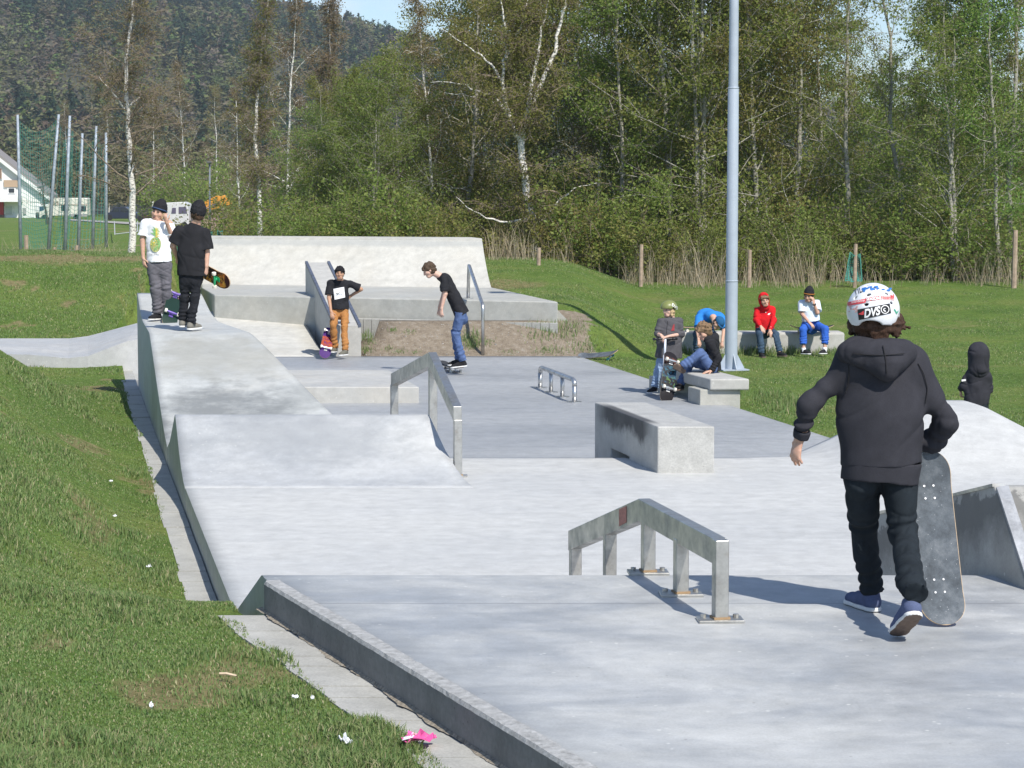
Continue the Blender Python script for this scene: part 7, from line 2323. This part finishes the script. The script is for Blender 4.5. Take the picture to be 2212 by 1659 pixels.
qd = [A(378, 505, -.3), A(540, 475, -.3), A(556, 632, -.3), A(398, 668, -.3)]
grid_print('white_print', qd, WHITE_INK, sh, sh, .007)
sw = [(.22, .55), (.26, .45), (.34, .42), (.50, .50), (.78, .66), (.50, .54), (.36, .50), (.30, .52), (.27, .60)]
cloth_print('swoosh', qd, [sw], BLACK_INK, sh, sh, .011)
r_ = random.Random(6); cloth_print('grey_print', qd, [[(x, y), (x + .1, y + .01), (x + .1, y + .05), (x, y + .04)] for x, y in [(r_.uniform(.2, .8), r_.uniform(.26, .4)) for _ in range(14)]], plain('grey print', (.42, .44, .46), .8), sh, sh, .0095)
tl_ = V3(P(665.8 + .1434 * 287, 551.7 + .1434 * 1528, -.35)); nz_ = A(325, 1165, .40); tl_[1] = 37.3; nz_ = A(325, 1165, .0); ax = nrm(nz_ - tl_); 
skateboard('purple skateboard with red lettering tilted against the boy in brown trousers', tuple(tl_ + ax * .36 + np.array([0, 0, .045])), ax, np.cross(ax, np.cross((-.1, 1, .0), ax)), deck_graphic('purple deck', (.055, .012, .13), [(-.02, .13, (.30, .03, .015), (.36, .08, .02), 26, .44)]), WH, L_=.70, Wd=.19)

# ================================================================== 5  skater bent over his board
A = crop(875.1, 545.3, .1682, 34.3)
J = dict(head=A(308, 222), neck=A(440, 300), sl=A(500, 330, -.16), sr=A(520, 330, .16), el=A(515, 530, -.2), wl=A(468, 720, -.2), fl=A(462, 860, -.2), er=A(500, 520, .2), wr=A(440, 700, .22), fr=A(440, 800, .22),
         hl=A(715, 800, -.09), hr=A(715, 800, .09), kl=A(650, 1060, -.06), kr=A(640, 1040, .12), al=A(745, 1400, -.07), ar=A(690, 1380, .12), hem=A(735, 800))
J['tl'] = J['al'] + np.array([-.19, -.02, -.105]); J['tr'] = J['ar'] + np.array([-.17, -.05, -.09])
J['heell'] = J['al'] + np.array([.058, 0, -.078]); J['upl'] = np.array([-.18, 0, 1.0])
root, fr_ = human('boy in black shirt and blue jeans bending forward on a rolling skateboard', J, (-.86, -.05, -.52), 1.0, 'pale', ('mid', 'fringe'), dict(m='black', sleeve=.88, cuff=.074, hem=.172, mid=.152, fold=.006, seed=14),
                  dict(m='jean', w=.95, cuff=.06, seed=3), dict(m='shoe_black'), hand_l=dict(pn=(.5, .6, 0), curl=.5, thumb=-1))
skateboard('black skateboard rolling under the feet of the bending skater', tuple(V3(P(968, 806, -.35)) + np.array([.03, .32, .085])), (-.42, .9, .03), (.02, .0, 1), deck_graphic('pale deck', (.42, .30, .2), [(0.0, .2, (.5, .08, .06), (.4, .3, .2), 9, .5)]), WH, L_=.78)

# ================================================================== 6  kid with the green helmet and scooter
A = crop(1382.4, 621.4, .16054, 30.9)
J = dict(head=A(385, 295), neck=A(415, 400, .02), sr=A(285, 455, -.02), sl=A(520, 455, .02), er=A(235, 625, -.06), wr=A(285, 640, -.2), fr=A(330, 715, -.21), el=A(560, 625, .0), wl=A(385, 655, -.2), fl=A(285, 680, -.22),
         hr=A(300, 950), hl=A(430, 950), kr=A(240, 1130), kl=A(420, 1130), ar=A(195, 1345, -.02), al=A(420, 1350, .05), hem=A(385, 945))
J['tr'] = J['ar'] + np.array([-.10, -.13, -.07]); J['tl'] = J['al'] + np.array([.02, -.18, -.07])
root, fr_ = human('kid in an olive green helmet and grey hoodie leaning on a scooter handlebar', J, (-.72, -.66, -.12), .84, 'pale', ('blond', 'long'), dict(m='greyhood', sleeve=1.35, hem=.205, mid=.19, w=1.12, fold=.007, seed=5, cuff=.06),
                  dict(m='light_jean', w=.98, cuff=.066, seed=4), dict(m='shoe_black'), hand_r=dict(pn=(.2, .2, -1), curl=.6), hand_l=dict(pn=(.1, .2, -1), curl=.5))
l, f, u, P_, M_ = fr_; s = .84
OLIVE = plain('olive helmet shell', (.19, .21, .065), .4, var=.08)
hc = P_(0, -.012, .045); hr_ = (.108, .124, .092)
he = sdf_obj('helmet', [ell(hc, hr_, .01, M_)], .006, OLIVE, root, subs=[ell(hc, (.094, .110, .08), .01, M_), cap(A(360, 155, -.15), A(362, 170, .1), .010, .010, .01)] + [ell(P_(sg * .12, 0, -.02), (.04, .03, .045), .01, M_) for sg in (-1, 1)],
             cuts=[(P_(0, 0, .004), -u + f * .22)])
wr2 = Wrap(hc, hr_, M_)
wr2.text('lettering', 'DVS', [A(440, 205), A(512, 262), A(500, 300), A(428, 243)], WHITE_INK, he, .003, bold=.02)
MB().tube([Vector(p) for p in (P_(.085, -.03, -.0), P_(.07, .03, -.08), P_(.0, .06, -.115), P_(-.07, .03, -.08), P_(-.085, -.03, 0))], [.006] * 5, 5).build('chin_strap', BLACK_INK, he)
top_ = child(root, 'hoodie')
cloth_print('red_print', [A(410, 480, -.3), A(470, 480, -.3), A(470, 590, -.3), A(410, 590, -.3)], [[(.1, .1), (.9, .1), (.9, .95), (.6, .8), (.35, .35)]], plain('dull red print', (.30, .03, .035), .8), top_, top_, .006)
surf_line(top_, [A(372, 450, -.3), A(356, 620, -.3)], 'zip', top_, .003, .002, 12)
# scooter
gp = A(340, 690, -.22)
root = empty('scooter', tuple(A(335, 1440, -.22)), 'kick scooter with white stem and black grips under the hands of the helmeted kid', 'scooter')
wm = plain('white scooter tube', (.66, .70, .78), .35, metal=.2)
MB().tube([Vector(A(342, 690, -.22)), Vector(A(330, 1000, -.24))], [.016, .017], 10).build('stem', wm, root, smooth=True)
MB().tube([Vector(A(334, 905, -.23)), Vector(A(330, 1180, -.24)), Vector(A(328, 1330, -.26))], [.024, .024, .02], 10).build('head_tube', wm, root, smooth=True)
hb = MB().tube([Vector(A(215, 690, -.25)), Vector(A(460, 686, -.18))], [.013, .013], 8).build('handlebar', BLACK_INK, root)
for a_, b_2 in (((178, 692, -.26), (250, 690, -.24)), ((430, 688, -.19), (500, 686, -.16))):
    MB().tube([Vector(A(*a_)), Vector(A(*b_2))], [.02, .018], 10).build('grip', BLACK_INK, hb, smooth=True)
w0 = A(328, 1395, -.28)
MB().tube([Vector(w0 + [-.012, 0, 0]), Vector(w0 + [.012, 0, 0])], [.05, .05], 18).build('wheel', M['tyre'], root)
MB().bar(Vector(w0 + [0.0, .06, .03]), Vector(w0 + [.12, .52, -.0]), .1, .03).build('foot_deck', plain('grey scooter deck', (.2, .2, .21), .5), root)
w1 = w0 + [.145, .60, 0]
MB().tube([Vector(w1 + [-.012, 0, 0]), Vector(w1 + [.012, 0, 0])], [.05, .05], 18).build('wheel', M['tyre'], root)

# ================================================================== 7  curly boy on the slab bench
A = crop(1382.4, 621.4, .16054, 30.35)
bz_ = BENCH_Z
J = dict(head=A(862, 590, -.05), neck=A(950, 675, .0), sl=A(930, 745, -.14), sr=A(1010, 735, .16), el=A(1058, 950, -.12), wl=A(960, 1118, -.16), fl=A(830, 1152, -.22), er=A(990, 940, .25), wr=A(880, 1040, .30), fr=A(800, 1050, .3),
         hl=A(965, 1085, -.06), hr=A(975, 1075, .12), kl=A(818, 878, -.10), kr=A(690, 985, .22), al=A(560, 1060, -.13), ar=A(545, 1310, .12), hem=A(985, 1110, .03))
J['tl'] = J['al'] + np.array([-.05, -.14, .05]); J['heell'] = J['al'] + np.array([.05, .03, -.085]); J['upl'] = np.array([-.75, .1, .7]); J['tl'] = J['heell'] + nrm((-.62, -.55, .42)) * .24
J['tr'] = J['ar'] + np.array([-.16, -.09, -.08])
root, fr_ = human('curly haired boy in a black hoodie and blue jeans sitting on the slab bench', J, (-.80, -.35, -.45), .95, 'mid', ('light', 'curly'), dict(m='black', sleeve=2, hem=.165, mid=.155, w=1.0, fold=.007, seed=8, collar=.07),
                  dict(m='jean', w=.98, cuff=.066, seed=2), dict(m='shoe_black', sole=SOLED), hand_l=dict(pn=(0, 0, -1), curl=.15, thumb=1))
pr = [cap(A(905, 690, -.06), A(1000, 670, .1), .06, .065, .05), cap(A(1000, 690, 0), A(1020, 760, .06), .07, .05, .05)]
sdf_obj('hood', pr, .007, CL['black'], root, fold=(.006, 30))
tl_ = V3(P(1382.4 + .16054 * 335, 621.4 + .16054 * 1492, -.35)); nz_ = A(412, 995, -.02); tl_[1] = 30.0; ax = nrm(nz_ - tl_)
skateboard('dark skateboard with blue and green art stood on its tail beside the scooter', tuple(tl_ + ax * .385), ax, np.cross(ax, np.cross((-.28, 1, 0), ax)), deck_graphic('dark art deck', (.012, .010, .012), [(.06, .10, (.04, .13, .18), (.015, .04, .07), 12, .46), (-.1, .1, (.09, .16, .03), (.02, .07, .13), 14, .52), (.24, .06, (.2, .06, .03), (.03, .02, .02), 16, .5)]), WH, L_=.79)

# ================================================================== 8  boy in the blue shirt bending down by the seat wall
A = crop(1382.4, 621.4, .16054, 39.25)
J = dict(head=A(1052, 480, -.42), neck=A(1000, 400, -.30), sr=A(800, 420, -.12), sl=A(1095, 420, -.18), er=A(770, 560, -.3), wr=A(790, 700, -.42), fr=A(800, 760, -.46), el=A(1128, 570, -.26), wl=A(1108, 720, -.4), fl=A(1098, 800, -.44),
         hr=A(800, 585, .22), hl=A(930, 585, .22), kr=A(760, 640, -.22), kl=A(1000, 650, -.22), ar=A(760, 860, -.22), al=A(1000, 880, -.22), hem=A(855, 560, .18))
J['neck'] = A(985, 395, -.30); J['sr'] = A(805, 410, -.10); J['sl'] = A(1090, 405, -.14)
J['tr'] = J['ar'] + np.array([0, -.19, -.06]); J['tl'] = J['al'] + np.array([.03, -.19, -.06])
root = None
root, fr_ = human('boy in a bright blue shirt and blue cap bending far down beside the seat wall', J, (.30, -.62, -.72), .95, 'mid', ('brown', 'short'), None, dict(m='dark_jean', w=1.0, cuff=.06), dict(m='shoe_black'))
lat = nrm(J['sl'] - J['sr'])
pr = [cap(A(870, 560, .16), A(905, 400, .06), .165, .18, .05, flata=True, e1=lat, f=.7), cap(A(905, 400, .06), A(965, 385, -.16), .175, .14, .06, e1=lat, f=.7), cap(A(830, 400, -.06), A(1075, 395, -.12), .075, .075, .06),
      cap(J['sr'], J['sr'] + (J['er'] - J['sr']) * .85, .075, .072, .03, flat=True), cap(J['sl'], J['sl'] + (J['el'] - J['sl']) * .9, .075, .074, .03, flat=True)]
sdf_obj('shirt', pr, .008, CL['blue'], root, fold=(.008, 20), seed=3)
l, f, u, P_, M_ = fr_
cp = sdf_obj('cap', [ell(P_(0, -.01, .04), (.09, .108, .09), .01, M_, cut=(P_(0, 0, .02), -u))], .006, CL['cap_blue'], root, fold=(.003, 60))
sdf_obj('visor', [cap(P_(-.04, .09, .03), P_(.04, .09, .03), .05, .05, .02, e1=u, f=1.0)], .006, CL['cap_blue'], cp, cuts=[(P_(0, 0, .036), u), (P_(0, 0, .026), -u)])

# ================================================================== 9  red hoodie
A = crop(1598, 602.4, .11467, 39.35)
J = dict(head=A(462, 400, -.12), neck=A(465, 525, -.03), sr=A(325, 580, -.02), sl=A(610, 580, .0), er=A(315, 775, -.10), wr=A(400, 900, -.32), fr=A(450, 1000, -.40), el=A(645, 765, -.1), wl=A(570, 965, -.33), fl=A(605, 1080, -.38),
         hr=A(380, 970, .05), hl=A(560, 970, .05), kr=A(375, 1040, -.38), kl=A(680, 1050, -.38), ar=A(408, 1410, -.45), al=A(755, 1390, -.55), hem=A(470, 945, .02))
J['tr'] = J['ar'] + np.array([.03, -.18, -.06]); J['tl'] = J['al'] + np.array([.10, -.15, -.06])
root, fr_ = human('boy in a red hoodie with the hood up sitting on the seat wall', J, (.12, -1, -.1), .96, 'mid', ('light', 'fringe'), dict(m='red', sleeve=2, hem=.17, mid=.165, w=1.02, fold=.007, seed=11, cuff=.04),
                  dict(m='dark_jean', w=.92, cuff=.058, seed=6), dict(m='shoe_black', sole=SOLED), hand_r=dict(pn=(0, .3, -1), curl=.25), hand_l=dict(pn=(0, .8, -.6), curl=.2))
def hood_up(root, fr_, s, m, h=.008):
    l, f, u, P_, M_ = fr_
    return sdf_obj('hood', [ell(P_(0, -.02, .025), np.array([.102, .122, .122]) * s, .02, M_), cap(P_(0, -.03, -.06), P_(0, -.03, -.13), .09 * s, .085 * s, .05)], h, m, root,
                   subs=[ell(P_(0, .05, .0), np.array([.079, .115, .108]) * s, .02, M_), ell(P_(0, -.0, .0), np.array([.085, .10, .10]) * s, .02, M_), cap(P_(0, .09, -.02), P_(0, .1, -.15), .062 * s, .035 * s, .02)], fold=(.004, 30), seed=5)
hood_up(root, fr_, .96, CL['red'])
top_ = child(root, 'hoodie')
cloth_print('white_print', [A(525, 635, -.3), A(580, 635, -.3), A(580, 680, -.3), A(525, 680, -.3)], [[(.0, .1), (.5, .0), (.95, .6), (.9, .95), (.5, .6), (.25, .7)]], WHITE_INK, top_, top_, .006)
for y in (600, 630):
    q = flat_on([A(490, y, -.3)], top_, .004)[0]; MB().tube([Vector(q), Vector(q) + Vector((0, -.006, 0))], [.01, .009], 8).build('button', WHITE_INK, top_)
cloth_print('lining', [A(470, 520, -.3), A(520, 515, -.3), A(500, 575, -.3), A(475, 580, -.3)], [[(.55, 1), (1, 1), (.4, 0), (.1, 0)]], WHITE_INK, top_, top_, .008)

# ================================================================== 10  pale shirt, royal blue trousers
J = dict(head=A(1300, 310, -.1), neck=A(1310, 420, -.02), sr=A(1165, 460, -.0), sl=A(1460, 455, .0), er=A(1172, 660, -.05), wr=A(1310, 825, -.26), fr=A(1395, 905, -.3), el=A(1462, 640, -.12), wl=A(1398, 460, -.16), fl=A(1372, 350, -.15),
         hr=A(1250, 880, .05), hl=A(1440, 880, .05), kr=A(1190, 965, -.36), kl=A(1610, 950, -.34), ar=A(1205, 1345, -.42), al=A(1600, 1340, -.42), hem=A(1345, 800, .0))
J['tr'] = J['ar'] + np.array([.10, -.13, -.065]); J['tl'] = J['al'] + np.array([-.10, -.13, -.065])
root, fr_ = human('boy in pale shirt, royal blue trousers and black knit hat on the seat wall', J, (-.42, -.85, -.3), .96, 'mid', ('brown', 'side'), dict(m='lightblue', sleeve=.82, cuff=.085, hem=.175, mid=.155, fold=.006, seed=9),
                  dict(m='blue_trs', w=.98, cuff=.068, crop=.28, seed=9), dict(m='shoe_black'), hat=beanie('black', 'orange'), hand_r=dict(pn=(0, .3, -1), curl=.6), hand_l=dict(pn=(-.6, .6, 0), curl=.5))
for q in 'rl':
    a, b = V3(J['a' + q]), V3(J['k' + q]); sdf_obj('sock', [cap(a + (b - a) * -.05, a + (b - a) * .12, .039, .041, .01, flat=True)], .006, CL['white'], root, fold=(.002, 60))
w_ = V3(J['wl']); d_ = nrm(V3(J['el']) - w_)
MB().tube([Vector(w_ + d_ * .012), Vector(w_ + d_ * .035)], [.031, .031], 12).build('wrist_watch', BLACK_INK, root)
skateboard('skateboard lying on the seat wall behind the boy in blue trousers', tuple(A(1360, 1008, .22) + np.array([0, 0, .082])), (1, .1, 0), (0, 0, 1), deck_graphic('black deck', (.02, .02, .022), []), WH, L_=.80)
A = crop(1382.4, 621.4, .16054, 39.7)
skateboard('skateboard with a pale raised nose on the seat wall behind the curly haired boy', tuple(A(800, 600, .0) * [1, 1, 0] + np.array([0, .1, SEATW_Z + .082])), (1, .05, 0), (0, 0, 1), deck_graphic('pale wood deck', (.5, .45, .38), []), WH, L_=.80)

# ================================================================== 11  small kid in black behind the round bank
A = crop(1965.8, 716.6, .3515, 24.2)
J = dict(head=A(418, 135), neck=A(420, 225, .0), sl=A(365, 255), sr=A(465, 262), el=A(330, 335, .03), wl=A(312, 350, .1), fl=A(312, 385, .12), er=A(485, 350, .03), wr=A(440, 420, .12), fr=A(420, 440, .14),
         hl=A(375, 440), hr=A(445, 440), hem=A(412, 450))
gk = float(ground(J['hem'][0], 24.2)); 
for q, dx in (('l', -.07), ('r', .07)):
    J['k' + q] = np.array([J['hem'][0] + dx, 24.22, gk + .33]); J['a' + q] = np.array([J['hem'][0] + dx, 24.2, gk + .08]); J['t' + q] = J['a' + q] + np.array([dx, .16, -.06])
root, fr_ = human('small kid in a black hooded top, seen from behind the round bank on the right', J, (-.35, .95, -.1), .84, 'mid', None, dict(m='hoodie', sleeve=2, hem=.165, mid=.152, w=1.05, fold=.009, seed=4),
                  dict(m='black_trs', w=.95), dict(m='shoe_black'), hand_l=dict(pn=(1, 0, 0), curl=.6))
l, f, u, P_, M_ = fr_
sdf_obj('hood', [ell(P_(0, -.015, .02), np.array([.130, .138, .14]) * .84, .02, M_), cap(P_(0, -.02, -.04), P_(0, .0, -.19), .098, .118, .06)], .007, CL['hoodie'], root, fold=(.006, 24, .012, 22), seed=6)
q = flat_on([A(331, 300, -.2)], child(root, 'hoodie'), .004)[0]
MB().bar(Vector(q) + Vector((-.025, 0, 0)), Vector(q) + Vector((.02, 0, .006)), .012, .02).build('white_badge', WHITE_INK, child(root, 'hoodie'))

# ================================================================== board lying on the grass edge
c0, c1 = PY(1249, 770, 37.9), PY(1338, 762, 37.4)
cc_ = (V3(c0) + V3(c1)) / 2; cc_[2] = float(ground(cc_[0], cc_[1])) + .11
cc_[2] = PY(1294, 767, cc_[1]).z
skateboard('grey skateboard with teal wheels lying on the grass edge of the plaza', tuple(cc_), V3(c1) - V3(c0), (-.10, -.42, 1), deck_graphic('plain wood deck', (.45, .33, .16), []), plain('teal wheel', (.05, .32, .38), .4), L_=.80, grip=GRIP)
# ------------------------------------------------------------------ thin spring haze over the valley
hm = bpy.data.materials.new('thin haze'); hm.use_nodes = True
hN, hL = hm.node_tree.nodes, hm.node_tree.links
hN.remove(hN['Principled BSDF'])
pv = hN.new('ShaderNodeVolumePrincipled')
pv.inputs['Color'].default_value = (0.80, 0.88, 1.0, 1)
pv.inputs['Density'].default_value = 0.00019
pv.inputs['Anisotropy'].default_value = 0.2
hL.new(pv.outputs[0], hN['Material Output'].inputs['Volume'])
hz_ = MB().box((0, 765, 78), (1900, 1650, 168)).build('haze', hm)
tag(hz_, kind='stuff')
scene.cycles.volume_bounces = 0
